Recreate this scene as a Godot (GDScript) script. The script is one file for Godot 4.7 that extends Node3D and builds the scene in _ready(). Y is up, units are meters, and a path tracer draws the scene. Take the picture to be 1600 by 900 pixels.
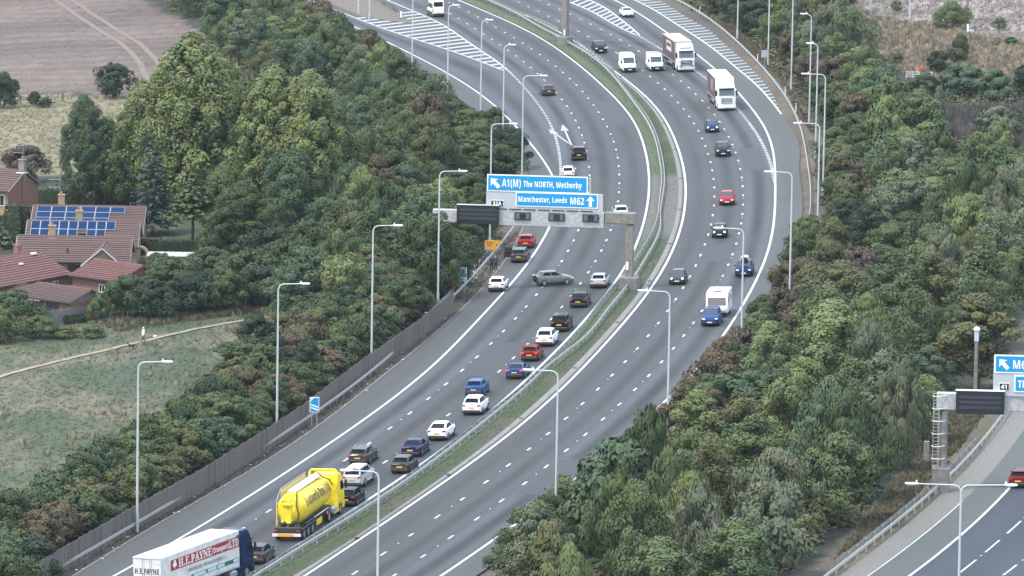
extends Node3D
# A motorway bend seen from the air: world x to the right, z towards the viewer, metres; the ground is a plane that rises gently to the right.

const GX := 0.041448
# x of each line of the road (edge lines, lane lines, rails, kerbs), every 10 m of distance from the first value on
const LINES := {
	"LEFT_PAVE": [490, [-39.15, -36.95, -34.71, -32.40, -29.97, -27.44, -24.89, -22.44, -20.20, -18.16, -16.31, -14.55, -12.82, -11.10, -9.42, -7.80, -6.28, -4.87, -3.56, -2.36, -1.29, -0.37, 0.40, 1.02, 1.50, 1.84, 2.06, 2.15, 2.10, 1.90, 1.54, 0.97, 0.17, -0.87, -2.11, -3.51, -5.02, -6.60, -8.21, -9.84, -11.48, -13.14, -14.83, -16.57, -18.36, -20.19, -22.09, -24.05, -26.06, -28.14, -30.26, -32.42, -34.61, -36.83, -39.09]],
	"SLIP_EDGE": [740, [5.34, 5.46, 5.36, 5.03, 4.52, 3.84, 3.06, 2.19, 1.28, 0.31, -0.72, -1.83, -3.06, -4.41, -5.89, -7.51, -9.26, -11.10, -13.03, -15.02, -17.06, -19.15, -21.30, -23.50, -25.75, -28.04, -30.40, -32.82, -35.33, -37.92]],
	"LEFT_EDGE": [490, [-36.66, -33.85, -31.11, -28.47, -25.93, -23.52, -21.20, -18.97, -16.80, -14.69, -12.67, -10.77, -9.02, -7.43, -6.00, -4.67, -3.38, -2.11, -0.87, 0.30, 1.39, 2.36, 3.22, 3.97, 4.59, 5.07, 5.42]],
	"LEFT_DOT": [740, [5.11, 5.44, 5.68, 5.82, 5.88, 5.88, 5.79, 5.61, 5.34, 4.94, 4.43, 3.81, 3.09, 2.28, 1.40, 0.47, -0.53]],
	"CHEV_L_MAIN": [900, [-0.52, -1.64, -2.94, -4.40, -5.91, -7.38, -8.78, -10.20, -11.83, -13.76, -15.94, -18.19, -20.43, -22.61, -24.74]],
	"CHEV_L_SLIP": [900, [-0.44, -2.92, -5.43, -8.02, -10.78, -13.70, -16.66, -19.51, -22.21, -24.78, -27.27, -29.74, -32.19, -34.64]],
	"L1": [500, [-28.34, -26.27, -24.13, -21.92, -19.65, -17.37, -15.14, -13.00, -10.97, -9.04, -7.21, -5.48, -3.84, -2.30, -0.86, 0.50, 1.78, 2.99, 4.12, 5.16, 6.07, 6.88, 7.56, 8.14, 8.62, 8.99, 9.25, 9.42, 9.49, 9.46, 9.34, 9.15, 8.87, 8.51, 8.05, 7.48, 6.80, 6.01, 5.14, 4.19, 3.16, 2.05, 0.84, -0.47, -1.86, -3.30, -4.78, -6.29, -7.84, -9.46, -11.16, -12.98, -14.92]],
	"L2": [500, [-24.13, -22.07, -19.94, -17.76, -15.55, -13.32, -11.13, -9.01, -6.98, -5.06, -3.26, -1.56, 0.05, 1.57, 3.02, 4.39, 5.68, 6.88, 7.98, 8.99, 9.89, 10.67, 11.35, 11.91, 12.36, 12.69, 12.94, 13.11, 13.20, 13.23, 13.16, 12.98, 12.68, 12.27, 11.77, 11.18, 10.51, 9.75, 8.89, 7.95, 6.91, 5.79, 4.56, 3.23, 1.80, 0.29, -1.27, -2.87, -4.50, -6.18, -7.92, -9.75, -11.66]],
	"LEFT_RIGHT": [490, [-24.66, -22.20, -19.70, -17.18, -14.65, -12.16, -9.74, -7.43, -5.26, -3.23, -1.35, 0.41, 2.08, 3.68, 5.22, 6.68, 8.07, 9.38, 10.60, 11.71, 12.71, 13.58, 14.32, 14.95, 15.49, 15.94, 16.31, 16.59, 16.79, 16.89, 16.92, 16.86, 16.73, 16.50, 16.15, 15.66, 15.01, 14.24, 13.37, 12.43, 11.45, 10.41, 9.31, 8.14, 6.90, 5.58, 4.14, 2.55, 0.80, -1.10, -3.11, -5.19, -7.31, -9.42, -11.49, -13.53, -15.52]],
	"CHANNEL": [490, [-21.33, -18.42, -15.69, -13.12, -10.68, -8.31, -6.01, -3.79, -1.68, 0.30, 2.15, 3.89, 5.53, 7.11, 8.63, 10.10, 11.50, 12.83, 14.06, 15.17, 16.18, 17.09, 17.88, 18.57, 19.13, 19.59, 19.94, 20.20, 20.36, 20.43, 20.42, 20.33, 20.17, 19.94, 19.61, 19.17, 18.59, 17.87, 17.00, 16.02, 14.95, 13.83, 12.69, 11.55, 10.41, 9.22, 7.95, 6.55, 4.98, 3.22, 1.28, -0.77, -2.88, -5.00, -7.11, -9.21]],
	"RIGHT_LEFT": [490, [-19.99, -17.44, -14.93, -12.45, -10.00, -7.58, -5.21, -2.93, -0.75, 1.29, 3.18, 4.94, 6.59, 8.15, 9.65, 11.10, 12.49, 13.81, 15.04, 16.14, 17.14, 18.02, 18.80, 19.46, 20.02, 20.46, 20.81, 21.07, 21.23, 21.30, 21.27, 21.17, 20.99, 20.74, 20.40, 19.94, 19.34, 18.59, 17.69, 16.67, 15.57, 14.42, 13.27, 12.13, 10.98, 9.77, 8.44, 6.94, 5.26, 3.43, 1.52, -0.43, -2.41, -4.40, -6.42, -8.46]],
	"RA": [490, [-16.08, -13.55, -11.03, -8.53, -6.08, -3.69, -1.38, 0.82, 2.92, 4.92, 6.81, 8.60, 10.30, 11.91, 13.42, 14.83, 16.15, 17.40, 18.55, 19.62, 20.59, 21.46, 22.23, 22.91, 23.47, 23.94, 24.30, 24.57, 24.75, 24.84, 24.84, 24.75, 24.58, 24.32, 23.93, 23.44, 22.84, 22.15, 21.35, 20.47, 19.49, 18.40, 17.22, 15.93, 14.56, 13.09, 11.54, 9.92, 8.23, 6.50, 4.72, 2.91, 1.10, -0.69, -2.46]],
	"RB": [490, [-12.68, -9.94, -7.29, -4.75, -2.30, 0.05, 2.32, 4.49, 6.59, 8.59, 10.51, 12.32, 14.03, 15.64, 17.13, 18.53, 19.84, 21.07, 22.20, 23.24, 24.19, 25.03, 25.78, 26.42, 26.97, 27.41, 27.77, 28.05, 28.25, 28.36, 28.38, 28.29, 28.10, 27.82, 27.44, 26.96, 26.37, 25.66, 24.86, 23.95, 22.96, 21.88, 20.72, 19.48, 18.16, 16.77, 15.31, 13.76, 12.13, 10.43, 8.64, 6.79, 4.88, 2.95, 0.99]],
	"RIGHT_DOT": [750, [31.72, 32.00, 32.19, 32.29, 32.29, 32.18, 31.96, 31.63, 31.19, 30.68, 30.10, 29.44, 28.70, 27.85, 26.87, 25.76, 24.53, 23.23, 21.88, 20.50, 19.09, 17.67]],
	"RIGHT_RIGHT": [490, [-8.61, -5.90, -3.26, -0.69, 1.79, 4.18, 6.47, 8.65, 10.75, 12.75, 14.67, 16.49, 18.20, 19.78, 21.23, 22.58, 23.84, 25.02, 26.13, 27.15, 28.09, 28.91, 29.62, 30.24, 30.76, 31.23, 31.65, 32.05, 32.43, 32.77, 33.04, 33.21, 33.25, 33.15, 32.90, 32.52, 32.05, 31.51, 30.92, 30.28, 29.58, 28.81, 27.94, 26.99, 25.97, 24.91, 23.82, 22.73, 21.63, 20.49, 19.27, 17.94, 16.48, 14.88, 13.14]],
	"CHEV_R_L": [950, [19.16, 17.19, 15.51, 14.07, 12.67, 10.97, 8.97, 7.08, 5.41]],
	"CHEV_R_R": [950, [19.14, 18.36, 17.43, 16.42, 15.41, 14.24, 12.67, 10.93, 9.20]],
	"HATCH_L": [830, [36.27, 35.89, 35.46, 34.98, 34.42, 33.73, 32.91, 32.04, 31.20, 30.35, 29.42, 28.39, 27.26, 26.07, 24.88, 23.71, 22.51, 21.15, 19.61, 18.10, 16.75]],
	"RIGHT_PAVE": [490, [-5.59, -2.94, -0.21, 2.44, 4.93, 7.25, 9.43, 11.54, 13.62, 15.68, 17.68, 19.57, 21.29, 22.81, 24.20, 25.53, 26.84, 28.09, 29.25, 30.28, 31.19, 32.00, 32.74, 33.41, 34.03, 34.54, 34.92, 35.19, 35.47, 35.87, 36.39, 36.79, 36.85, 36.58, 36.22, 36.00, 35.92, 35.83, 35.58, 35.17, 34.65, 34.07, 33.43, 32.66, 31.87, 31.13, 30.42, 29.51, 28.26, 26.94, 25.74, 24.59, 23.38, 22.07]],
	"RIGHT_RAIL": [720, [34.37, 34.99, 35.51, 35.94, 36.29, 36.58, 36.85, 37.11, 37.34, 37.52, 37.61, 37.61, 37.50, 37.31, 37.03, 36.67, 36.26, 35.79, 35.27, 34.71, 34.10, 33.44, 32.72, 31.95, 31.09, 30.14, 29.08, 27.89, 26.52, 24.99, 23.33, 21.55]],
	"LEFT_RAIL": [490, [-41.41, -38.71, -36.08, -33.54, -31.06, -28.64, -26.26, -23.93, -21.70, -19.58, -17.57, -15.68, -13.94, -12.34, -10.86, -9.44, -8.06, -6.71, -5.42, -4.19, -3.05, -1.97, -0.95, 0.03]],
	"LEFT_RAIL_FAR": [830, [-3.07, -4.46, -5.75, -7.09, -8.62]],
	"MED_LEFT": [490, [-23.65, -21.20, -18.61, -15.93, -13.29, -10.79, -8.50, -6.39, -4.39, -2.42, -0.46, 1.41, 3.08, 4.63, 6.14, 7.55, 8.70, 9.90, 11.26, 12.78]],
	"MED_RIGHT": [490, [-23.12, -20.66, -18.08, -15.43, -12.81, -10.32, -8.02, -5.88, -3.85, -1.87, 0.07, 1.84, 3.45, 5.44, 7.45, 8.88, 10.09, 11.41, 12.66, 13.84]],
	"MED_LEFT_B": [680, [12.82, 13.82, 14.82, 15.79, 16.59, 17.13, 17.47, 17.81, 18.15, 18.35, 18.41, 18.42, 18.39, 18.28, 18.01, 17.60, 17.07, 16.48, 15.86, 15.23, 14.57, 13.84, 13.00, 12.00, 10.81, 9.39, 7.76, 5.89]],
	"MED_RIGHT_B": [670, [12.86, 13.85, 14.84, 15.82, 16.64, 17.15, 17.33, 17.68, 18.11, 18.47, 18.68, 18.77, 18.78, 18.74, 18.62, 18.38, 18.00, 17.49, 16.85, 16.14, 15.45, 14.87, 14.40, 13.90, 13.05, 11.86, 10.57, 9.38, 8.37]],
	"MED_LEFT_C": [940, [8.07, 6.22, 4.48, 2.86, 1.32, -0.30, -2.13, -4.09, -6.03, -7.90]],
	"MED_RIGHT_C": [960, [6.67, 5.00, 2.91, 0.53, -1.65, -3.52, -5.38, -7.33]],
	"THIRD_RAIL": [480, [21.33, 24.35, 27.32, 30.25, 33.11, 35.87, 38.45, 40.83, 43.02, 45.06, 46.96, 48.75, 50.45, 52.07, 53.62]],
	"THIRD_PAVE": [480, [23.36, 26.82, 30.11, 33.21, 36.13, 38.85, 41.34, 43.62, 45.70, 47.62, 49.41, 51.10, 52.74, 54.34, 55.90, 57.44]],
	"THIRD_EDGE": [480, [26.80, 30.29, 33.54, 36.55, 39.34, 41.92, 44.31, 46.55, 48.65, 50.64, 52.52, 54.30, 55.97, 57.53, 58.98]],
	"THIRD_A": [480, [30.82, 34.20, 37.38, 40.36, 43.18, 45.86, 48.42, 50.85, 53.14, 55.30]],
	"THIRD_B": [480, [34.33, 37.97, 41.32, 44.39, 47.21, 49.81, 52.23, 54.46]],
	"THIRD_FAR": [480, [44.51, 47.48, 50.31, 52.99, 55.54, 57.95, 60.23, 62.37]],
	"PATH": [600, [-57.39, -53.99, -49.59, -44.19, -37.70, -30.06, -21.21]],
}
const VEHICLES := [
	["minibus", "white", -12.84, -993.96, -0.170, 1, "white minibus with dark lower body, topmost vehicle heading away"],
	["coupe", "darkgrey", 4.60, -870.94, -0.082, 1, "dark grey coupe just above the white lane arrows"],
	["suv", "black", 8.32, -792.12, 0.020, 1, "black family car in the middle lane just above the blue gantry sign"],
	["mini", "white", 6.80, -772.46, 0.020, 1, "small white car half hidden by the top edge of the gantry sign"],
	["hatch", "silver", 12.71, -731.67, -0.030, 1, "silver hatchback behind the concrete end of the gantry beam"],
	["hatch", "red", 1.64, -707.28, 0.084, 1, "bright red hatchback stopped on the hard shoulder beyond an open-doored estate"],
	["estate", "darkgrey", 0.92, -695.48, 0.097, 1, "dark grey estate stopped on the hard shoulder with its left door open"],
	["hatch", "white", -1.46, -671.91, 0.119, 1, "white hatchback stopped on the hard shoulder behind two standing people"],
	["hatch", "silver", 9.56, -672.67, 0.112, 1, "silver hatchback in the outer lane beside the gantry pillar"],
	["saloon", "black", 7.31, -658.28, 0.126, 1, "black saloon with a chrome bumper strip queuing behind the silver hatchback"],
	["suv", "black", 5.24, -640.72, 0.140, 1, "large black off-roader queuing between a white car and a black saloon"],
	["suv", "white", 3.68, -630.46, 0.148, 1, "white off-roader queuing between the large black off-roader and dark red car"],
	["hatch", "darkred", 2.17, -620.51, 0.156, 1, "dark red hatchback with brake lights lit in the outer lane"],
	["coupe", "blue", 0.74, -609.18, 0.166, 1, "mid blue coupe with red brake lights following the dark red hatchback"],
	["hatch", "midblue", -3.19, -598.66, 0.180, 1, "bright blue hatchback in the middle lane just ahead of a white crossover"],
	["suv", "white", -3.25, -587.10, 0.191, 1, "white crossover close behind the bright blue hatchback"],
	["coupesuv", "white", -6.29, -572.51, 0.205, 1, "sleek white crossover alone below the white and blue pair"],
	["saloon", "navy", -8.54, -563.70, 0.214, 1, "deep blue saloon beside a dark grey hatchback"],
	["estate", "darkgrey", -13.21, -559.94, 0.220, 1, "dark grey estate alongside the silver pickup, nearest lane to the shoulder"],
	["hatch", "darkgrey", -9.36, -554.41, 0.219, 1, "dark grey hatchback beside the central reservation next to the deep blue saloon"],
	["pickup", "silver", -13.33, -547.94, 0.227, 1, "silver pickup with a canopy over its bed ahead of the yellow tanker"],
	["hatch", "black", -13.73, -537.79, 0.222, 1, "black hatchback half hidden in front of the yellow tanker cab"],
	["hatch", "darkgrey", -20.54, -510.96, 0.210, 1, "dark hatchback between the white trailer lorry and the yellow tanker"],
	["saloon", "white", 17.44, -984.53, -0.122, -1, "white saloon on the merging slip road right of the zebra striped wedge"],
	["suv", "black", 12.44, -928.42, -0.140, -1, "black off-roader in the outer lane behind the white vans"],
	["van", "white", 16.23, -900.22, -0.114, -1, "white panel van nearest the central reservation, left of its twin"],
	["van2", "white", 20.18, -901.05, -0.113, -1, "white panel van with roof bars beside the far curtain-sided lorry"],
	["minidark", "navy", 26.03, -819.65, -0.033, -1, "dark blue supermini just ahead of the nearer curtain-sided lorry"],
	["suv", "black", 26.61, -792.33, -0.007, -1, "black crossover between the dark blue supermini and the red hatchback"],
	["hatch", "red", 25.58, -742.24, 0.038, -1, "red hatchback coming towards the camera in the middle lane"],
	["minidark", "black", 23.81, -712.02, 0.067, -1, "black small car with round white headlights below the red hatchback"],
	["minidark", "darkgrey", 18.10, -673.64, 0.107, -1, "dark grey small car in the outer lane beside the central reservation"],
	["suvbox", "navy", 25.52, -679.00, 0.099, -1, "dark blue car carrying a pale roof box with a dark front"],
	["suv", "blue", 20.82, -641.92, 0.133, -1, "blue car towing the white caravan"],
	["hatch", "darkred", 44.82, -538.67, 0.234, 1, "dark red hatchback alone on the separate road at the edge"],
]
var M := {}            # materials
var rng := RandomNumberGenerator.new()
var fine := FastNoiseLite.new()
var coarse := FastNoiseLite.new()
var taken := {}
var UP := Vector3(-GX, 1, 0).normalized()

# ---------------------------------------------------------------- mesh building
class B:
	var v := PackedVector3Array()
	var n := PackedVector3Array()
	var c := PackedColorArray()
	var i := PackedInt32Array()
	var col := Color(1, 1, 1)
	func tri(a: Vector3, b: Vector3, d: Vector3) -> void:   # anticlockwise seen from outside
		var nn := (b - a).cross(d - a).normalized()
		var k := v.size()
		for p: Vector3 in [a, b, d]:
			v.append(p); n.append(nn); c.append(col)
		i.append_array(PackedInt32Array([k, k + 2, k + 1]))
	func quad(a: Vector3, b: Vector3, d: Vector3, e: Vector3) -> void:
		var nn := (d - a).cross(e - b).normalized()
		var k := v.size()
		for p: Vector3 in [a, b, d, e]:
			v.append(p); n.append(nn); c.append(col)
		i.append_array(PackedInt32Array([k, k + 2, k + 1, k, k + 3, k + 2]))
	func box(o: Vector3, s: Vector3, bs := Basis()) -> void:
		var p := []
		for k in 8:
			p.append(o + bs * Vector3((float(k & 1) - 0.5) * s.x, (float((k >> 1) & 1) - 0.5) * s.y, (float((k >> 2) & 1) - 0.5) * s.z))
		quad(p[4], p[5], p[7], p[6]); quad(p[1], p[0], p[2], p[3]); quad(p[5], p[1], p[3], p[7])
		quad(p[0], p[4], p[6], p[2]); quad(p[6], p[7], p[3], p[2]); quad(p[0], p[1], p[5], p[4])
	func bevel(o: Vector3, s: Vector3, r: float, bs := Basis()) -> void:   # a box whose upright and lying edges are chamfered
		var h := s * 0.5
		var rows := []
		for k in 4:
			var y: float = [-h.y, -h.y + r, h.y - r, h.y][k]
			var q: float = [r, 0.0, 0.0, r][k]
			var hx: float = h.x - q
			var hz: float = h.z - q
			rows.append([Vector3(-hx + r, y, hz), Vector3(hx - r, y, hz), Vector3(hx, y, hz - r), Vector3(hx, y, -hz + r), Vector3(hx - r, y, -hz), Vector3(-hx + r, y, -hz), Vector3(-hx, y, -hz + r), Vector3(-hx, y, hz - r)])
		for k in 3:
			for j in 8:
				var jj := (j + 1) % 8
				quad(o + bs * rows[k][j], o + bs * rows[k][jj], o + bs * rows[k + 1][jj], o + bs * rows[k + 1][j])
		for k in [0, 3]:
			var m := o + bs * Vector3(0, -h.y if k == 0 else h.y, 0)
			for j in 8:
				var a: Vector3 = o + bs * rows[k][j]
				var b: Vector3 = o + bs * rows[k][(j + 1) % 8]
				if k == 3: tri(m, a, b)
				else: tri(m, b, a)
	func grid(rows: Array, closed := false) -> void:   # smooth; outside to the left of a row when its next row lies up
		var k := v.size()
		var nr := rows.size()
		var nc: int = rows[0].size()
		for r in nr:
			for j in nc:
				var l: Vector3 = rows[r][(j - 1 + nc) % nc] if closed else rows[r][maxi(j - 1, 0)]
				var g: Vector3 = rows[r][(j + 1) % nc] if closed else rows[r][mini(j + 1, nc - 1)]
				var d: Vector3 = rows[maxi(r - 1, 0)][j]
				var t: Vector3 = rows[mini(r + 1, nr - 1)][j]
				var nn := (g - l).cross(t - d)
				v.append(rows[r][j]); n.append(nn.normalized() if nn.length() > 1e-9 else Vector3.UP); c.append(col)
		for r in nr - 1:
			for j in (nc if closed else nc - 1):
				var a := k + r * nc + j
				var b := k + r * nc + (j + 1) % nc
				i.append_array(PackedInt32Array([a, a + nc + (b - a), b, a, a + nc, b + nc]))
	func patch(a: Vector3, b: Vector3, d: Vector3, e: Vector3, u0 := 0.0, u1 := 1.0, v0 := 0.0, v1 := 1.0, lift := 0.0, bulge := 0.0) -> void:   # part of a bent four-cornered face, a b below, e d above
		var nn := (e - a).cross(b - a).normalized()
		var rows := []
		for r in 4:
			var row := []
			for j in 5:
				var uu := lerpf(u0, u1, j / 4.0)
				var vv := lerpf(v0, v1, r / 3.0)
				row.append(a.lerp(b, uu).lerp(e.lerp(d, uu), vv) + nn * (lift + bulge * 4.0 * uu * (1.0 - uu) + bulge * vv * (1.0 - vv)))
			row.reverse()
			rows.append(row)
		grid(rows)
	func tube(p: Array, r0: float, r1: float, sides := 6) -> void:
		var rows := []
		for k in p.size():
			var t: Vector3 = (p[mini(k + 1, p.size() - 1)] - p[maxi(k - 1, 0)]).normalized()
			var x := t.cross(Vector3.FORWARD if absf(t.z) < 0.9 else Vector3.RIGHT).normalized()
			var y := x.cross(t)
			var r := lerpf(r0, r1, float(k) / maxf(1.0, p.size() - 1.0))
			var row := []
			for j in sides:
				var a := -TAU * j / sides
				row.append(p[k] + (x * cos(a) + y * sin(a)) * r)
			rows.append(row)
		grid(rows, true)
	func lathe(o: Vector3, axis: Vector3, prof: Array, sides := 14) -> void:   # prof: Vector2(radius, along), in the order that keeps the outside out
		var x := axis.cross(Vector3.UP if absf(axis.y) < 0.9 else Vector3.RIGHT).normalized()
		var y := axis.cross(x)
		var rows := []
		for p: Vector2 in prof:
			var row := []
			for j in sides:
				var a := TAU * j / sides
				row.append(o + axis * p.y + (x * cos(a) + y * sin(a)) * p.x)
			rows.append(row)
		grid(rows, true)
	func mesh(m: Material = null) -> ArrayMesh:
		var a := []
		a.resize(Mesh.ARRAY_MAX)
		a[Mesh.ARRAY_VERTEX] = v; a[Mesh.ARRAY_NORMAL] = n; a[Mesh.ARRAY_COLOR] = c; a[Mesh.ARRAY_INDEX] = i
		var me := ArrayMesh.new()
		me.add_surface_from_arrays(Mesh.PRIMITIVE_TRIANGLES, a)
		if m: me.surface_set_material(0, m)
		return me

# ---------------------------------------------------------------- naming
func numbered(s: String) -> String:
	var k: int = taken.get(s, 0)
	taken[s] = k + 1
	return s if k == 0 else "%s_%03d" % [s, k]

func thing(called: String, label: String, category: String, at := Transform3D(), group := "") -> Node3D:
	var o := Node3D.new()
	o.name = numbered(called)
	add_child(o)
	o.transform = at
	return tag(o, label, category, group)

func tag(o: Node3D, label: String, category: String, group := "") -> Node3D:
	if label: o.set_meta("label", label)
	if category: o.set_meta("category", category)
	if group: o.set_meta("group", group)
	return o

func put(called: String, me: Mesh, parent: Node3D, mat: Material = null, at := Transform3D()) -> MeshInstance3D:
	var o := MeshInstance3D.new()
	o.mesh = me
	if mat: o.material_override = mat
	if parent == self:
		o.name = numbered(called)
		add_child(o)
	else:
		var k := 0
		for ch in parent.get_children():
			if String(ch.name) == called or String(ch.name).begins_with(called + "_") and String(ch.name).substr(called.length() + 1).is_valid_int(): k += 1
		o.name = called if k == 0 else "%s_%03d" % [called, k]
		parent.add_child(o)
	o.transform = at
	return o

func part(called: String, b: B, parent: Node3D, mat: Material, at := Transform3D()) -> MeshInstance3D:
	return put(called, b.mesh(), parent, mat, at)

func structure(called: String, b: B, mat: Material) -> MeshInstance3D:
	var o := put(called, b.mesh(), self, mat)
	o.set_meta("kind", "structure")
	return o

func stuff(o: Node3D) -> Node3D:
	o.set_meta("kind", "stuff")
	return o

func swarm(called: String, parent: Node3D, me: Mesh, mat: Material, places: Array, tints: Array = []) -> MultiMeshInstance3D:
	var mm := MultiMesh.new()
	mm.transform_format = MultiMesh.TRANSFORM_3D
	mm.use_colors = tints.size() > 0
	mm.mesh = me
	mm.instance_count = places.size()
	for k in places.size():
		mm.set_instance_transform(k, places[k])
		if tints.size() > 0: mm.set_instance_color(k, tints[k])
	var o := MultiMeshInstance3D.new()
	o.multimesh = mm
	o.material_override = mat
	o.name = numbered(called) if parent == self else called
	parent.add_child(o, true)
	o.set_meta("kind", "stuff")
	return o

# ---------------------------------------------------------------- materials
func lin(r: float, g: float, b: float) -> Color:
	return Color(r, g, b).linear_to_srgb()

func mat(key: String, r: float, g: float, b: float, rough := 0.8, metal := 0.0) -> StandardMaterial3D:
	if M.has(key): return M[key]
	var m := StandardMaterial3D.new()
	m.resource_name = key
	m.albedo_color = lin(r, g, b)
	m.roughness = rough
	m.metallic = metal
	m.vertex_color_use_as_albedo = true
	M[key] = m
	return m

func paint(key: String, r: float, g: float, b: float) -> StandardMaterial3D:
	var m := mat(key, r, g, b, 0.45)
	m.metallic_specular = 0.1
	m.clearcoat_enabled = true
	m.clearcoat = 0.3
	m.clearcoat_roughness = 0.08
	return m

func grain(m: StandardMaterial3D, tex: Texture2D, metres: float, bump: Texture2D = null, strength := 0.6) -> StandardMaterial3D:
	m.albedo_texture = tex
	m.uv1_triplanar = true
	m.uv1_world_triplanar = true
	m.uv1_scale = Vector3.ONE / metres
	if bump:
		m.normal_enabled = true
		m.normal_texture = bump
		m.normal_scale = strength
	return m

func noise_tex(seed_: int, freq: float, lo: float, hi: float, oct := 5, px := 512, bump := false) -> NoiseTexture2D:
	var f := FastNoiseLite.new()
	f.seed = seed_
	f.noise_type = FastNoiseLite.TYPE_SIMPLEX_SMOOTH
	f.frequency = freq
	f.fractal_octaves = oct
	var t := NoiseTexture2D.new()
	t.width = px; t.height = px
	t.seamless = true
	t.noise = f
	if bump:
		t.as_normal_map = true
		t.bump_strength = 6.0
	else:
		var g := Gradient.new()
		g.set_color(0, Color(lo, lo, lo)); g.set_color(1, Color(hi, hi, hi))
		t.color_ramp = g
	return t

func make_materials() -> void:
	var rough_t := noise_tex(3, 0.02, 0.72, 1.0)
	var soft_t := noise_tex(5, 0.008, 0.78, 1.0, 6)
	var bump_t := noise_tex(7, 0.03, 0, 1, 4, 512, true)
	grain(mat("asphalt", 1, 1, 1, 0.82), rough_t, 3.1, bump_t, 0.25)
	grain(mat("ground", 1, 1, 1, 0.95), rough_t, 7.3, bump_t, 0.8)
	grain(mat("marking", 0.56, 0.58, 0.575, 0.6), soft_t, 2.3)
	grain(mat("marking_worn", 0.43, 0.45, 0.45, 0.65), rough_t, 1.7)
	grain(mat("concrete", 0.25, 0.235, 0.205, 0.9), soft_t, 2.9, bump_t, 0.4)
	grain(mat("pale_concrete", 0.22, 0.213, 0.203, 0.9), soft_t, 3.7, bump_t, 0.4)
	grain(mat("old_timber", 0.19, 0.172, 0.158, 0.9), rough_t, 1.9, bump_t, 0.5)
	grain(mat("brick", 0.30, 0.165, 0.128, 0.9), rough_t, 2.1, bump_t, 0.5)
	grain(mat("buff_brick", 0.42, 0.30, 0.19, 0.9), rough_t, 2.1, bump_t, 0.5)
	grain(mat("roof_tile", 0.155, 0.098, 0.089, 0.85), rough_t, 2.4, bump_t, 0.5)
	grain(mat("roof_tile_red", 0.20, 0.094, 0.082, 0.85), rough_t, 2.4, bump_t, 0.5)
	grain(mat("bark", 0.11, 0.09, 0.07, 0.95), rough_t, 0.9, bump_t, 0.8)
	mat("steel", 0.42, 0.45, 0.47, 0.45, 0.55)
	mat("galvanised", 0.50, 0.54, 0.56, 0.5, 0.35)
	grain(mat("rail", 0.40, 0.415, 0.41, 0.6, 0.1), rough_t, 1.3)
	mat("rail_dark", 0.07, 0.07, 0.07, 0.7)
	mat("white_gloss", 0.78, 0.79, 0.78, 0.35)
	mat("off_white", 0.62, 0.62, 0.59, 0.6)
	mat("trim", 0.36, 0.35, 0.34, 0.7)
	mat("board_grey", 0.40, 0.43, 0.45, 0.6)
	grain(mat("beam_grey", 0.47, 0.47, 0.47, 0.7), soft_t, 2.2)
	mat("sign_blue", 0.0, 0.25, 0.52, 0.5)
	mat("sign_yellow", 0.72, 0.36, 0.02, 0.5)
	mat("black_panel", 0.012, 0.014, 0.018, 0.35)
	mat("black", 0.012, 0.012, 0.013, 0.5)
	mat("dark_plastic", 0.022, 0.023, 0.025, 0.6)
	mat("rubber", 0.018, 0.018, 0.018, 0.85)
	mat("alloy", 0.42, 0.43, 0.45, 0.35, 0.6)
	mat("chrome", 0.55, 0.56, 0.58, 0.2, 0.9)
	mat("glass", 0.008, 0.011, 0.015, 0.08).metallic_specular = 0.22
	mat("screen", 0.022, 0.032, 0.042, 0.06).metallic_specular = 0.75
	mat("lorry_screen", 0.11, 0.14, 0.15, 0.1)
	mat("frame_grey", 0.36, 0.38, 0.40, 0.6)
	mat("window", 0.02, 0.025, 0.03, 0.08).metallic_specular = 0.6
	mat("solar", 0.010, 0.032, 0.088, 0.6).metallic_specular = 0.12
	mat("lamp_glass", 0.75, 0.78, 0.8, 0.15)
	mat("tail_red", 0.32, 0.012, 0.012, 0.3)
	var bl := mat("brake_light", 0.7, 0.03, 0.03, 0.3)
	bl.emission_enabled = true; bl.emission = Color(1, 0.12, 0.1); bl.emission_energy_multiplier = 0.5
	var hl := mat("headlight_on", 0.85, 0.88, 0.9, 0.2)
	hl.emission_enabled = true; hl.emission = Color(0.95, 0.98, 1); hl.emission_energy_multiplier = 0.6
	mat("plate_yellow", 0.75, 0.5, 0.05, 0.5)
	mat("plate_white", 0.75, 0.76, 0.76, 0.5)
	mat("curtain", 0.105, 0.055, 0.06, 0.6)
	mat("red_band", 0.30, 0.025, 0.03, 0.5)
	mat("green_band", 0.02, 0.11, 0.10, 0.5)
	grain(mat("trailer_white", 0.78, 0.78, 0.76, 0.45), soft_t, 4.7)
	mat("skin", 0.42, 0.26, 0.19, 0.7)
	mat("body", 1, 1, 1, 0.8)
	mat("red_paint", 0.45, 0.03, 0.03, 0.5)
	var leaf := mat("leaf", 1, 1, 1, 0.62)
	leaf.metallic_specular = 0.25
	leaf.backlight_enabled = true; leaf.backlight = Color(0.25, 0.27, 0.2)
	paint("p_white", 0.78, 0.79, 0.80); paint("p_silver", 0.42, 0.44, 0.46); paint("p_black", 0.010, 0.010, 0.012); paint("p_grey", 0.17, 0.18, 0.19)
	paint("p_darkgrey", 0.045, 0.05, 0.055); paint("p_red", 0.27, 0.010, 0.022); paint("p_darkred", 0.16, 0.012, 0.012); paint("p_blue", 0.014, 0.052, 0.16)
	paint("p_midblue", 0.012, 0.075, 0.22); paint("p_navy", 0.008, 0.018, 0.07); grain(paint("p_yellow", 0.98, 0.75, 0.045), soft_t, 3.9); paint("p_sage", 0.20, 0.225, 0.20)
	paint("p_cabblue", 0.007, 0.022, 0.07)

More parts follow.
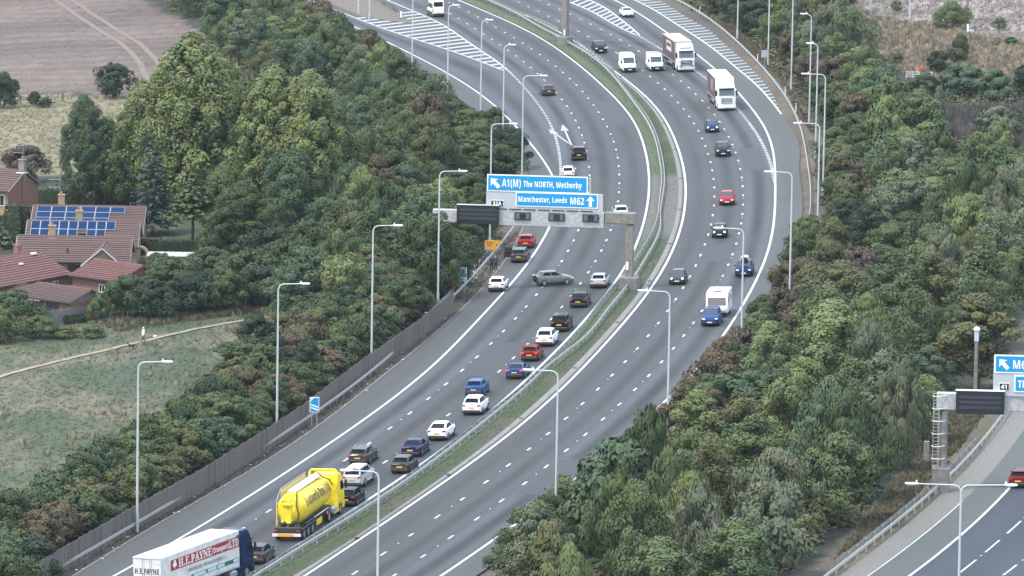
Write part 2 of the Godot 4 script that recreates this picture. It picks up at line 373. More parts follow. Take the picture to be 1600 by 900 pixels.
# ---------------------------------------------------------------- the lie of the land
func G(x: float, z: float) -> float:
	return GX * clampf(x, -140, 140) + 0.000118 * clampf(-z, 0, 1300)

func at(x: float, z: float, h := 0.0) -> Vector3:
	return Vector3(x, G(x, z) + h, z)

func X(line: String, z: float) -> float:
	var d: Array = LINES[line]
	var xs: Array = d[1]
	var t := (-z - float(d[0])) / 10.0
	var k := clampi(int(floor(t)), 0, xs.size() - 2)
	if t <= 0.0: return lerpf(xs[0], xs[1], t)
	if t >= xs.size() - 1: return lerpf(xs[-2], xs[-1], t - xs.size() + 2)
	var a: float = xs[maxi(k - 1, 0)] if k > 0 else 2 * xs[0] - xs[1]
	var e: float = xs[k + 2] if k + 2 < xs.size() else 2.0 * xs[k + 1] - xs[k]
	return cubic_interpolate(xs[k], xs[k + 1], a, e, t - k)

func z0(line: String) -> float: return -float(LINES[line][0])
func z1(line: String) -> float: return -float(LINES[line][0]) - 10.0 * (LINES[line][1].size() - 1)

func track(line: String, from: float, to: float, step := 1.0, side := 0.0, h := 0.0) -> Array:   # points along a line, from near to far, moved sideways by side metres
	var out := []
	var n := maxi(1, int(ceil(absf(to - from) / step)))
	for k in n + 1:
		var z := lerpf(from, to, float(k) / n)
		var s := (X(line, z - 0.5) - X(line, z + 0.5))
		var q := Vector2(1, s).normalized() * side      # across: x and away
		out.append(at(X(line, z) + q.x, z + q.y, h))
	return out

func ribbon(b: B, p: Array, w: float, h := 0.0) -> void:   # a flat band w metres wide along points
	var rows := []
	for k in p.size():
		var t: Vector3 = (p[mini(k + 1, p.size() - 1)] - p[maxi(k - 1, 0)]).normalized()
		var r := t.cross(UP).normalized() * w * 0.5
		rows.append([p[k] - r + UP * h, p[k] + r + UP * h])
	b.grid(rows)

# ---------------------------------------------------------------- roads
func edge_left(z: float) -> float: return X("LEFT_EDGE", z) if z > -752 else lerpf(X("LEFT_EDGE", z), X("SLIP_EDGE", z), smoothstep(-752, -768, z)) if z > -768 else X("SLIP_EDGE", z)

func left_bounds(z: float) -> Array:
	var e := edge_left(z)
	var d0 := e
	var d1 := e
	if z < -905:
		d0 = X("CHEV_L_SLIP", z); d1 = X("CHEV_L_MAIN", z)
	elif z < -770:
		d0 = X("LEFT_DOT", z); d1 = d0
	var out := [X("LEFT_PAVE", z), e, d0, d1, X("L1", z), X("L2", z), X("LEFT_RIGHT", z), X("LEFT_RIGHT", z) + 0.35]
	for k in range(1, 8): out[k] = maxf(out[k], out[k - 1])
	return out

func right_bounds(z: float) -> Array:
	var r := X("RIGHT_RIGHT", z)
	var d0 := r
	var d1 := r
	if z < -953:
		d0 = X("CHEV_R_L", z); d1 = X("CHEV_R_R", z)
	elif z < -770:
		d0 = X("RIGHT_DOT", z); d1 = d0
	var pv := X("RIGHT_PAVE", z)
	var out := [X("RIGHT_LEFT", z) - 0.35, X("RIGHT_LEFT", z), X("RA", z), X("RB", z), d0, d1, r, minf(X("HATCH_L", z), pv) if z < -835 else pv, pv]
	for k in range(1, 9): out[k] = maxf(out[k], out[k - 1])
	return out

func carriageway(called: String, bounds: Callable, shades: Array) -> void:   # shades: per lane base colour, depth of the tyre-polished bands
	var b := B.new()
	var z := -432.0
	var zs := []
	while z > -1080.0:
		zs.append(z); z -= 2.5
	var lanes: int = shades.size()
	for L in lanes:
		var rows := []
		var k := b.v.size()
		for r in zs.size():
			var bd: Array = bounds.call(zs[r])
			for j in 11:
				var t := j / 10.0
				var x := lerpf(bd[L], bd[L + 1], t)
				b.v.append(at(x, zs[r])); b.n.append(UP)
				var sh: Array = shades[L]
				var base: Color = sh[0]
				var w: float = bd[L + 1] - bd[L]
				# polished wheel paths either side of a darker oil line, each waxing and waning along the lane
				var wheel := exp(-pow((t - 0.2) / 0.13, 2)) + exp(-pow((t - 0.8) / 0.13, 2))
				var oil := exp(-pow((t - 0.5) / 0.19, 2))
				var amp: float = sh[1] * 2.8 * (0.75 + 0.5 * coarse.get_noise_2d(zs[r] * 1.3, L * 91.0)) * smoothstep(1.5, 3.0, w)
				var f := 1.0 + amp * (wheel * 0.5 - oil * 0.9) + 0.07 * coarse.get_noise_2d(x * 2.0, zs[r] * 0.5) + 0.05 * fine.get_noise_2d(x * 6.0, zs[r] * 0.7) + (0.055 if coarse.get_noise_2d(L * 37.0, floor(zs[r] / 27.5) * 11.0) > 0.18 else 0.0)
				b.c.append(Color(base.r * f, base.g * f, base.b * f))
		for r in zs.size() - 1:
			for j in 10:
				var a := k + r * 11 + j
				b.i.append_array(PackedInt32Array([a, a + 12, a + 1, a, a + 11, a + 12]))
	structure(called, b, M.asphalt)

func solid(line: String, from: float, to: float, w := 0.22, m := "marking") -> void:
	var b := B.new()
	ribbon(b, track(line, from, to, 2.0), w, 0.012)
	structure("edge_line", b, M[m])

func dashes(line: String, from: float, to: float, phase: float, gap := 9.0, lng := 2.0, w := 0.22) -> void:
	var p := track(line, z0(line), to, 0.25)
	var b := B.new()
	var s := 0.0
	var cur := []
	var drop := RandomNumberGenerator.new()
	drop.seed = 11
	for k in range(1, p.size()):
		s += p[k].distance_to(p[k - 1])
		var inside: bool = fposmod(s - phase + lng * 0.5, gap) < lng and p[k].z <= from
		if inside: cur.append(p[k])
		elif cur.size() > 1:
			b.col = Color.WHITE * drop.randf_range(0.8, 1.0)
			b.col.a = 1
			ribbon(b, cur, w, 0.012)
			cur = []
		else: cur = []
	structure("lane_line", b, M.marking)
	stuff_studs(line, from, to, phase)

func stuff_studs(line: String, from: float, to: float, phase: float) -> void:   # the reflecting studs in every other gap
	var p := track(line, z0(line), to, 0.25)
	var places := []
	var s := 0.0
	for k in range(1, p.size()):
		var was := s
		s += p[k].distance_to(p[k - 1])
		if floor((s - phase - 4.5) / 18.0) != floor((was - phase - 4.5) / 18.0) and p[k].z <= from:
			places.append(Transform3D(Basis(), p[k] + UP * 0.02))
	var b := B.new()
	b.bevel(Vector3.ZERO, Vector3(0.13, 0.05, 0.16), 0.015)
	if places.size() > 0: swarm("road_studs", self, b.mesh(), M.off_white, places)

func bars(called: String, l1: String, l2: String, from: float, to: float, step: float, lean: float, w := 0.5) -> void:   # the hatching between two lines, each bar its own piece
	var root := Node3D.new()
	root.name = numbered(called)
	add_child(root)
	root.set_meta("kind", "structure")
	var z := from
	while z > to:
		var a := X(l1, z)
		var za := z
		var zb := z
		while zb > z - 30.0 and z - zb < lean * (X(l2, zb) - a): zb -= 0.1
		var e := X(l2, zb)
		if e - a > 0.3:
			var b := B.new()
			b.quad(at(a, za + w * 0.5, 0.011), at(e, zb + w * 0.5, 0.011), at(e, zb - w * 0.5, 0.011), at(a, za - w * 0.5, 0.011))
			part("hatch_bar", b, root, M.marking_worn)
		z -= step

func arrow(x: float, z: float, s: float, lng: float) -> void:   # a white lane arrow that points away along slope s
	var f := Vector3(s, GX * s, -1).normalized()
	var r := f.cross(UP).normalized()
	var o := at(x, z, 0.012)
	var b := B.new()
	b.quad(o - r * 0.12, o + r * 0.12, o + r * 0.14 + f * lng * 0.72, o - r * 0.14 + f * lng * 0.72)
	b.tri(o - r * 0.55 + f * lng * 0.69, o + r * 0.55 + f * lng * 0.69, o + f * lng)
	structure("lane_arrow", b, M.marking_worn)

func surface_details() -> void:
	# transverse joints, gullies and a few darker repairs in the surface
	var j := B.new()
	for q in [[-716.0, 1], [-745.0, 1], [-726.0, 0], [-640.0, 1], [-588.0, 0], [-818.0, 1], [-870.0, 0], [-560.0, 1]]:
		var z: float = q[0]
		var bd: Array = right_bounds(z) if q[1] == 1 else left_bounds(z)
		var x0: float = bd[1]
		var x1: float = bd[bd.size() - 1 if q[1] == 1 else bd.size() - 2]
		j.col = Color(0.045, 0.05, 0.056)
		for k in 12:
			var xa := lerpf(x0, x1, k / 12.0)
			var xb := lerpf(x0, x1, (k + 1) / 12.0)
			j.quad(at(xa, z + 0.16, 0.005), at(xb, z + 0.16, 0.005), at(xb, z - 0.16, 0.005), at(xa, z - 0.16, 0.005))
	for q in [[-690.0, "RA", 0.5, 3.0, 16.0], [-610.0, "L1", 0.4, 3.0, 22.0], [-830.0, "L2", 0.4, 3.0, 30.0], [-775.0, "RB", 0.5, 2.8, 24.0], [-540.0, "RB", 0.4, 3.0, 18.0]]:
		var z: float = q[0]
		j.col = Color(0.056, 0.061, 0.068)
		while z > q[0] - q[4]:
			j.quad(at(X(q[1], z) + q[2], z, 0.004), at(X(q[1], z) + q[2] + q[3], z, 0.004), at(X(q[1], z - 1.0) + q[2] + q[3], z - 1.0, 0.004), at(X(q[1], z - 1.0) + q[2], z - 1.0, 0.004))
			z -= 1.0
	structure("road_joints", j, M.asphalt)
	var g := B.new()
	g.col = Color(0.03, 0.03, 0.03)
	var zg := -520.0
	while zg > -1000.0:
		g.box(at(X("CHANNEL", zg) + 0.35, zg, 0.1), Vector3(0.4, 0.03, 0.6))
		zg -= 31.0
	structure("road_gullies", g, M.asphalt)

func roads() -> void:
	var blue := Color(0.060, 0.066, 0.075)
	var grey := Color(0.070, 0.0735, 0.075)
	var dark := Color(0.049, 0.0525, 0.058)
	carriageway("northbound_carriageway", left_bounds, [[grey, 0.05], [blue, 0.30], [grey * 0.95, 0.0], [blue, 0.34], [dark, 0.24], [dark * 0.98, 0.16], [grey * 0.9, 0.0]])
	carriageway("southbound_carriageway", right_bounds, [[grey * 0.9, 0.0], [dark * 1.03, 0.12], [dark * 1.05, 0.22], [blue, 0.36], [Color(0.07, 0.076, 0.082), 0.1], [blue, 0.3], [Color(0.080, 0.0865, 0.0875), 0.04], [Color(0.076, 0.081, 0.082), 0.03]])
	solid("LEFT_EDGE", -455, -752, 0.27)
	solid("SLIP_EDGE", -752, -1060, 0.25)
	solid("LEFT_RIGHT", -455, -1060, 0.27)
	solid("RIGHT_LEFT", -455, -1060, 0.27)
	solid("RIGHT_RIGHT", -455, -1060, 0.27)
	solid("CHEV_L_MAIN", -905, -1060, 0.25)
	solid("CHEV_L_SLIP", -905, -1040, 0.25)
	solid("CHEV_R_L", -953, -1040, 0.25)
	solid("CHEV_R_R", -953, -1040, 0.25)
	solid("HATCH_L", -838, -1050, 0.25)
	dashes("L1", -455, -1060, 8.81, 8.955)
	dashes("L2", -455, -1060, 6.61, 9.025)
	dashes("RA", -455, -1060, 5.60, 8.880)
	dashes("RB", -455, -1060, 3.84, 8.960)
	dashes("LEFT_DOT", -765, -905, 0.0, 2.0, 1.05, 0.36)
	dashes("RIGHT_DOT", -762, -953, 0.0, 2.0, 1.05, 0.42)
	bars("exit_chevron", "CHEV_L_SLIP", "CHEV_L_MAIN", -909, -996, 4.4, 1.0, 2.1)
	bars("merge_chevron", "CHEV_R_L", "CHEV_R_R", -958, -1036, 4.0, 4.0, 2.5)
	bars("hatched_strip", "HATCH_L", "RIGHT_PAVE", -842, -1040, 4.2, 0.8, 1.25)
	arrow(7.45, -807.58, -0.043, 25.0)
	arrow(7.13, -809.85, -0.150, 17.5)
	surface_details()
	# the separate road at the right, newer dark asphalt beside a greenish shoulder
	var b := B.new()
	var z := -432.0
	var zs := []
	while z > -700.0:
		zs.append(z); z -= 2.5
	for r in zs.size():
		var e := X("THIRD_EDGE", zs[r])
		var p := X("THIRD_PAVE", zs[r])
		var fx := X("THIRD_FAR", zs[r])
		var xs := [p - 2.6, p - 1.3, p, p + 0.02, lerpf(p, e, 0.5), e - 0.02, e]
		for j in 12: xs.append(lerpf(e, fx, j / 11.0))
		for j in xs.size():
			var cc := Color(0.19, 0.185, 0.17) if j < 3 else Color(0.088, 0.101, 0.101) if j < 6 else Color(0.040, 0.050, 0.070)
			var f := 1.0 + 0.16 * coarse.get_noise_2d(xs[j] * 3.0, zs[r] * 0.8) + (0.13 * sin(j * 1.7) if j >= 6 else 0.0)
			b.v.append(at(xs[j], zs[r], -0.01 if j < 3 else 0.0)); b.n.append(UP); b.c.append(Color(cc.r * f, cc.g * f, cc.b * f))
		if r > 0:
			var n := xs.size()
			for j in n - 1:
				var a := (r - 1) * n + j
				b.i.append_array(PackedInt32Array([a, a + n + 1, a + 1, a, a + n, a + n + 1]))
	structure("separate_road", b, M.asphalt)
	solid("THIRD_EDGE", -455, -690, 0.25)
	solid("THIRD_PAVE", -455, -531, 0.12)
	dashes("THIRD_A", -455, -690, 3.4, 9.0, 6.0, 0.2)
	dashes("THIRD_B", -455, -690, 1.0, 9.0, 5.0, 0.2)
	# the central reservation: grass, a bare concrete stretch, and a drainage channel beside the far carriageway
	b = B.new()
	z = -432.0
	var k := 0
	while z > -1080.0:
		var l := X("LEFT_RIGHT", z) + 0.35
		var r := maxf(X("CHANNEL", z), l + 0.5)
		var bare := smoothstep(-640, -655, z) * smoothstep(-760, -752, z) if z > -700 else smoothstep(-772, -762, z) if z < -700 else 1.0
		bare = smoothstep(-706, -722, z) * smoothstep(-775, -768, z) if z < -706 else 0.0
		if z < -700: bare = smoothstep(-706, -718, z) * (1.0 - smoothstep(-768, -775, z))
		for j in 9:
			var t := j / 8.0
			var x := lerpf(l, r, t)
			var g := Color(0.082, 0.120, 0.060).lerp(Color(0.042, 0.070, 0.024), smoothstep(0.35, 0.6, t))
			g = g.lerp(Color(0.085, 0.075, 0.06), smoothstep(0.8, 1.0, t) * 0.6)
			g = g.lerp(Color(0.095, 0.085, 0.062), clampf(coarse.get_noise_2d(x * 3, z * 2.0) * 1.6, 0, 0.8))
			g = g.lerp(Color(0.15, 0.145, 0.135), bare * (0.85 if t < 0.4 or t > 0.45 else 0.6))
			var f := 1.0 + 0.25 * fine.get_noise_2d(x * 9, z * 5)
			b.v.append(at(x, z, 0.06)); b.n.append(UP); b.c.append(Color(g.r * f, g.g * f, g.b * f))
		if k > 0:
			for j in 8:
				var a := (k - 1) * 9 + j
				b.i.append_array(PackedInt32Array([a, a + 10, a + 1, a, a + 9, a + 10]))
		k += 1
		z -= 1.25
	structure("central_reservation", b, M.ground)
	b = B.new()
	var rows := []
	z = -432.0
	while z > -1080.0:
		var l := X("CHANNEL", z)
		var r := X("RIGHT_LEFT", z) - 0.36
		rows.append([at(l, z, 0.05), at(l + 0.06, z, 0.09), at(l + (r - l) * 0.45, z, 0.085), at(r - 0.05, z, 0.08), at(r, z, 0.0)])
		z -= 2.5
	b.grid(rows)
	structure("drainage_channel", b, M.pale_concrete)
	# kerb strip of the near verge
	b = B.new()
	ribbon(b, track("LEFT_PAVE", -455, -760, 3.0, -0.1), 0.16, 0.04)
	structure("kerb_strip", b, M.pale_concrete)
	# the rough island in the nose of the exit
	b = B.new()
	var ring := [Vector2(-35.11, -1044.26), Vector2(-29.40, -1014.61), Vector2(-24.94, -995.53), Vector2(-19.83, -986.54), Vector2(-15.56, -980.03), Vector2(-18.25, -993.70), Vector2(-21.71, -1015.88), Vector2(-24.14, -1033.98), Vector2(-29.19, -1062.09)]
	var mid := Vector2.ZERO
	for q in ring: mid += q / ring.size()
	for j in ring.size():
		var p: Vector2 = ring[j]
		var q: Vector2 = ring[(j + 1) % ring.size()]
		b.col = Color(0.17, 0.145, 0.115)
		b.tri(at(mid.x, mid.y, 0.5), at(p.x, p.y, 0.05), at(q.x, q.y, 0.05))
	structure("nose_island", b, M.ground)

func _ready() -> void:
	rng.seed = 20
	fine.seed = 1; fine.frequency = 0.09
	coarse.seed = 2; coarse.frequency = 0.03; coarse.fractal_octaves = 4
	var cam := Camera3D.new()
	cam.name = "camera"
	add_child(cam)
	cam.transform = Transform3D(Basis(Vector3(0.999877, 0.015561, -0.002142), Vector3(-0.015707, 0.990536, -0.136354), Vector3(-0.000000, 0.136371, 0.990658)), Vector3(0, 92.712, 0))
	cam.fov = 5.2792
	cam.near = 1.0
	cam.far = 9000.0
	var sky := ProceduralSkyMaterial.new()
	sky.sky_top_color = Color(0.70, 0.76, 0.84)
	sky.sky_horizon_color = Color(0.85, 0.88, 0.91)
	sky.sky_curve = 0.3
	sky.ground_bottom_color = Color(0.2, 0.21, 0.18)
	sky.ground_horizon_color = Color(0.6, 0.64, 0.68)
	sky.sky_energy_multiplier = 1.15
	var env := Environment.new()
	env.background_mode = Environment.BG_SKY
	env.sky = Sky.new()
	env.sky.sky_material = sky
	env.tonemap_mode = Environment.TONE_MAPPER_LINEAR
	env.tonemap_exposure = 2.4
	env.sdfgi_enabled = true
	env.ssao_enabled = true
	env.ssil_enabled = true
	env.fog_enabled = true
	env.fog_light_color = Color(0.80, 0.87, 0.93)
	env.fog_density = 0.00003
	var we := WorldEnvironment.new()
	we.name = "surroundings"
	we.environment = env
	add_child(we)
	var sun := DirectionalLight3D.new()
	sun.name = "sun"
	add_child(sun)
	sun.look_at_from_position(Vector3(-60, 120, 40), Vector3.ZERO)
	sun.light_energy = 0.6
	sun.light_color = Color(1.0, 0.96, 0.90)
	sun.light_angular_distance = 12.0
	sun.shadow_enabled = true
	for z in ZONES.keys(): ZONES[z] = PackedVector2Array(ZONES[z])
	make_materials()
	ground()
	roads()
	houses()
	gantries()
	barriers()
	timber_fence()
	woods()
	gardens()
	lamps()
	traffic()
	small_signs()
	people()
	grasses()
	name_trees()

# ---------------------------------------------------------------- ground
var ZONES := {
	"stubble": [Vector2(-140.74, -1134.50), Vector2(-73.48, -1087.76), Vector2(-60.49, -1029.05), Vector2(-46.68, -963.31), Vector2(-40.53, -915.13), Vector2(-44.86, -880.63), Vector2(-59.85, -887.69), Vector2(-73.85, -891.07), Vector2(-112.38, -905.68)],
	"dry": [Vector2(-111.70, -900.22), Vector2(-58.75, -884.83), Vector2(-48.25, -876.34), Vector2(-44.47, -839.72), Vector2(-49.54, -796.51), Vector2(-60.42, -788.46), Vector2(-97.56, -786.17)],
	"meadow": [Vector2(-82.30, -663.06), Vector2(-47.53, -656.84), Vector2(-37.74, -652.23), Vector2(-28.78, -663.18), Vector2(-21.85, -660.94), Vector2(-25.80, -625.49), Vector2(-30.56, -592.98), Vector2(-35.22, -560.13), Vector2(-39.79, -521.36), Vector2(-59.82, -481.66)],
	"hedgefoot": [Vector2(-43.83, -652.36), Vector2(-38.80, -658.65), Vector2(-31.58, -664.18), Vector2(-26.10, -664.67), Vector2(-25.82, -657.77), Vector2(-33.76, -653.42), Vector2(-40.73, -646.17)],
	"garden": [Vector2(-46.58, -749.63), Vector2(-36.42, -747.56), Vector2(-34.92, -717.43), Vector2(-43.25, -696.79)],
	"pale": [Vector2(51.05, -1076.44), Vector2(50.82, -1003.48), Vector2(57.33, -973.00), Vector2(63.29, -956.63), Vector2(72.25, -931.99), Vector2(92.06, -900.07), Vector2(107.85, -1059.24)],
	"rough": [Vector2(47.46, -1015.92), Vector2(57.10, -968.80), Vector2(63.29, -956.63), Vector2(72.25, -931.99), Vector2(92.06, -900.07), Vector2(86.98, -848.89), Vector2(67.32, -866.24), Vector2(55.02, -884.05), Vector2(53.62, -924.17)],
	"reeds": [Vector2(54.51, -832.45), Vector2(85.41, -833.09), Vector2(79.01, -768.59), Vector2(61.85, -793.25), Vector2(54.15, -813.32)],
	"scrubbank": [Vector2(22.96, -481.31), Vector2(27.33, -508.85), Vector2(31.67, -529.88), Vector2(37.28, -557.83), Vector2(41.16, -581.36), Vector2(53.33, -611.94), Vector2(48.84, -557.82), Vector2(39.19, -535.27), Vector2(26.94, -480.78)],
	"open": [Vector2(54.48, -1102.11), Vector2(45.89, -921.36), Vector2(48.43, -897.37), Vector2(49.25, -845.66), Vector2(51.22, -806.54), Vector2(51.04, -764.57), Vector2(54.25, -732.05), Vector2(62.91, -745.82), Vector2(92.90, -752.33), Vector2(131.83, -1078.11)],
	"barebank": [Vector2(36.68, -928.57), Vector2(37.65, -900.08), Vector2(38.39, -856.43), Vector2(39.06, -816.77), Vector2(38.88, -787.70), Vector2(36.44, -738.79), Vector2(34.02, -715.32), Vector2(35.65, -791.94), Vector2(31.43, -975.80)],
}

func in_zone(z: String, p: Vector2) -> bool:
	return Geometry2D.is_point_in_polygon(p, ZONES[z])

func clear_of_roads(x: float, z: float) -> float:   # metres outside the paved parts, negative on them
	var a := maxf(X("LEFT_PAVE", z) - x, x - X("RIGHT_PAVE", z))
	if z > -690: a = minf(a, maxf(X("THIRD_PAVE", z) - 2.6 - x, x - X("THIRD_FAR", z)))
	return a

func gh(x: float, z: float, d: float) -> float:   # the ground's own ups and downs, d metres from the paving
	return -0.15 + smoothstep(0.3, 1.6, d) * 0.13 + smoothstep(2.0, 9.0, d) * 0.2 * (coarse.get_noise_2d(x, z) + 0.3 * fine.get_noise_2d(x * 2, z * 2))

func land(x: float, z: float, h := 0.0) -> Vector3: return at(x, z, gh(x, z, clear_of_roads(x, z)) + h)

func ground_colour(x: float, z: float, d: float) -> Color:
	var p := Vector2(x + 1.2 * fine.get_noise_2d(x * 3, z), z + 5.0 * fine.get_noise_2d(x * 2 + 50, z))
	var n := coarse.get_noise_2d(x * 2.2, z * 0.9)
	var m := fine.get_noise_2d(x * 4.0, z * 1.5)
	var c := Color(0.028, 0.032, 0.018)
	if in_zone("stubble", p):
		c = Color(0.182, 0.138, 0.116).lerp(Color(0.118, 0.088, 0.076), clampf(0.5 + coarse.get_noise_2d(x * 0.5 + z * 0.12, z * 0.9) * 1.5, 0, 1))
		c = c * (1.0 + 0.15 * sin(z * 0.75 + x * 0.08 + n * 2.0))
	elif in_zone("dry", p): c = Color(0.25, 0.215, 0.135).lerp(Color(0.17, 0.165, 0.095), clampf(0.45 + n, 0, 1))
	elif in_zone("meadow", p):
		c = Color(0.060, 0.086, 0.044).lerp(Color(0.150, 0.138, 0.090), clampf(0.25 + n * 2.6 + m * 0.8 + smoothstep(-620, -560, z) * 0.4, 0, 1))
		c = c.lerp(Color(0.060, 0.092, 0.056), clampf(-m * 1.2, 0, 1) * smoothstep(-570, -610, z))
	elif in_zone("garden", p): c = Color(0.07, 0.085, 0.045)
	elif in_zone("rough", p): c = Color(0.31, 0.245, 0.175).lerp(Color(0.16, 0.138, 0.13), clampf(0.45 + n * 1.8, 0, 1))
	elif in_zone("pale", p): c = Color(0.33, 0.29, 0.26).lerp(Color(0.17, 0.145, 0.13), clampf(0.5 + coarse.get_noise_2d(x * 1.2 + z * 0.6, z) * 1.8, 0, 1))
	elif in_zone("reeds", p): c = Color(0.085, 0.078, 0.085)
	elif in_zone("scrubbank", p): c = Color(0.155, 0.122, 0.09).lerp(Color(0.10, 0.10, 0.062), clampf(0.4 + n * 1.6, 0, 1))
	elif in_zone("barebank", p): c = Color(0.115, 0.088, 0.066).lerp(Color(0.16, 0.13, 0.09), clampf(0.3 + n * 1.6, 0, 1))
	elif d < 3.6: c = Color(0.125, 0.105, 0.082).lerp(Color(0.065, 0.058, 0.048), clampf(0.4 + n * 1.3 + m, 0, 1))
	return c * (1.0 + 0.3 * m)

func ground() -> void:
	var xs := [-5000.0, -900.0, -220.0, -150.0]
	var x := -112.0
	while x < 112.0:
		xs.append(x); x += 1.3
	xs.append_array([150.0, 220.0, 900.0, 5000.0])
	var zs := [700.0, 0.0, -250.0, -400.0]
	var z := -430.0
	while z > -1110.0:
		zs.append(z); z -= 2.4
	zs.append_array([-1300.0, -2000.0, -6000.0])
	var b := B.new()
	for r in zs.size():
		for j in xs.size():
			var near: bool = absf(xs[j]) < 140 and zs[r] < -410 and zs[r] > -1200
			var d := clear_of_roads(xs[j], zs[r]) if near else 60.0
			var h := gh(xs[j], zs[r], d)
			b.v.append(at(xs[j], zs[r], h))
			var cc := ground_colour(xs[j], zs[r], d) if near else Color(0.09, 0.10, 0.055)
			cc.a = 1
			b.c.append(cc)
	var n := xs.size()
	for r in zs.size():
		for j in n:
			var dx: Vector3 = b.v[r * n + mini(j + 1, n - 1)] - b.v[r * n + maxi(j - 1, 0)]
			var dz: Vector3 = b.v[mini(r + 1, zs.size() - 1) * n + j] - b.v[maxi(r - 1, 0) * n + j]
			b.n.append(dx.cross(dz).normalized())
			if r > 0 and j > 0:
				var a := (r - 1) * n + j - 1
				b.i.append_array(PackedInt32Array([a, a + n + 1, a + 1, a, a + n, a + n + 1]))
	structure("ground", b, M.ground)
	# trodden path over the meadow
	b = B.new()
	b.col = Color(0.34, 0.29, 0.215)
	var trod := []
	for q: Vector3 in track("PATH", z0("PATH"), z1("PATH"), 0.8): trod.append(land(q.x, q.z, 0.06))
	ribbon(b, trod, 0.75, 0.03)
	structure("footpath", b, M.ground)
	# wheel tracks over the stubble
	for s in [-1.05, 1.05]:
		b = B.new()
		b.col = Color(0.225, 0.178, 0.152)
		var c := Curve3D.new()
		for q: Vector2 in [Vector2(-77.94, -1051.69), Vector2(-72.15, -1021.96), Vector2(-65.76, -989.30), Vector2(-60.01, -962.75), Vector2(-56.57, -941.96), Vector2(-53.95, -922.21), Vector2(-52.24, -904.36)]:
			c.add_point(at(q.x, q.y, 0.3))
		for k in range(1, c.point_count - 1):
			var t := (c.get_point_position(k + 1) - c.get_point_position(k - 1)) * 0.2
			c.set_point_in(k, -t); c.set_point_out(k, t)
		var p := []
		for q: Vector3 in c.get_baked_points():
			p.append(q)
		var moved := []
		for k in p.size():
			var t: Vector3 = (p[mini(k + 1, p.size() - 1)] - p[maxi(k - 1, 0)]).normalized()
			var q: Vector3 = p[k] + t.cross(UP).normalized() * s * 1.3
			moved.append(land(q.x, q.z, 0.03))
		ribbon(b, moved, 0.9, 0.03)
		structure("wheel_track", b, M.ground)

func tuft(seed_: int, blades: int, h: float, spread: float) -> ArrayMesh:
	var b := B.new()
	var r := RandomNumberGenerator.new()
	r.seed = seed_
	for k in blades:
		var a := r.randf() * TAU
		var o := Vector3(cos(a), 0, sin(a)) * r.randf() * spread
		var t := o + Vector3(cos(a) * spread * 0.6, h * r.randf_range(0.6, 1.0), sin(a) * spread * 0.6)
		var w := Vector3(-sin(a + 0.7), 0, cos(a + 0.7)) * 0.09 * h
		var g := r.randf_range(0.8, 1.2)
		b.col = Color(g, g, g)
		b.tri(o - w, o + w, t)
	return b.mesh()

func scatter(called: String, zone: String, me: Mesh, n: int, cols: Array, smin: float, smax: float, seed_: int, patchy := 0.0) -> void:
	var r := RandomNumberGenerator.new()
	r.seed = seed_
	var lo := Vector2(1e9, 1e9)
	var hi := -lo
	for q: Vector2 in ZONES[zone]:
		lo = lo.min(q); hi = hi.max(q)
	lo.x = maxf(lo.x, -95); hi.x = minf(hi.x, 95)
	var places := []
	var tints := []
	var tries := 0
	while places.size() < n and tries < n * 12:
		tries += 1
		var p := Vector2(r.randf_range(lo.x, hi.x), r.randf_range(lo.y, hi.y))
		if not in_zone(zone, p) or clear_of_roads(p.x, p.y) < 2.2: continue
		if zone == "meadow" and p.x < -15 and absf(p.x - X("PATH", p.y)) < 1.1: continue
		if patchy > 0 and coarse.get_noise_2d(p.x * 3.0 + seed_ * 7, p.y * 1.6) < patchy: continue
		var s := r.randf_range(smin, smax)
		places.append(Transform3D(Basis(Vector3.UP, r.randf() * TAU).scaled(Vector3.ONE * s), land(p.x, p.y)))
		var c: Color = cols[r.randi() % cols.size()]
		tints.append(c * r.randf_range(0.8, 1.2))
	swarm(called, self, me, M.leaf, places, tints)

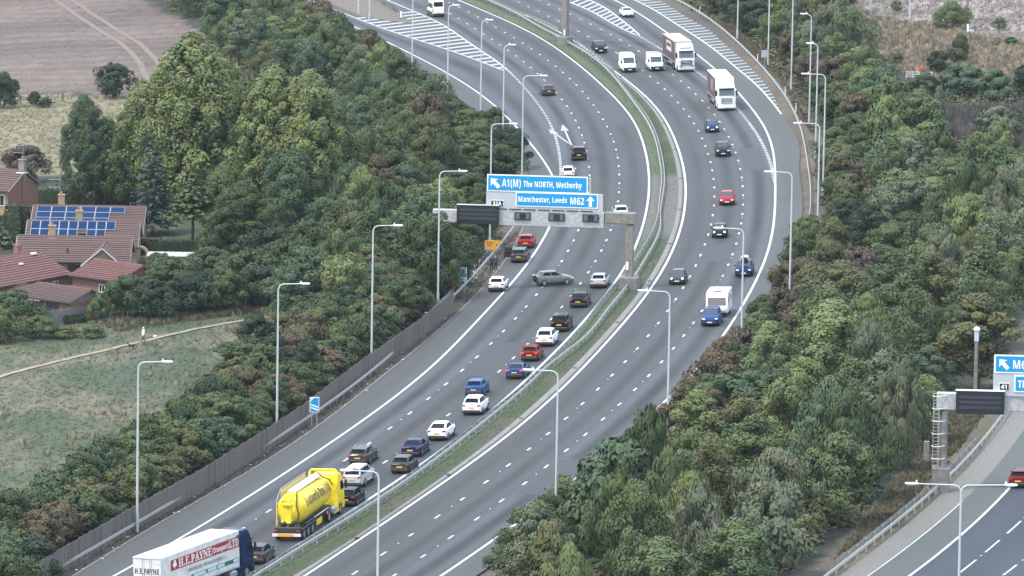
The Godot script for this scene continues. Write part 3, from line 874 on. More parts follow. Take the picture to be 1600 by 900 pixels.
func grasses() -> void:
	var t1 := tuft(1, 9, 0.5, 0.35)
	var t2 := tuft(2, 12, 1.1, 0.5)
	scatter("meadow_grass", "meadow", t1, 15000, [Color(0.085, 0.12, 0.062), Color(0.17, 0.16, 0.10), Color(0.11, 0.13, 0.072)], 0.25, 0.6, 21)
	scatter("tall_dry_grass", "meadow", t2, 420, [Color(0.26, 0.235, 0.15), Color(0.22, 0.2, 0.13)], 0.35, 0.8, 22, 0.16)
	scatter("tall_dry_grass", "hedgefoot", t2, 650, [Color(0.19, 0.155, 0.11), Color(0.14, 0.12, 0.085), Color(0.09, 0.11, 0.06)], 0.3, 0.75, 31)
	scatter("field_grass", "dry", t1, 7000, [Color(0.25, 0.215, 0.135), Color(0.2, 0.185, 0.11)], 0.35, 0.85, 23)
	scatter("stubble_straw", "stubble", tuft(3, 7, 0.18, 0.4), 7000, [Color(0.185, 0.142, 0.12), Color(0.14, 0.105, 0.09)], 0.7, 1.4, 24)
	scatter("rough_grass", "rough", t2, 4200, [Color(0.34, 0.27, 0.19), Color(0.19, 0.165, 0.155), Color(0.30, 0.235, 0.17), Color(0.15, 0.15, 0.10)], 0.4, 1.0, 25)
	scatter("pale_grass", "pale", t1, 5000, [Color(0.30, 0.26, 0.23), Color(0.2, 0.17, 0.15)], 0.6, 1.3, 26)
	scatter("reeds", "reeds", tuft(4, 14, 2.0, 0.5), 3000, [Color(0.10, 0.085, 0.10), Color(0.15, 0.13, 0.125), Color(0.07, 0.085, 0.06)], 0.6, 1.1, 27)
	scatter("bank_grass", "scrubbank", t1, 4600, [Color(0.17, 0.132, 0.098), Color(0.11, 0.11, 0.066), Color(0.2, 0.165, 0.12), Color(0.08, 0.09, 0.05)], 0.4, 1.0, 28)
	scatter("verge_grass", "barebank", t1, 1800, [Color(0.16, 0.12, 0.085), Color(0.12, 0.1, 0.065)], 0.5, 1.2, 29)
	# ragged grass in the central reservation and litter along the near verge
	var r := RandomNumberGenerator.new()
	r.seed = 40
	var pl := []
	var ti := []
	for k in 3600:
		var z := r.randf_range(-455, -1040)
		if z < -712 and z > -772 and r.randf() < 0.93: continue
		var l := X("LEFT_RIGHT", z) + 0.5
		var e := X("CHANNEL", z) - 0.1
		if e - l < 0.4: continue
		var t := r.randf()
		pl.append(Transform3D(Basis(Vector3.UP, r.randf() * TAU).scaled(Vector3.ONE * r.randf_range(0.12, 0.38)), at(lerpf(l, e, t), z, 0.05)))
		ti.append((Color(0.14, 0.175, 0.10) if t < 0.45 else Color(0.09, 0.12, 0.05)) * r.randf_range(0.75, 1.3))
	swarm("verge_grass", self, t1, M.leaf, pl, ti)
	pl = []
	for k in 150:
		var z := r.randf_range(-480, -690)
		var x := X("LEFT_RAIL", z) + r.randf_range(-1.8, 1.5)
		pl.append(Transform3D(Basis.from_euler(Vector3(r.randf(), r.randf() * 6, r.randf())).scaled(Vector3(r.randf_range(0.06, 0.24), 0.04, r.randf_range(0.05, 0.16))), at(x, z, 0.06)))
	var b := B.new()
	b.box(Vector3.ZERO, Vector3.ONE)
	swarm("litter", self, b.mesh(), M.off_white, pl)
	pl = []
	ti = []
	for k in 2600:
		var z := r.randf_range(-470, -720)
		var x := X("LEFT_PAVE", z) - r.randf_range(0.2, 3.6)
		pl.append(Transform3D(Basis(Vector3.UP, r.randf() * TAU).scaled(Vector3.ONE * r.randf_range(0.2, 0.7)), at(x, z, -0.02)))
		ti.append([Color(0.15, 0.115, 0.085), Color(0.09, 0.08, 0.06), Color(0.19, 0.15, 0.1)][r.randi() % 3])
	swarm("dry_weeds", self, t1, M.leaf, pl, ti)

# ---------------------------------------------------------------- trees
# kind: [height, crown radius, crown foot, lumps, lump radius, leaves per lump, leaf size, profile power, colours]
const KINDS := {
	"oak_tree": [9.0, 3.7, 1.2, 52, 1.15, 220, 0.155, 0.55],
	"ash_tree": [9.5, 3.2, 1.6, 58, 0.95, 190, 0.145, 0.7],
	"willow_tree": [8.5, 3.2, 0.8, 62, 0.85, 200, 0.165, 0.6],
	"birch_tree": [10.0, 2.4, 1.4, 50, 0.8, 170, 0.14, 0.85],
	"poplar_tree": [20.0, 5.4, 1.0, 220, 1.1, 150, 0.18, 0.5],
	"hawthorn_bush": [5.0, 3.0, 0.2, 48, 0.85, 180, 0.125, 0.5],
	"bramble_bush": [3.4, 2.6, 0.0, 36, 0.75, 80, 0.22, 0.45],
	"dogwood_bush": [4.2, 2.2, 0.0, 42, 0.65, 180, 0.13, 0.6],
}
var protos := {}
var planted := []

func leaf_at(b: B, p: Vector3, out: Vector3, s: float, r: RandomNumberGenerator, droop := 0.0) -> void:
	var nn := (out + Vector3(r.randf_range(-0.7, 0.7), r.randf_range(-0.2, 0.9), r.randf_range(-0.7, 0.7))).normalized()
	var a := nn.cross(Vector3(r.randf_range(-1, 1), r.randf_range(-1, 1), r.randf_range(-1, 1))).normalized()
	if droop > 0: a = (a * (1.0 - droop) + Vector3.DOWN * droop).normalized()
	var e := nn.cross(a).normalized()
	nn = a.cross(e).normalized()
	if nn.dot(out) < 0: e = -e; nn = -nn
	var l := s * r.randf_range(0.7, 1.3)
	var w := l * (0.62 if droop < 0.3 else 0.34)
	var k := b.v.size()
	var sn := (nn * 0.55 + out * 0.6).normalized()
	for q: Vector3 in [p - a * l, p - e * w, p + a * l, p + e * w]:
		b.v.append(q); b.n.append(sn); b.c.append(b.col)
	b.i.append_array(PackedInt32Array([k, k + 2, k + 1, k, k + 3, k + 2]))

func crown(kind: String, seed_: int) -> ArrayMesh:
	var K: Array = KINDS[kind]
	var r := RandomNumberGenerator.new()
	r.seed = seed_
	var b := B.new()
	var H: float = K[0]
	var R: float = K[1]
	var F: float = K[2]
	var droop := 0.75 if kind == "willow_tree" else 0.45 if kind == "birch_tree" else 0.0
	var rise := kind == "poplar_tree"
	var wob := r.randf() * TAU
	for k in int(K[3]):
		# lumps sit on and in an egg that bulges unevenly round its axis
		var t := pow(r.randf(), 0.8)
		var prof := pow(sin(PI * clampf(lerpf(0.16, 1.0, t), 0.0, 1.0)), K[7])
		var ang := r.randf() * TAU
		var bump := 1.0 + 0.22 * sin(ang * 3.0 + wob + t * 4.0) + 0.12 * sin(ang * 5.0 - wob)
		var rad: float = (R - K[4] * 0.6) * prof * bump * sqrt(r.randf_range(0.25, 1.0))
		var o := Vector3(cos(ang) * rad, lerpf(F + K[4] * 0.5, H - K[4] * 0.9, t), sin(ang) * rad)
		var lr: float = K[4] * r.randf_range(0.7, 1.35) * (1.0 - 0.3 * t)
		var stretch := Vector3(1, 1.2 if rise else 1.25 if droop > 0 else 0.8, 1)
		var g := r.randf_range(0.74, 1.24)
		var warm := r.randf_range(-0.16, 0.15)
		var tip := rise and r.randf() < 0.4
		for q in int(K[5] * r.randf_range(0.8, 1.2)):
			var d := Vector3(r.randfn(), r.randfn() + 0.45, r.randfn()).normalized()
			var p := o + d * stretch * lr * r.randf_range(0.72, 1.08)
			var w := g * r.randf_range(0.75, 1.25)
			b.col = Color(w * (1.0 + warm), w, w * (1.0 - warm))
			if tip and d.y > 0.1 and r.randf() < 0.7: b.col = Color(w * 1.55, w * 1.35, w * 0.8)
			leaf_at(b, p, (d + Vector3(o.x, 0, o.z).normalized() * 0.35).normalized(), K[6], r, droop)
	return b.mesh()

func trunk(kind: String, seed_: int) -> ArrayMesh:
	var K: Array = KINDS[kind]
	var r := RandomNumberGenerator.new()
	r.seed = seed_
	var b := B.new()
	var H: float = K[0]
	var th: float = H * 0.022 + 0.03
	if kind.ends_with("bush"):
		for k in 5:
			var a := TAU * k / 5.0 + r.randf()
			b.tube([Vector3(cos(a) * 0.15, -0.4, sin(a) * 0.15), Vector3(cos(a) * 0.5, H * 0.3, sin(a) * 0.5), Vector3(cos(a) * 1.2, H * 0.65, sin(a) * 1.2)], 0.07, 0.02, 5)
		return b.mesh()
	b.tube([Vector3(0, -0.6, 0), Vector3(0.05, H * 0.2, 0), Vector3(-0.06, H * 0.5, 0.05), Vector3(0, H * 0.86, 0)], th, 0.03, 7)
	for k in 6:
		var a := TAU * k / 6.0 + r.randf()
		var y := H * r.randf_range(0.22, 0.55)
		var l: float = K[1] * r.randf_range(0.45, 0.75)
		b.tube([Vector3(0, y, 0), Vector3(cos(a) * l * 0.5, y + l * 0.35, sin(a) * l * 0.5), Vector3(cos(a) * l, y + l * 0.95, sin(a) * l)], th * 0.5, 0.02, 5)
	return b.mesh()

# tint: [colour words, linear albedo]
const TINTS := {
	"dark": ["dark green", 0.066, 0.092, 0.042], "mid": ["mid green", 0.102, 0.135, 0.060], "blue": ["bluish green", 0.080, 0.116, 0.066], "light": ["light green", 0.165, 0.198, 0.086],
	"olive": ["olive green", 0.110, 0.116, 0.054], "brown": ["brownish", 0.112, 0.092, 0.057], "rust": ["rust brown", 0.135, 0.096, 0.058], "purple": ["dull purple brown", 0.100, 0.080, 0.065],
	"yellow": ["yellowish green", 0.180, 0.195, 0.072], "grey": ["grey green", 0.135, 0.155, 0.098], "spruce": ["dark bluish green", 0.036, 0.060, 0.048], "deep": ["very dark green", 0.040, 0.058, 0.034],
}

func plant(kind: String, tint: String, x: float, z: float, h: float, w: float, label := "", group := "") -> Node3D:
	var vkey := "%s%d" % [kind, planted.size() % 2]
	if not protos.has(vkey):
		protos[vkey] = [crown(kind, hash(vkey) % 1000 + 3), trunk(kind, hash(vkey) % 1000)]
	var mk := "leaf_" + tint
	var T: Array = TINTS[tint]
	if not M.has(mk):
		var m := mat(mk, T[1], T[2], T[3], 0.6)
		m.metallic_specular = 0.25
		m.backlight_enabled = true
		m.backlight = lin(T[1] * 1.3, T[2] * 1.3, T[3] * 0.9)
	var K: Array = KINDS[kind]
	var o := thing(kind, label, "bush" if kind.ends_with("bush") else "tree", Transform3D(Basis(Vector3.UP, rng.randf() * TAU).scaled(Vector3(w / K[1] / 2.0, h / K[0], w / K[1] / 2.0)), land(x, z)), group)
	put("crown", protos[vkey][0], o, M[mk])
	put("trunk" if kind.ends_with("tree") else "stems", protos[vkey][1], o, M.bark)
	planted.append([o, kind, tint, x, z, h, label != ""])
	return o

const MARKS := [["yellow tanker", -18.01, -533.94], ["white trailer lorry", -26.04, -507.48], ["gantry pillar", 12.81, -669.53], ["blue marker sign with two bars", -18.75, -589.11], ["blue marker sign with one bar", -5.45, -674.96],
	["yellow diversion signs", -2.37, -699.86], ["white caravan", 21.79, -651.10], ["nearer curtain-sided lorry", 29.04, -850.45], ["camera mast", 43.72, -580.94], ["gantry numbered 41", 37.65, -538.82],
	["bungalow with solar panels", -50.78, -732.24], ["tall brick house", -58.67, -745.91], ["zebra striped exit wedge", -4.31, -919.98], ["hatched strip", 34.23, -887.44], ["twin-arm lamp", 36.68, -498.79],
	["lamp post beside the caravan", 23.72, -634.81], ["lamp post above dark red bushes", 31.18, -693.38], ["person walking the dog", -37.92, -637.40], ["concrete garden fence", -47.35, -654.42], ["long pale shed", -38.31, -698.56],
	["timber fence's lower end", -37.59, -521.05], ["timber fence's middle", -23.55, -572.76], ["timber fence's upper end", -7.50, -661.77], ["stubble field", -53.44, -918.36], ["red lifebuoy", 57.49, -879.91], ["reed bed", 64.04, -822.45],
	["first lamp post by the fence", -31.75, -527.34], ["lamp post in brown scrub", 14.97, -581.73], ["lamp post at the lower wood", 4.10, -540.50], ["white minibus", -12.89, -997.73], ["garden spruce", -42.29, -729.36], ["red car on the separate road", 44.98, -540.39]]

func name_trees() -> void:   # says of each tree which landmark it stands nearest to, and where from there
	var rows := []
	for p in planted:
		if p[6]: continue
		var best := 1e9
		var m := 0
		for k in MARKS.size():
			var dx: float = p[3] - MARKS[k][1]
			var dz: float = (p[4] - MARKS[k][2]) * 0.16
			var d := sqrt(dx * dx + dz * dz)
			if d < best: best = d; m = k
		rows.append([best, p, m])
	rows.sort_custom(func(a, b): return a[0] < b[0])
	var used := {}
	var nth := ["nearest", "second nearest", "third nearest", "fourth nearest", "fifth nearest", "sixth nearest", "seventh nearest", "eighth nearest", "ninth nearest", "tenth nearest", "eleventh nearest", "twelfth nearest"]
	for q in rows:
		var p: Array = q[1]
		var mk: Array = MARKS[q[2]]
		var dx: float = p[3] - mk[1]
		var dz: float = p[4] - mk[2]
		var side := ("right of" if dx > 0 else "left of") if absf(dx) > absf(dz) * 0.16 else ("behind" if dz < 0 else "before")
		var key := "%s %s %s" % [TINTS[p[2]][0], String(p[1]).replace("_", " "), side + " the " + mk[0]]
		var n: int = used.get(key, 0)
		used[key] = n + 1
		var label := ("%s " % nth[n] if n < nth.size() else "far ") + key
		p[0].set_meta("label", label)
		p[0].set_meta("group", "bushes of the roadside woods" if String(p[1]).ends_with("bush") else "trees of the roadside woods")

func dead_tree(x: float, z: float, h: float, label: String) -> void:
	var r := RandomNumberGenerator.new()
	r.seed = int(h * 100)
	var o := thing("dead_tree", label, "tree", Transform3D(Basis(), at(x, z)))
	var b := B.new()
	b.tube([Vector3(0, -0.4, 0), Vector3(0.1, h * 0.4, 0), Vector3(0, h * 0.9, 0)], 0.16, 0.03, 7)
	part("trunk", b, o, mat("grey_wood", 0.24, 0.215, 0.195, 0.9))
	for k in 16:
		var a := r.randf() * TAU
		var y := h * r.randf_range(0.15, 0.6)
		var l := h * r.randf_range(0.25, 0.5)
		b = B.new()
		b.tube([Vector3(0, y, 0), Vector3(cos(a) * l * 0.25, y + l * 0.5, sin(a) * l * 0.25), Vector3(cos(a) * l * 0.4, y + l * 1.05, sin(a) * l * 0.4)], 0.07, 0.015, 5)
		b.tube([Vector3(cos(a) * l * 0.25, y + l * 0.5, sin(a) * l * 0.25), Vector3(cos(a + 0.6) * l * 0.5, y + l * 0.9, sin(a + 0.6) * l * 0.5)], 0.04, 0.01, 4)
		part("branch", b, o, M.grey_wood)

func pick(a: Array) -> String: return a[rng.randi() % a.size()]

func woods() -> void:
	rng.seed = 77
	# tall poplars behind the houses
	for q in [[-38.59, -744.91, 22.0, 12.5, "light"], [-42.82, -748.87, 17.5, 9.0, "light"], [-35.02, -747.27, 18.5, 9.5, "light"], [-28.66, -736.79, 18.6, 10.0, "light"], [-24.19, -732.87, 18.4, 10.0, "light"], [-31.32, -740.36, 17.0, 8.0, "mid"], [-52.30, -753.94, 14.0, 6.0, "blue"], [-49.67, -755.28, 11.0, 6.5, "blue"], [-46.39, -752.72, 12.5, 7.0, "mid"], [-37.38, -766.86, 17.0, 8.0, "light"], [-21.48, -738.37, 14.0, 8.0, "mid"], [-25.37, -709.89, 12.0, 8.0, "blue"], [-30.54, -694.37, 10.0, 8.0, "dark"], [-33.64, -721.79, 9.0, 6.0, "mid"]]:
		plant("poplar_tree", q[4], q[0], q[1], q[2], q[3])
	# lone trees by the fields
	plant("hawthorn_bush", "deep", -56.85, -880.95, 5.4, 6.0, "dark round tree standing alone at the edge of the stubble field")
	plant("hawthorn_bush", "deep", -71.89, -871.89, 5.4, 5.5, "dark round tree cut by the frame left of the stubble field")
	plant("hawthorn_bush", "deep", -67.51, -873.35, 2.2, 2.0, "small dark bush beside a broken fence below the stubble field")
	plant("hawthorn_bush", "deep", -65.85, -870.46, 1.4, 2.6, "lowest dark bush beside the wooden post below the stubble field")
	plant("hawthorn_bush", "purple", -61.52, -781.90, 5.2, 6.4, "purple brown tree standing behind the tall brick house chimney")
	plant("willow_tree", "mid", 66.47, -948.58, 4.4, 6.4, "broad green willow alone on the pale field")
	plant("hawthorn_bush", "grey", 73.54, -946.69, 2.2, 2.6, "grey bush on the pale field right of the broad green willow")
	plant("hawthorn_bush", "deep", 52.85, -992.79, 1.8, 2.8, "small dark bush at the top of the pale field")
	plant("dogwood_bush", "blue", 73.17, -919.09, 1.8, 2.4, "low bluish bush at the frame's edge below the pale field")
	for q in [[59.94, -882.83, 3.0, 3.6, "deep"], [64.16, -897.96, 3.6, 3.4, "dark"], [55.14, -898.41, 1.6, 1.8, "mid"], [56.19, -852.17, 3.2, 4.4, "blue"], [60.93, -851.03, 4.0, 7.0, "blue"], [65.36, -845.88, 3.8, 6.0, "blue"], [69.84, -853.02, 3.6, 4.0, "deep"], [55.38, -813.04, 5.0, 2.6, "grey"], [62.12, -796.78, 4.2, 6.0, "grey"], [65.75, -921.02, 1.8, 2.0, "olive"], [59.67, -978.82, 1.6, 2.0, "grey"], [68.12, -810.13, 4.5, 5.0, "blue"]]:
		plant("dogwood_bush", q[4], q[0], q[1], q[2] * 1.3, q[3])
	# bushes round the gardens
	for q in [[-32.01, -702.82, 5.5, 6.0, "deep"], [-26.35, -688.24, 6.0, 7.0, "deep"], [-32.88, -676.46, 5.2, 7.5, "dark"], [-37.04, -669.65, 5.2, 7.0, "dark"], [-28.31, -668.05, 6.0, 8.0, "dark"], [-40.72, -656.58, 5.0, 5.6, "dark"], [-37.91, -655.12, 4.6, 6.0, "deep"], [-34.01, -658.27, 5.2, 6.5, "deep"], [-30.67, -659.61, 5.2, 6.5, "dark"], [-26.37, -662.74, 5.0, 6.5, "deep"], [-43.58, -653.74, 3.4, 2.8, "mid"], [-52.27, -648.20, 5.0, 6.5, "dark"], [-49.26, -643.96, 2.6, 4.5, "mid"], [-53.04, -641.40, 4.0, 5.0, "mid"], [-24.42, -674.90, 6.0, 6.0, "dark"], [-22.77, -687.57, 7.0, 6.5, "dark"], [-34.63, -711.69, 3.0, 3.4, "mid"], [-39.05, -686.42, 3.4, 4.4, "dark"], [-43.52, -642.95, 1.5, 3.0, "mid"], [-46.55, -643.49, 1.4, 3.2, "olive"]]:
		plant("hawthorn_bush", q[4], q[0], q[1], q[2], q[3])
	# bushes that crowd against the timber fence and hang over it
	var fz := -492.0
	while fz > -668.0:
		for row in 2:
			var zz := fz + rng.randf_range(-1.6, 1.6)
			var xx := X("LEFT_RAIL", zz) - 3.6 - row * 3.4 - rng.randf_range(0.0, 1.0)
			plant(pick(["hawthorn_bush", "hawthorn_bush", "dogwood_bush", "oak_tree"]), pick(["dark", "dark", "deep", "mid", "brown", "dark", "blue", "olive", "brown", "dark"]), xx, zz, rng.randf_range(3.6, 5.0) + row * 1.5, rng.randf_range(4.6, 6.4))
		fz -= 5.2
	for q in [[-41.43, -521.59, "dark"], [-39.15, -523.73, "mid"], [-42.07, -509.70, "dark"], [-38.68, -532.14, "olive"], [-37.47, -538.41, "dark"], [-44.18, -521.98, "dark"], [-39.31, -504.96, "deep"], [-40.58, -498.04, "dark"]]:
		plant("hawthorn_bush", q[2], q[0], q[1], rng.randf_range(4.0, 5.2), rng.randf_range(5.0, 6.0))
	for q in [[0.63, -499.48, "dark", 4.8, 5.0], [3.33, -514.64, "dark", 4.6, 5.0], [2.04, -506.50, "mid", 5.4, 5.6], [7.42, -526.40, "dark", 4.8, 5.6], [5.19, -519.55, "mid", 5.4, 5.4], [11.94, -548.78, "dark", 4.8, 5.6], [9.76, -536.36, "deep", 5.2, 5.6], [2.18, -492.25, "dark", 5.6, 5.6], [14.80, -561.32, "brown", 5.0, 5.4], [17.27, -577.54, "brown", 4.6, 5.4]]:
		plant("oak_tree", q[2], q[0], q[1], q[3], q[4])
	for q in [[25.91, -633.51, "dark", 4.4, 4.4], [24.77, -620.31, "mid", 4.6, 5.0], [22.16, -603.72, "brown", 5.4, 5.8], [19.92, -587.93, "brown", 5.8, 6.4], [23.25, -599.42, "purple", 6.0, 6.4], [29.32, -655.55, "brown", 5.0, 5.0], [31.21, -677.39, "dark", 5.2, 4.8], [32.98, -691.94, "mid", 5.2, 4.8], [27.31, -634.18, "purple", 5.0, 5.6], [18.33, -572.85, "mid", 5.0, 5.4]]:
		plant("hawthorn_bush", q[2], q[0], q[1], q[3], q[4])
	for q in [[-0.40, -783.08, "deep", 6.0, 5.4], [-2.60, -803.28, "dark", 6.0, 5.2], [-1.60, -759.35, "dark", 6.4, 5.6], [-4.13, -785.26, "mid", 6.6, 5.6], [-6.65, -676.20, "dark", 6.4, 6.0], [-5.35, -693.88, "dark", 5.2, 5.0], [-7.73, -668.28, "olive", 5.8, 5.6], [-4.10, -708.55, "dark", 5.6, 5.4], [-7.26, -698.06, "mid", 7.0, 6.0], [-5.01, -729.02, "dark", 6.4, 6.0], [-8.50, -664.43, "dark", 10.4, 5.6], [-7.44, -667.22, "mid", 8.6, 4.6], [-9.96, -665.69, "dark", 9.6, 6.6]]:
		plant("oak_tree", q[2], q[0], q[1], q[3], q[4])
	# the wood on the left of the road, thinned by a minimum distance between stems
	var pts := []
	var far := [Vector2(-42.62, -1007.03), Vector2(-47.28, -965.52), Vector2(-37.84, -896.35), Vector2(-21.39, -850.20), Vector2(-18.58, -743.91), Vector2(-21.51, -692.66), Vector2(-22.22, -652.31), Vector2(-25.61, -621.10), Vector2(-30.14, -585.12), Vector2(-34.66, -551.36), Vector2(-39.20, -513.73), Vector2(-42.90, -483.39), Vector2(-41.85, -471.65), Vector2(-37.85, -496.27), Vector2(-26.75, -553.60), Vector2(-18.33, -594.96), Vector2(-9.88, -640.73), Vector2(-4.60, -681.52), Vector2(-0.87, -728.19), Vector2(0.20, -765.49), Vector2(-0.68, -799.98), Vector2(-5.97, -838.67), Vector2(-11.20, -872.53), Vector2(-19.44, -919.12), Vector2(-25.98, -949.81), Vector2(-32.98, -982.60), Vector2(-40.56, -1020.01), Vector2(-47.44, -1080.06), Vector2(-64.38, -1085.07), Vector2(-53.05, -998.84)]
	var poly := PackedVector2Array(far)
	var tries := 0
	while tries < 9000 and pts.size() < 205:
		tries += 1
		var p := Vector2(rng.randf_range(-62, 8), rng.randf_range(-1075, -470))
		if not Geometry2D.is_point_in_polygon(p, poly): continue
		var near_rail := X("LEFT_PAVE", p.y) - p.x
		if near_rail < 4.6: continue
		var ok := true
		for q: Vector2 in pts:
			if Vector2((q.x - p.x), (q.y - p.y) * 0.62).length() < 3.3: ok = false; break
		if not ok: continue
		pts.append(p)
		var edge := near_rail < 9.0 or p.y > -640
		if edge:
			var k := pick(["hawthorn_bush", "hawthorn_bush", "oak_tree", "dogwood_bush", "ash_tree"])
			plant(k, pick(["dark", "dark", "olive", "mid", "dark", "deep", "dark", "mid", "brown"]), p.x, p.y, rng.randf_range(3.6, 5.6), rng.randf_range(4.6, 6.6))
		else:
			var k := pick(["oak_tree", "ash_tree", "oak_tree", "willow_tree", "hawthorn_bush", "birch_tree"])
			plant(k, pick(["dark", "blue", "mid", "dark", "olive", "blue", "mid", "mid", "light", "blue", "grey", "dark", "brown" if rng.randf() < 0.5 else "mid"]), p.x, p.y, rng.randf_range(6.0, 9.5), rng.randf_range(4.8, 7.2))
	# the wood between the two roads on the right
	pts = []
	tries = 0
	while tries < 12000 and pts.size() < 265:
		tries += 1
		var p := Vector2(rng.randf_range(-6, 80), rng.randf_range(-1010, -455))
		var dl := p.x - X("RIGHT_PAVE", p.y)
		if dl < (3.0 + smoothstep(-520, -490, p.y) * 1.6 if p.y > -690 else 4.2 + smoothstep(-760, -820, p.y) * 1.0): continue
		if p.y > -700 and p.x > X("THIRD_PAVE", p.y) - 6.6: continue
		if p.y > -700 and in_zone("scrubbank", p): continue
		if p.y > -512 and p.x < 0.8: continue
		if p.y < -800 and (in_zone("reeds", p) or in_zone("rough", p) or in_zone("pale", p)): continue
		if in_zone("barebank", p): continue
		if in_zone("open", p): continue
		var ok := true
		for q: Vector2 in pts:
			if Vector2((q.x - p.x), (q.y - p.y) * 0.55).length() < 4.2: ok = false; break
		if not ok: continue
		pts.append(p)
		if p.y < -640 and dl < 9.0 and rng.randf() < 0.6 or p.y > -690 and p.y < -600 and dl < 14 and rng.randf() < 0.7:
			plant(pick(["hawthorn_bush", "hawthorn_bush", "oak_tree"]), pick(["brown", "purple", "purple", "dark", "olive", "dark", "mid", "deep"]), p.x, p.y, rng.randf_range(4.0, 6.0), rng.randf_range(4.8, 6.6))
		elif dl < 6.5:
			plant(pick(["hawthorn_bush", "dogwood_bush", "oak_tree"]), pick(["dark", "dark", "mid", "olive", "brown"]), p.x, p.y, rng.randf_range(4.0, 5.6), rng.randf_range(4.4, 6.0))
		else:
			plant(pick(["oak_tree", "ash_tree", "willow_tree", "willow_tree", "birch_tree", "ash_tree", "dogwood_bush"]), pick(["blue", "mid", "dark", "grey", "mid", "light", "mid", "olive", "grey", "mid", "dark", "light", "olive", "light"]), p.x, p.y, rng.randf_range(5.6, 10.6), rng.randf_range(4.8, 9.0))
	dead_tree(45.88, -640.13, 7.5, "bare grey dead tree standing among the green trees left of the camera mast")
	dead_tree(17.12, -490.22, 7.0, "bare pale dead tree low in the right wood near the bottom edge")
	# low undergrowth that fills the floor of both woods
	var pl := []
	var ti := []
	var r := RandomNumberGenerator.new()
	r.seed = 5
	var n := 0
	while pl.size() < 2600 and n < 40000:
		n += 1
		var p := Vector2(r.randf_range(-70, 85), r.randf_range(-1060, -450))
		var left := Geometry2D.is_point_in_polygon(p, poly) and X("LEFT_PAVE", p.y) - p.x > 4.2
		var right := p.x - X("RIGHT_PAVE", p.y) > 3.2 and not in_zone("rough", p) and not in_zone("pale", p) and not in_zone("scrubbank", p) and not in_zone("barebank", p) and not in_zone("reeds", p) and not (in_zone("open", p) and p.y < -870) and (p.y < -700 or p.x < X("THIRD_PAVE", p.y) - 8.5)
		if not left and not right: continue
		var s := r.randf_range(0.6, 1.2)
		pl.append(Transform3D(Basis(Vector3.UP, r.randf() * TAU).scaled(Vector3(s, s * r.randf_range(0.5, 0.9), s)), at(p.x, p.y, -0.3)))
		ti.append(Color(0.065, 0.085, 0.04).lerp(Color(0.115, 0.10, 0.058), r.randf()) * r.randf_range(0.7, 1.3))
	swarm("undergrowth", self, low_lump(), M.leaf, pl, ti)

func low_lump() -> ArrayMesh:
	var b := B.new()
	var r := RandomNumberGenerator.new()
	r.seed = 8
	for k in 170:
		var d := Vector3(r.randfn(), absf(r.randfn()) * 0.8, r.randfn()).normalized()
		var w := r.randf_range(0.7, 1.3)
		b.col = Color(w, w, w)
		leaf_at(b, d * Vector3(1.7, 1.8, 1.7) * r.randf_range(0.7, 1.05), d, 0.24, r)
	return b.mesh()

func hedge(x: float, z: float, lng: float, h: float, w: float, tint: String, turn: float, label: String, round_ := 0.0) -> void:
	var b := B.new()
	var r := RandomNumberGenerator.new()
	r.seed = int(absf(x * 31 + z * 7))
	var half := Vector3(lng * 0.5, h * 0.5, w * 0.5)
	for k in int((lng * h + lng * w + w * h) * 62.0):
		var d := Vector3(r.randf_range(-1, 1), r.randf_range(-1, 1), r.randf_range(-1, 1))
		var ax := d.abs().max_axis_index()
		var s := r.randf()
		# pushed out to the nearest face, the faces weighted by their area
		var areas := [half.y * half.z, half.x * half.z, half.x * half.y]
		var pickk: float = r.randf() * (areas[0] + areas[1] + areas[2])
		ax = 0 if pickk < areas[0] else 1 if pickk < areas[0] + areas[1] else 2
		d[ax] = 1.0 if r.randf() < 0.7 and ax == 1 or s < 0.5 else -1.0
		var nn := Vector3.ZERO
		nn[ax] = d[ax]
		var q := d
		if round_ > 0:
			var top := smoothstep(0.2, 1.0, d.y) * round_
			q.x *= 1.0 - top * 0.7; q.z *= 1.0 - top * 0.7
		var g := r.randf_range(0.7, 1.25)
		b.col = Color(g, g, g)
		leaf_at(b, Vector3(0, half.y, 0) + q * half + Vector3(r.randfn(), r.randfn(), r.randfn()) * 0.05, nn, 0.15, r)
	var mk := "leaf_" + tint
	var T: Array = TINTS[tint]
	if not M.has(mk): mat(mk, T[1], T[2], T[3], 0.6)
	var o := thing("hedge", label, "hedge", Transform3D(Basis(Vector3.UP, turn), at(x, z)))
	var f := put("foliage", b.mesh(), o, M[mk])
	stuff(f)
	var core := B.new()
	core.bevel(Vector3(0, half.y * 0.9, 0), half * Vector3(1.8, 1.7, 1.7), 0.2 + round_ * minf(half.x, half.z) * 0.5)
	part("stems", core, o, M["leaf_deep"] if M.has("leaf_deep") else M.bark)

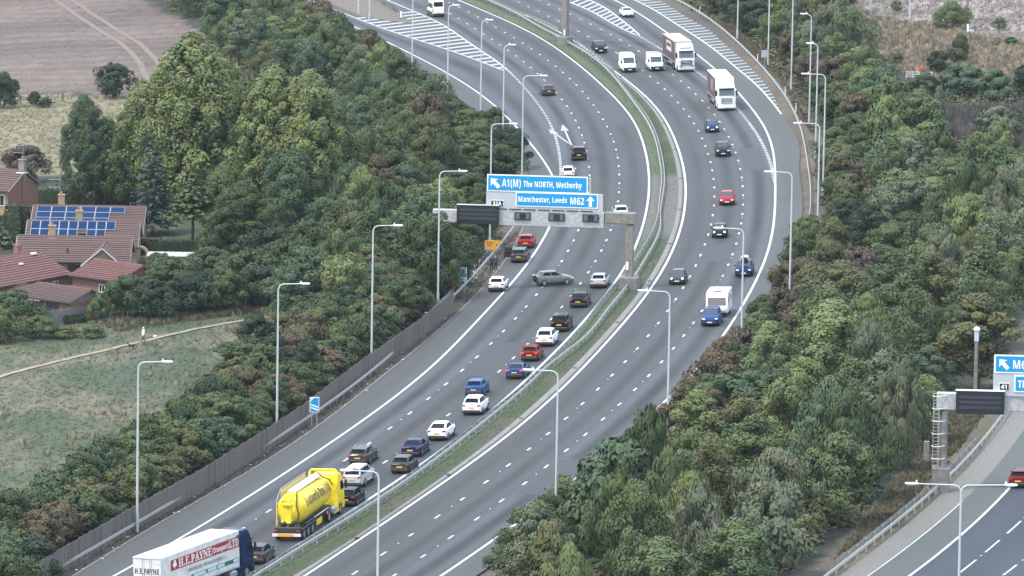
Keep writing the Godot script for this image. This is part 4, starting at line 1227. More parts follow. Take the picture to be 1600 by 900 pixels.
func conifer(called: String, tint: String, x: float, z: float, H: float, R: float, label: String, flat := false) -> void:
	var b := B.new()
	var r := RandomNumberGenerator.new()
	r.seed = int(H * 100)
	var tiers := 26
	for k in tiers:
		var t := float(k) / tiers
		var y := lerpf(H * (0.34 if flat else 0.12), H * 0.98, t)
		var rad := R * pow(1.0 - t, 0.8) * r.randf_range(0.8, 1.1) + 0.15
		for s in int(5 + 7 * (1.0 - t)):
			var a := r.randf() * TAU
			var l := rad * r.randf_range(0.75, 1.1)
			var g := r.randf_range(0.7, 1.3)
			for q in int(8 + l * 12):
				var f := sqrt(r.randf()) * l
				var p := Vector3(cos(a) * f, y + (0.05 if flat else -0.16) * f + 0.12 * r.randfn() * 0.5, sin(a) * f) + Vector3(-sin(a), 0, cos(a)) * r.randfn() * 0.13 * (0.4 + l - f)
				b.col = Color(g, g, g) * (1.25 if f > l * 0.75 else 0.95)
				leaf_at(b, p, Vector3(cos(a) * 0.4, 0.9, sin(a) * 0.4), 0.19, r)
	var mk := "leaf_" + tint
	var T: Array = TINTS[tint]
	if not M.has(mk): mat(mk, T[1], T[2], T[3], 0.6)
	var o := thing(called, label, "tree", Transform3D(Basis(), at(x, z)))
	put("crown", b.mesh(), o, M[mk])
	var st := B.new()
	st.tube([Vector3(0, -0.5, 0), Vector3(0, H * 0.5, 0), Vector3(0, H * 0.97, 0)], 0.2, 0.03, 8)
	part("trunk", st, o, M.bark)

func gardens() -> void:
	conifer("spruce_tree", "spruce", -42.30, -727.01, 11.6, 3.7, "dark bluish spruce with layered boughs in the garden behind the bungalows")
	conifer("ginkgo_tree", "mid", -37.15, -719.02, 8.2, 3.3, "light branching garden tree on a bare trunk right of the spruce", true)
	conifer("cedar_tree", "grey", -59.55, -717.68, 3.0, 1.9, "pale grey feathery conifer at the frame's edge beside clipped hedges")
	hedge(-52.67, -755.90, 13.5, 2.0, 1.3, "dark", 0.0, "long clipped hedge behind the rearmost solar panelled bungalow")
	hedge(-60.03, -727.00, 1.5, 2.6, 1.5, "dark", 0.0, "leftmost clipped conifer block below the tall brick house", 0.5)
	hedge(-58.49, -723.79, 2.0, 4.2, 1.8, "dark", 0.0, "tallest clipped conifer block beside the tall brick house", 0.4)
	hedge(-57.34, -725.30, 1.5, 3.9, 1.8, "deep", 0.0, "clipped conifer block second from the bungalow with blue panels", 0.4)
	hedge(-56.46, -727.47, 1.4, 3.6, 1.8, "mid", 0.0, "clipped conifer block touching the bungalow with blue panels", 0.4)
	hedge(-39.27, -709.22, 7.6, 1.5, 1.2, "deep", 0.0, "low dark hedge behind the long pale shed")
	hedge(-52.83, -755.94, 1.4, 1.9, 1.4, "olive", 0.0, "rounded clipped bush in front of the long garden hedge", 0.8)
	hedge(-56.89, -713.19, 0.9, 2.0, 0.9, "deep", 0.0, "narrow dark clipped bush at the bungalow's left gable", 0.3)
	hedge(-46.98, -653.87, 4.0, 0.9, 1.0, "deep", 0.35, "low dark clipped hedge in front of the concrete garden fence", 0.2)
	hedge(-48.35, -663.29, 4.8, 1.2, 1.2, "mid", 0.35, "ivy covered hedge on top of the concrete garden fence", 0.3)

# ---------------------------------------------------------------- vehicles (front towards -z, wheels on y = 0)
# L, W, H, nose height, cowl height, belt height at the back, tail height, then metres from the front: cowl, roof front, roof rear, rear window foot; wheel radius, front axle, rear axle
const STYLES := {
	"hatch": [4.25, 1.79, 1.48, 0.72, 0.97, 1.02, 0.98, 1.22, 2.0, 3.55, 4.02, 0.32, 0.86, 3.42],
	"mini": [3.75, 1.68, 1.46, 0.74, 0.98, 0.98, 0.95, 1.0, 1.65, 3.3, 3.62, 0.3, 0.7, 3.1],
	"minidark": [3.85, 1.73, 1.45, 0.74, 0.98, 0.98, 0.95, 1.05, 1.7, 3.4, 3.72, 0.31, 0.72, 3.2],
	"saloon": [4.75, 1.83, 1.43, 0.70, 0.95, 1.0, 0.98, 1.35, 2.1, 3.3, 4.05, 0.33, 0.9, 3.75],
	"coupe": [4.6, 1.83, 1.39, 0.68, 0.93, 1.0, 1.0, 1.4, 2.15, 3.2, 4.2, 0.34, 0.9, 3.65],
	"estate": [4.75, 1.82, 1.5, 0.72, 0.97, 1.04, 1.0, 1.3, 2.05, 4.25, 4.62, 0.33, 0.9, 3.7],
	"suv": [4.5, 1.87, 1.66, 0.88, 1.1, 1.14, 1.08, 1.2, 1.9, 3.85, 4.32, 0.36, 0.85, 3.55],
	"suvbox": [4.5, 1.85, 1.58, 0.85, 1.06, 1.1, 1.05, 1.2, 1.9, 3.85, 4.32, 0.35, 0.85, 3.55],
	"coupesuv": [4.55, 1.85, 1.55, 0.80, 1.02, 1.1, 1.06, 1.25, 2.0, 3.3, 4.35, 0.35, 0.85, 3.6],
	"pickup": [5.2, 1.85, 1.78, 0.98, 1.16, 1.16, 1.12, 1.35, 2.05, 4.75, 5.05, 0.38, 0.95, 3.95],
	"van": [5.6, 2.06, 2.55, 0.98, 1.25, 1.3, 1.25, 0.85, 1.75, 5.4, 5.56, 0.34, 0.95, 4.35],
	"van2": [5.5, 2.06, 2.45, 0.96, 1.22, 1.3, 1.25, 0.85, 1.7, 5.3, 5.46, 0.34, 0.95, 4.3],
	"minibus": [6.2, 2.06, 2.7, 0.98, 1.25, 1.3, 1.2, 0.85, 1.7, 6.0, 6.16, 0.35, 0.98, 4.6],
}
var cars := {}

func wheel_meshes(r: float, w: float) -> Array:
	var key := "w%.2f%.2f" % [r, w]
	if not cars.has(key):
		var t := B.new()
		t.lathe(Vector3.ZERO, Vector3.RIGHT, [Vector2(0.01, -w * 0.5), Vector2(r * 0.9, -w * 0.5), Vector2(r, -w * 0.32), Vector2(r, w * 0.32), Vector2(r * 0.9, w * 0.5), Vector2(r * 0.62, w * 0.5)], 18)
		var h := B.new()
		h.lathe(Vector3.ZERO, Vector3.RIGHT, [Vector2(r * 0.66, w * 0.46), Vector2(r * 0.64, w * 0.5), Vector2(r * 0.56, w * 0.42), Vector2(r * 0.3, w * 0.36), Vector2(r * 0.18, w * 0.44), Vector2(0.01, w * 0.42)], 18)
		cars[key] = [t.mesh(), h.mesh()]
	return cars[key]

func add_wheel(parent: Node3D, x: float, y: float, z: float, r: float, w: float, rim: Material) -> void:
	var ms := wheel_meshes(r, w)
	var a := Transform3D(Basis(Vector3.UP, 0.0 if x > 0 else PI), Vector3(x, y, z))
	var t := put("wheel", ms[0], parent, M.rubber, a)
	put("rim", ms[1], t, rim)

func car_shapes(style: String) -> Dictionary:
	if cars.has(style): return cars[style]
	var S: Array = STYLES[style]
	var L: float = S[0]; var W: float = S[1]; var H: float = S[2]
	var nose: float = S[3]; var cowl: float = S[4]; var belt: float = S[5]; var tail: float = S[6]
	var mc: float = S[7]; var mf: float = S[8]; var mr: float = S[9]; var mb: float = S[10]
	var van := style in ["van", "van2", "minibus"]
	var front := -L / 2
	var out := {}
	var top := func(m: float) -> float:
		if m < 0.12: return lerpf(nose * 0.78, nose * 0.93, m / 0.12)
		if m < mc: return lerpf(nose * 0.93, cowl, pow((m - 0.12) / (mc - 0.12), 0.6))
		if m < mb: return lerpf(cowl, belt, (m - mc) / (mb - mc))
		return lerpf(belt, tail, clampf((m - mb) / maxf(L - mb - 0.1, 0.05), 0, 1)) - (0.1 if m > L - 0.03 else 0.0)
	var hw := func(m: float) -> float:
		var f := 1.0 - 0.30 * pow(clampf(1.0 - m / 0.75, 0, 1), 2.2) - 0.13 * pow(clampf(1.0 - (L - m) / 0.6, 0, 1), 2.0)
		return W * 0.5 * f
	var ms := [0.0, 0.05, 0.15, 0.3, 0.5, 0.75, mc * 0.85, mc, (mc + mb) * 0.4, (mc + mb) * 0.6, mb - 0.3, mb, L - 0.22, L - 0.08, L]
	ms.sort()
	var b := B.new()
	var rows := []
	for m: float in ms:
		var w: float = hw.call(m)
		var t: float = top.call(m)
		var lo := 0.24 + 0.1 * pow(clampf(1.0 - m / 0.4, 0, 1), 2) + 0.12 * pow(clampf(1.0 - (L - m) / 0.4, 0, 1), 2)
		var z: float = front + m
		var half := [Vector2(w * 0.86, lo), Vector2(w * 0.97, lo + 0.12), Vector2(w, lerpf(lo, t, 0.5)), Vector2(w * 0.985, lerpf(lo, t, 0.78)), Vector2(w * 0.93, t - 0.03), Vector2(w * 0.8, t + 0.005), Vector2(w * 0.4, t + 0.035)]
		var row := []
		for q: Vector2 in half: row.append(Vector3(q.x, q.y, z))
		row.append(Vector3(0, t + 0.045, z))
		for k in range(half.size() - 1, -1, -1): row.append(Vector3(-half[k].x, half[k].y, z))
		rows.append(row)
	b.grid(rows)
	for e in [0, rows.size() - 1]:   # close the ends
		var row: Array = rows[e]
		for k in row.size() / 2:
			var a: Vector3 = row[k]; var d: Vector3 = row[k + 1]
			var a2: Vector3 = row[row.size() - 1 - k]; var d2: Vector3 = row[row.size() - 2 - k]
			if e == 0: b.quad(a, a2, d2, d)
			else: b.quad(a2, a, d, d2)
	# cabin: roof, pillars and the frames round the glass, in the body's paint
	var bw: float = W * 0.5 * 0.94
	var rw: float = W * 0.5 * (0.88 if van else 0.73)
	var A := Vector3(bw * 0.93, cowl - 0.02, front + mc)
	var Fr := Vector3(rw, H - 0.07, front + mf)
	var Rr := Vector3(rw * 0.97, H - 0.09, front + mr)
	var D := Vector3(bw * 0.92, belt - 0.02, front + mb)
	var mx := func(p: Vector3) -> Vector3: return Vector3(-p.x, p.y, p.z)
	var A2: Vector3 = mx.call(A); var F2: Vector3 = mx.call(Fr); var R2: Vector3 = mx.call(Rr); var D2: Vector3 = mx.call(D)
	var roof := B.new()
	roof.patch(F2, Fr, Rr, R2, 0, 1, 0, 1, 0.0, 0.05)
	out.roof = roof.mesh()
	b.patch(A2, A, Fr, F2, 0, 1, 0, 1, 0, 0.03)
	b.patch(D, D2, R2, Rr, 0, 1, 0, 1, 0, 0.03)
	b.patch(A, D, Rr, Fr, 0, 1, 0, 1, 0, 0.03)
	b.patch(D2, A2, F2, R2, 0, 1, 0, 1, 0, 0.03)
	out.body = b.mesh()
	var g := B.new()
	g.patch(A2, A, Fr, F2, 0.06, 0.94, 0.06 if not van else 0.02, 0.93 if not van else 0.66, 0.008, 0.03)
	out.windscreen = g.mesh()
	g = B.new()
	g.patch(D, D2, R2, Rr, 0.08, 0.92, 0.12 if not van else 0.3, 0.92 if not van else 0.85, 0.008, 0.03)
	out.rear_window = g.mesh()
	var sides := []
	var cuts := [[0.10, 0.46], [0.50, 0.86]]
	if style in ["estate", "suv", "suvbox", "pickup"]: cuts = [[0.09, 0.36], [0.39, 0.66], [0.70, 0.92]]
	if style in ["coupe", "mini", "minidark"]: cuts = [[0.1, 0.52], [0.56, 0.85]]
	if van: cuts = [[0.03, 0.17]]
	if style == "minibus": cuts = [[0.03, 0.16], [0.2, 0.42], [0.45, 0.68], [0.71, 0.94]]
	var vt := 0.86 if not van else 0.62
	for c: Array in cuts:
		g = B.new()
		g.patch(A, D, Rr, Fr, c[0], c[1], 0.08, vt, 0.008, 0.03)
		sides.append(g.mesh())
		g = B.new()
		g.patch(D2, A2, F2, R2, 1.0 - c[1], 1.0 - c[0], 0.08, vt, 0.008, 0.03)
		sides.append(g.mesh())
	out.sides = sides
	# dark skirt, grille and lower bumpers
	b = B.new()
	for s in [1.0, -1.0]:
		b.bevel(Vector3(s * (W * 0.5 - 0.03), 0.27, 0.05), Vector3(0.09, 0.16, L * 0.62), 0.03)
	b.box(Vector3(0, 0.24, 0), Vector3(W * 0.84, 0.1, L * 0.9))
	out.sill = b.mesh()
	b = B.new()
	b.bevel(Vector3(0, 0.36, front + 0.13), Vector3(W * 0.72, 0.26, 0.3), 0.06)
	b.bevel(Vector3(0, nose * 0.72, front + 0.09), Vector3(W * 0.42, 0.13, 0.22), 0.03)
	if van: b.bevel(Vector3(0, 0.55, front + 0.12), Vector3(W * 0.84, 0.42, 0.32), 0.08)
	out.grille = b.mesh()
	b = B.new()
	b.bevel(Vector3(0, 0.38, L / 2 - 0.10), Vector3(W * 0.9, 0.3, 0.3), 0.06)
	if van: b.bevel(Vector3(0, 0.5, L / 2 - 0.09), Vector3(W * 0.95, 0.24, 0.3), 0.05)
	out.rear_bumper = b.mesh()
	b = B.new()
	b.bevel(Vector3.ZERO, Vector3(0.34, 0.15, 0.26), 0.05)
	out.light = b.mesh()
	b = B.new()
	b.lathe(Vector3.ZERO, Vector3.FORWARD, [Vector2(0.15, -0.1), Vector2(0.14, 0.03), Vector2(0.07, 0.08), Vector2(0.005, 0.09)], 12)
	out.roundlight = b.mesh()
	b = B.new()
	b.bevel(Vector3.ZERO, Vector3(0.3, 0.17, 0.1) if not van else Vector3(0.16, 0.62, 0.1), 0.03)
	out.tail = b.mesh()
	b = B.new()
	b.box(Vector3.ZERO, Vector3(0.52, 0.11, 0.02))
	out.plate = b.mesh()
	b = B.new()
	b.bevel(Vector3.ZERO, Vector3(0.2, 0.14, 0.12) if not van else Vector3(0.2, 0.32, 0.14), 0.03)
	out.mirror = b.mesh()
	b = B.new()
	b.bevel(Vector3.ZERO, Vector3(W * 0.62, 0.04, 0.22), 0.015)
	out.spoiler = b.mesh()
	cars[style] = out
	return out

func stand(x: float, z: float, slope: float, dir: float) -> Transform3D:   # on the road, facing along a line of that slope; dir 1 away from the viewer
	var f := Vector3(slope * dir, 0, -dir)
	f = (f - UP * f.dot(UP)).normalized()
	return Transform3D(Basis(f.cross(UP).normalized(), UP, -f), at(x, z, 0.015))

func car(style: String, colour: String, where: Transform3D, label: String, group: String, braking := false) -> Node3D:
	var S: Array = STYLES[style]
	var D := car_shapes(style)
	var van := style in ["van", "van2", "minibus"]
	var cat := "van" if style in ["van", "van2"] else "minibus" if style == "minibus" else "pickup" if style == "pickup" else "car"
	var o := thing({"van": "panel_van", "minibus": "minibus", "pickup": "pickup_truck", "car": "car"}[cat], label, cat, where, group)
	var P: Material = M["p_" + colour]
	var L: float = S[0]; var W: float = S[1]
	put("body", D.body, o, P)
	put("roof", D.roof, o, P)
	put("windscreen", D.windscreen, o, M.screen)
	put("rear_window", D.rear_window, o, M.glass)
	for s in D.sides: put("side_window", s, o, M.glass)
	put("sill", D.sill, o, M.dark_plastic)
	put("grille", D.grille, o, M.black)
	put("rear_bumper", D.rear_bumper, o, M.dark_plastic)
	var ny: float = S[3]
	for s in [1.0, -1.0]:
		var rd := style in ["mini", "minidark"]
		put("headlight", D.roundlight if rd else D.light, o, M.headlight_on if style == "minidark" else M.lamp_glass, Transform3D(Basis(Vector3.UP, -s * 0.45 if not rd else 0.0), Vector3(s * W * (0.35 if not rd else 0.33), ny * 0.88, -L / 2 + (0.19 if not rd else 0.16))))
		put("tail_light", D.tail, o, M.brake_light if braking else M.tail_red, Transform3D(Basis(Vector3.UP, s * 0.3), Vector3(s * W * (0.385 if not van else 0.44), S[6] - 0.14 if not van else 1.1, L / 2 - 0.035)))
		put("mirror", D.mirror, o, P if not van else M.black, Transform3D(Basis(), Vector3(s * (W * 0.5 + 0.07), S[4] + 0.06 if not van else 1.45, -L / 2 + S[7] + 0.3)))
		for m in [S[12], S[13]]:
			add_wheel(o, s * (W * 0.5 - 0.08), S[11], -L / 2 + m, S[11], 0.22, M.alloy)
	put("number_plate", D.plate, o, M.plate_yellow, Transform3D(Basis(), Vector3(0, S[6] - 0.33 if not van else 0.72, L / 2 + 0.035)))
	put("number_plate", D.plate, o, M.plate_white, Transform3D(Basis(), Vector3(0, 0.45, -L / 2 - 0.035)))
	if style in ["hatch", "suv", "estate", "coupesuv", "mini"]:
		put("spoiler", D.spoiler, o, P, Transform3D(Basis(), Vector3(0, S[2] - 0.07, -L / 2 + S[9] + 0.06)))
	if style in ["suv", "estate"]:
		for s in [1.0, -1.0]:
			var b := B.new()
			b.tube([Vector3(s * W * 0.33, S[2] - 0.02, -L / 2 + S[8] + 0.1), Vector3(s * W * 0.335, S[2] + 0.05, 0.2), Vector3(s * W * 0.33, S[2] - 0.02, -L / 2 + S[9] - 0.05)], 0.022, 0.022, 5)
			part("roof_rail", b, o, M.chrome)
	return o

func extra(o: Node3D, called: String, m: Material, at_: Vector3, s: Vector3, r := 0.03) -> MeshInstance3D:
	var b := B.new()
	b.bevel(Vector3.ZERO, s, r)
	return part(called, b, o, m, Transform3D(Basis(), at_))

func text(s: String, h: float, width: float, m: Material, parent: Node3D, where: Transform3D, called := "lettering", serif := false, bend := 0.0) -> void:   # capitals h metres tall, fitted to width when width > 0, facing +z
	var f := SystemFont.new()
	f.font_names = PackedStringArray(["Droid Serif" if serif else "Droid Sans"])
	f.font_weight = 700
	var t := TextMesh.new()
	t.text = s
	t.font = f
	t.font_size = 48
	t.pixel_size = h / 0.714 / 48.0
	t.depth = 0.02
	t.curve_step = 3.0
	var box := t.get_aabb()
	var k := width / maxf(box.size.x, 0.01) if width > 0 else 1.0
	var a := t.surface_get_arrays(0)
	var v: PackedVector3Array = a[Mesh.ARRAY_VERTEX]
	for q in v.size():
		v[q].x *= k
		if bend > 0.0: v[q].z -= 0.5 * v[q].y * v[q].y / bend
	a[Mesh.ARRAY_VERTEX] = v
	var me := ArrayMesh.new()
	me.add_surface_from_arrays(Mesh.PRIMITIVE_TRIANGLES, a)
	put(called, me, parent, m, where)

func lorry_cab(o: Node3D, P: Material, z: float, H: float, lit := false) -> void:   # z: its front; a high-roofed tractor cab 2.3 m long, 2.5 m wide
	var b := B.new()
	var ys := [0.95, 1.3, 1.95, 2.1, 2.95, 3.2, H - 0.12, H]
	var fz := [0.03, 0.0, 0.02, 0.04, 0.22, 0.32, 0.62, 0.8]
	var hw := [1.2, 1.25, 1.25, 1.25, 1.2, 1.18, 1.1, 1.0]
	var rows := []
	for k in ys.size():
		var f: float = z + fz[k]; var w: float = hw[k]; var y: float = ys[k]; var bk := z + 2.3 - (0.12 if k == 7 else 0.0)
		rows.append([Vector3(-w + 0.16, y, f), Vector3(0, y, f - 0.05), Vector3(w - 0.16, y, f), Vector3(w - 0.03, y, f + 0.08), Vector3(w, y, f + 0.3), Vector3(w, y, bk - 0.1), Vector3(w - 0.08, y, bk), Vector3(0, y, bk), Vector3(-w + 0.08, y, bk), Vector3(-w, y, bk - 0.1), Vector3(-w, y, f + 0.3), Vector3(-w + 0.03, y, f + 0.08)])
	for r: Array in rows: r.reverse()
	b.grid(rows, true)
	var lid: Array = rows[7]
	for k in range(1, 11): b.tri(lid[0], lid[k], lid[k + 1])
	part("cab", b, o, P)
	b = B.new()
	b.patch(Vector3(-1.05, 2.12, z + 0.0), Vector3(1.05, 2.12, z + 0.0), Vector3(1.0, 2.98, z + 0.18), Vector3(-1.0, 2.98, z + 0.18), 0, 1, 0, 1, 0, 0.0)
	for q in b.v.size(): b.v[q].z -= 0.03
	var ws := B.new()
	ws.quad(Vector3(1.06, 2.1, z - 0.035), Vector3(-1.06, 2.1, z - 0.035), Vector3(-1.02, 2.98, z + 0.17), Vector3(1.02, 2.98, z + 0.17))
	part("windscreen", ws, o, M.lorry_screen)
	for s in [1.0, -1.0]:
		var g := B.new()
		g.quad(Vector3(s * 1.262, 2.1, z + (1.35 if s > 0 else 0.35)), Vector3(s * 1.262, 2.1, z + (0.35 if s > 0 else 1.35)), Vector3(s * 1.215, 2.85, z + (0.5 if s > 0 else 1.3)), Vector3(s * 1.215, 2.85, z + (1.3 if s > 0 else 0.5)))
		part("side_window", g, o, M.glass)
		extra(o, "mirror", M.black, Vector3(s * 1.42, 2.45, z + 0.2), Vector3(0.22, 0.75, 0.16), 0.05)
		extra(o, "headlight", M.headlight_on if lit else M.lamp_glass, Vector3(s * 0.95, 0.82, z + 0.02), Vector3(0.42, 0.22, 0.14), 0.05)
		extra(o, "side_skirt", P, Vector3(s * 1.15, 0.72, z + 2.6), Vector3(0.1, 0.75, 1.5), 0.04)
		add_wheel(o, s * 1.05, 0.5, z + 1.35, 0.5, 0.3, M.alloy)
		add_wheel(o, s * 1.05, 0.5, z + 5.05, 0.5, 0.34, M.alloy)
	extra(o, "front_bumper", P, Vector3(0, 0.66, z + 0.2), Vector3(2.44, 0.62, 0.5), 0.1)
	extra(o, "grille", M.dark_plastic, Vector3(0, 1.42, z - 0.02), Vector3(1.5, 0.72, 0.1), 0.04)
	for k in 3: extra(o, "grille_bar", P, Vector3(0, 1.2 + 0.22 * k, z - 0.07), Vector3(1.46, 0.06, 0.05), 0.015)
	extra(o, "sun_visor", M.dark_plastic, Vector3(0, 3.06, z - 0.02), Vector3(2.1, 0.14, 0.42), 0.04)
	extra(o, "number_plate", M.plate_white, Vector3(0, 0.6, z - 0.07), Vector3(0.52, 0.11, 0.03), 0.01)
	extra(o, "chassis", M.dark_plastic, Vector3(0, 0.85, z + 3.6), Vector3(0.9, 0.3, 5.0), 0.05)

func trailer_gear(o: Node3D, z_rear: float, axles: int, gap := 1.31, lead := 1.6) -> void:
	for k in axles:
		for s in [1.0, -1.0]: add_wheel(o, s * 1.05, 0.5, z_rear - lead - gap * k, 0.5, 0.36, M.alloy)
	extra(o, "rear_beam", M.dark_plastic, Vector3(0, 0.62, z_rear - 0.1), Vector3(2.4, 0.22, 0.12), 0.03)
	for s in [1.0, -1.0]: extra(o, "tail_light", M.tail_red, Vector3(s * 0.98, 0.64, z_rear - 0.03), Vector3(0.36, 0.14, 0.06), 0.02)
	extra(o, "number_plate", M.plate_yellow, Vector3(0, 0.62, z_rear - 0.02), Vector3(0.52, 0.11, 0.05), 0.01)

func box_lorry(where: Transform3D, label: String, P: Material, side: Material, top: Material, L: float, H: float, lit: bool, called := "articulated_lorry") -> Node3D:
	var o := thing(called, label, "lorry", where)
	var z := -L / 2
	lorry_cab(o, P, z, H - 0.15, lit)
	var tz0 := z + 2.75
	var tl := L / 2 - tz0
	extra(o, "trailer_body", side, Vector3(0, (1.25 + H) * 0.5, tz0 + tl * 0.5), Vector3(2.55, H - 1.25, tl), 0.05)
	extra(o, "trailer_roof", top, Vector3(0, H + 0.004, tz0 + tl * 0.5), Vector3(2.57, 0.06, tl + 0.02), 0.025)
	extra(o, "headboard", top, Vector3(0, (1.25 + H) * 0.5, tz0 - 0.02), Vector3(2.56, H - 1.2, 0.07), 0.02)
	extra(o, "trailer_rail", M.steel, Vector3(0, 1.2, tz0 + tl * 0.5), Vector3(2.57, 0.14, tl), 0.02)
	extra(o, "trailer_chassis", M.dark_plastic, Vector3(0, 1.02, tz0 + tl * 0.5 + 0.8), Vector3(1.1, 0.28, tl - 2.0), 0.03)
	for s in [1.0, -1.0]:
		extra(o, "side_guard", M.steel, Vector3(s * 1.2, 0.75, tz0 + tl * 0.42), Vector3(0.05, 0.34, tl * 0.3), 0.015)
		extra(o, "mudflap", M.black, Vector3(s * 1.02, 0.6, L / 2 - 0.75), Vector3(0.5, 0.7, 0.03), 0.01)
		extra(o, "rear_door", side if side != M.curtain else M.off_white, Vector3(s * 0.635, (1.3 + H) * 0.5, L / 2 + 0.012), Vector3(1.23, H - 1.42, 0.05), 0.015)
		for q in [0.25, 0.42]:
			var b := B.new()
			b.tube([Vector3(s * q, 1.3, L / 2 + 0.06), Vector3(s * q, H - 0.12, L / 2 + 0.06)], 0.022, 0.022, 6)
			part("door_bar", b, o, M.steel)
	trailer_gear(o, L / 2, 3)
	return o

func traffic() -> void:
	for r in VEHICLES:
		var tr := stand(r[2], r[3], r[4], r[5])
		var braking: bool = r[6].contains("brake lights")
		var o := car(r[0], r[1], tr, r[6], "motorway traffic", braking)
		if r[0] == "suvbox":
			extra(o, "roof_box", M.p_silver, Vector3(0, 1.80, 0.25), Vector3(0.85, 0.46, 1.7), 0.12)
			extra(o, "box_front", M.black, Vector3(0, 1.80, -0.61), Vector3(0.62, 0.34, 0.06), 0.05)
		if r[0] == "van2":
			for k in 4: extra(o, "roof_bar", M.dark_plastic, Vector3(0, 2.5, -1.0 + k * 1.0), Vector3(1.5, 0.05, 0.07), 0.02)
		if r[0] == "minibus": extra(o, "lower_body", M.dark_plastic, Vector3(0, 0.62, 0.3), Vector3(2.09, 0.5, 5.0), 0.06)
		if r[0] == "pickup":
			extra(o, "bed_line", M.dark_plastic, Vector3(0, 1.17, 1.3), Vector3(1.84, 0.03, 2.3), 0.01)
			for s in [1.0, -1.0]: extra(o, "side_step", M.chrome, Vector3(s * 0.93, 0.42, -0.2), Vector3(0.14, 0.06, 1.7), 0.02)
		if r[6].contains("left door open"):
			var b := B.new()
			b.bevel(Vector3(0, 0.62, 0.52), Vector3(0.07, 0.62, 1.04), 0.03)
			b.bevel(Vector3(0.06, 1.2, 0.55), Vector3(0.05, 0.5, 0.9), 0.02)
			part("open_door", b, o, M.p_darkgrey, Transform3D(Basis(Vector3.UP, -1.15), Vector3(-0.93, 0, -0.75)))
	# the damaged car lying across the lanes
	var o := car("hatch", "sage", Transform3D(stand(4.60, -675.14, 0.0, 1.0).basis.rotated(UP, -1.36).scaled(Vector3(0.97, 1.04, 0.97)), stand(4.60, -675.14, 0.0, 1.0).origin), "damaged pale green crossover lying sideways across the lanes with its rear torn", "", false)
	for k in 6: extra(o, "torn_trim", M.black, Vector3(-0.75 + k * 0.3, 0.55 + 0.1 * (k % 3), 2.15 + 0.05 * (k % 2)), Vector3(0.28, 0.5 - 0.05 * k, 0.16), 0.05)
	extra(o, "torn_panel", M.p_sage, Vector3(-0.3, 1.02, 2.25), Vector3(1.2, 0.1, 0.35), 0.04)
	# caravan
	var cp := stand(21.79, -648.71, 0.125, -1.0)
	o = thing("caravan", "white touring caravan towed behind the blue car", "caravan", cp)
	var b := B.new()
	var prof := [Vector2(-2.55, 0.5), Vector2(-2.75, 0.75), Vector2(-2.72, 1.3), Vector2(-2.45, 2.2), Vector2(-2.1, 2.55), Vector2(0, 2.62), Vector2(2.4, 2.56), Vector2(2.6, 2.3), Vector2(2.68, 0.6), Vector2(2.6, 0.45)]
	var rows := []
	for x in [-1.13, -1.1, 1.1, 1.13]:
		var row := []
		for q: Vector2 in prof: row.append(Vector3(x, lerpf(q.y, 1.5, 0.02 if absf(x) > 1.11 else 0.0), q.x))
		rows.append(row)
	b.grid(rows)
	for s in [1.0, -1.0]:
		for k in range(1, prof.size() - 1):
			var p0 := Vector3(s * 1.13, prof[0].y, prof[0].x); var p1 := Vector3(s * 1.13, prof[k].y, prof[k].x); var p2 := Vector3(s * 1.13, prof[k + 1].y, prof[k + 1].x)
			if s > 0: b.tri(p0, p1, p2)
			else: b.tri(p0, p2, p1)
	part("body", b, o, M.white_gloss)
	b = B.new()
	b.quad(Vector3(0.95, 1.32, -2.745), Vector3(-0.95, 1.32, -2.745), Vector3(-0.95, 2.1, -2.51), Vector3(0.95, 2.1, -2.51))
	part("front_window", b, o, mat("tinted_glass", 0.13, 0.12, 0.12, 0.1))
	for s in [1.0, -1.0]:
		extra(o, "side_window", M.window, Vector3(s * 1.135, 1.75, -1.3), Vector3(0.03, 0.55, 0.8), 0.01)
		extra(o, "side_window", M.window, Vector3(s * 1.135, 1.75, 0.9), Vector3(0.03, 0.55, 1.0), 0.01)
		add_wheel(o, s * 1.03, 0.33, 0.3, 0.33, 0.2, M.alloy)
	extra(o, "door", M.off_white, Vector3(-1.14, 1.4, -0.1), Vector3(0.03, 1.7, 0.6), 0.01)
	extra(o, "roof_vent", M.off_white, Vector3(0, 2.66, -0.6), Vector3(0.5, 0.1, 0.5), 0.03)
	extra(o, "roof_vent", mat("smoked_plastic", 0.12, 0.12, 0.13, 0.3), Vector3(0, 2.65, -1.5), Vector3(0.9, 0.07, 0.4), 0.02)
	extra(o, "tow_bar", M.steel, Vector3(0, 0.5, -3.2), Vector3(0.12, 0.1, 1.3), 0.02)
	extra(o, "gas_locker", M.white_gloss, Vector3(0, 0.7, -2.85), Vector3(1.2, 0.3, 0.3), 0.08)
	# the two curtain-sided lorries coming down the far carriageway
	o = box_lorry(stand(23.76, -903.58, -0.118, -1.0), "far curtain-sided lorry with white cab behind dark bars beside the white vans", M.p_white, M.curtain, mat("dirty_roof", 0.36, 0.32, 0.27, 0.8), 15.5, 4.2, false)
	var fz := -7.75
	for x in [-0.75, 0.75]: extra(o, "bull_bar", M.black, Vector3(x, 1.25, fz - 0.16), Vector3(0.08, 1.0, 0.08), 0.02)
	for y in [0.95, 1.55]: extra(o, "bull_bar", M.black, Vector3(0, y, fz - 0.16), Vector3(2.3, 0.07, 0.08), 0.02)
	for k in 7: extra(o, "faded_print", M.dark_plastic, Vector3(-0.72 + k * 0.24, 3.5, fz + 0.36), Vector3(0.15, 0.17 + 0.03 * (k % 2), 0.1), 0.02)
	extra(o, "print_panel", M.off_white, Vector3(1.283, 3.1, 1.0), Vector3(0.012, 1.4, 4.8), 0.004)
	extra(o, "print_panel", M.curtain, Vector3(1.287, 3.25, 1.0), Vector3(0.012, 0.6, 4.0), 0.004)
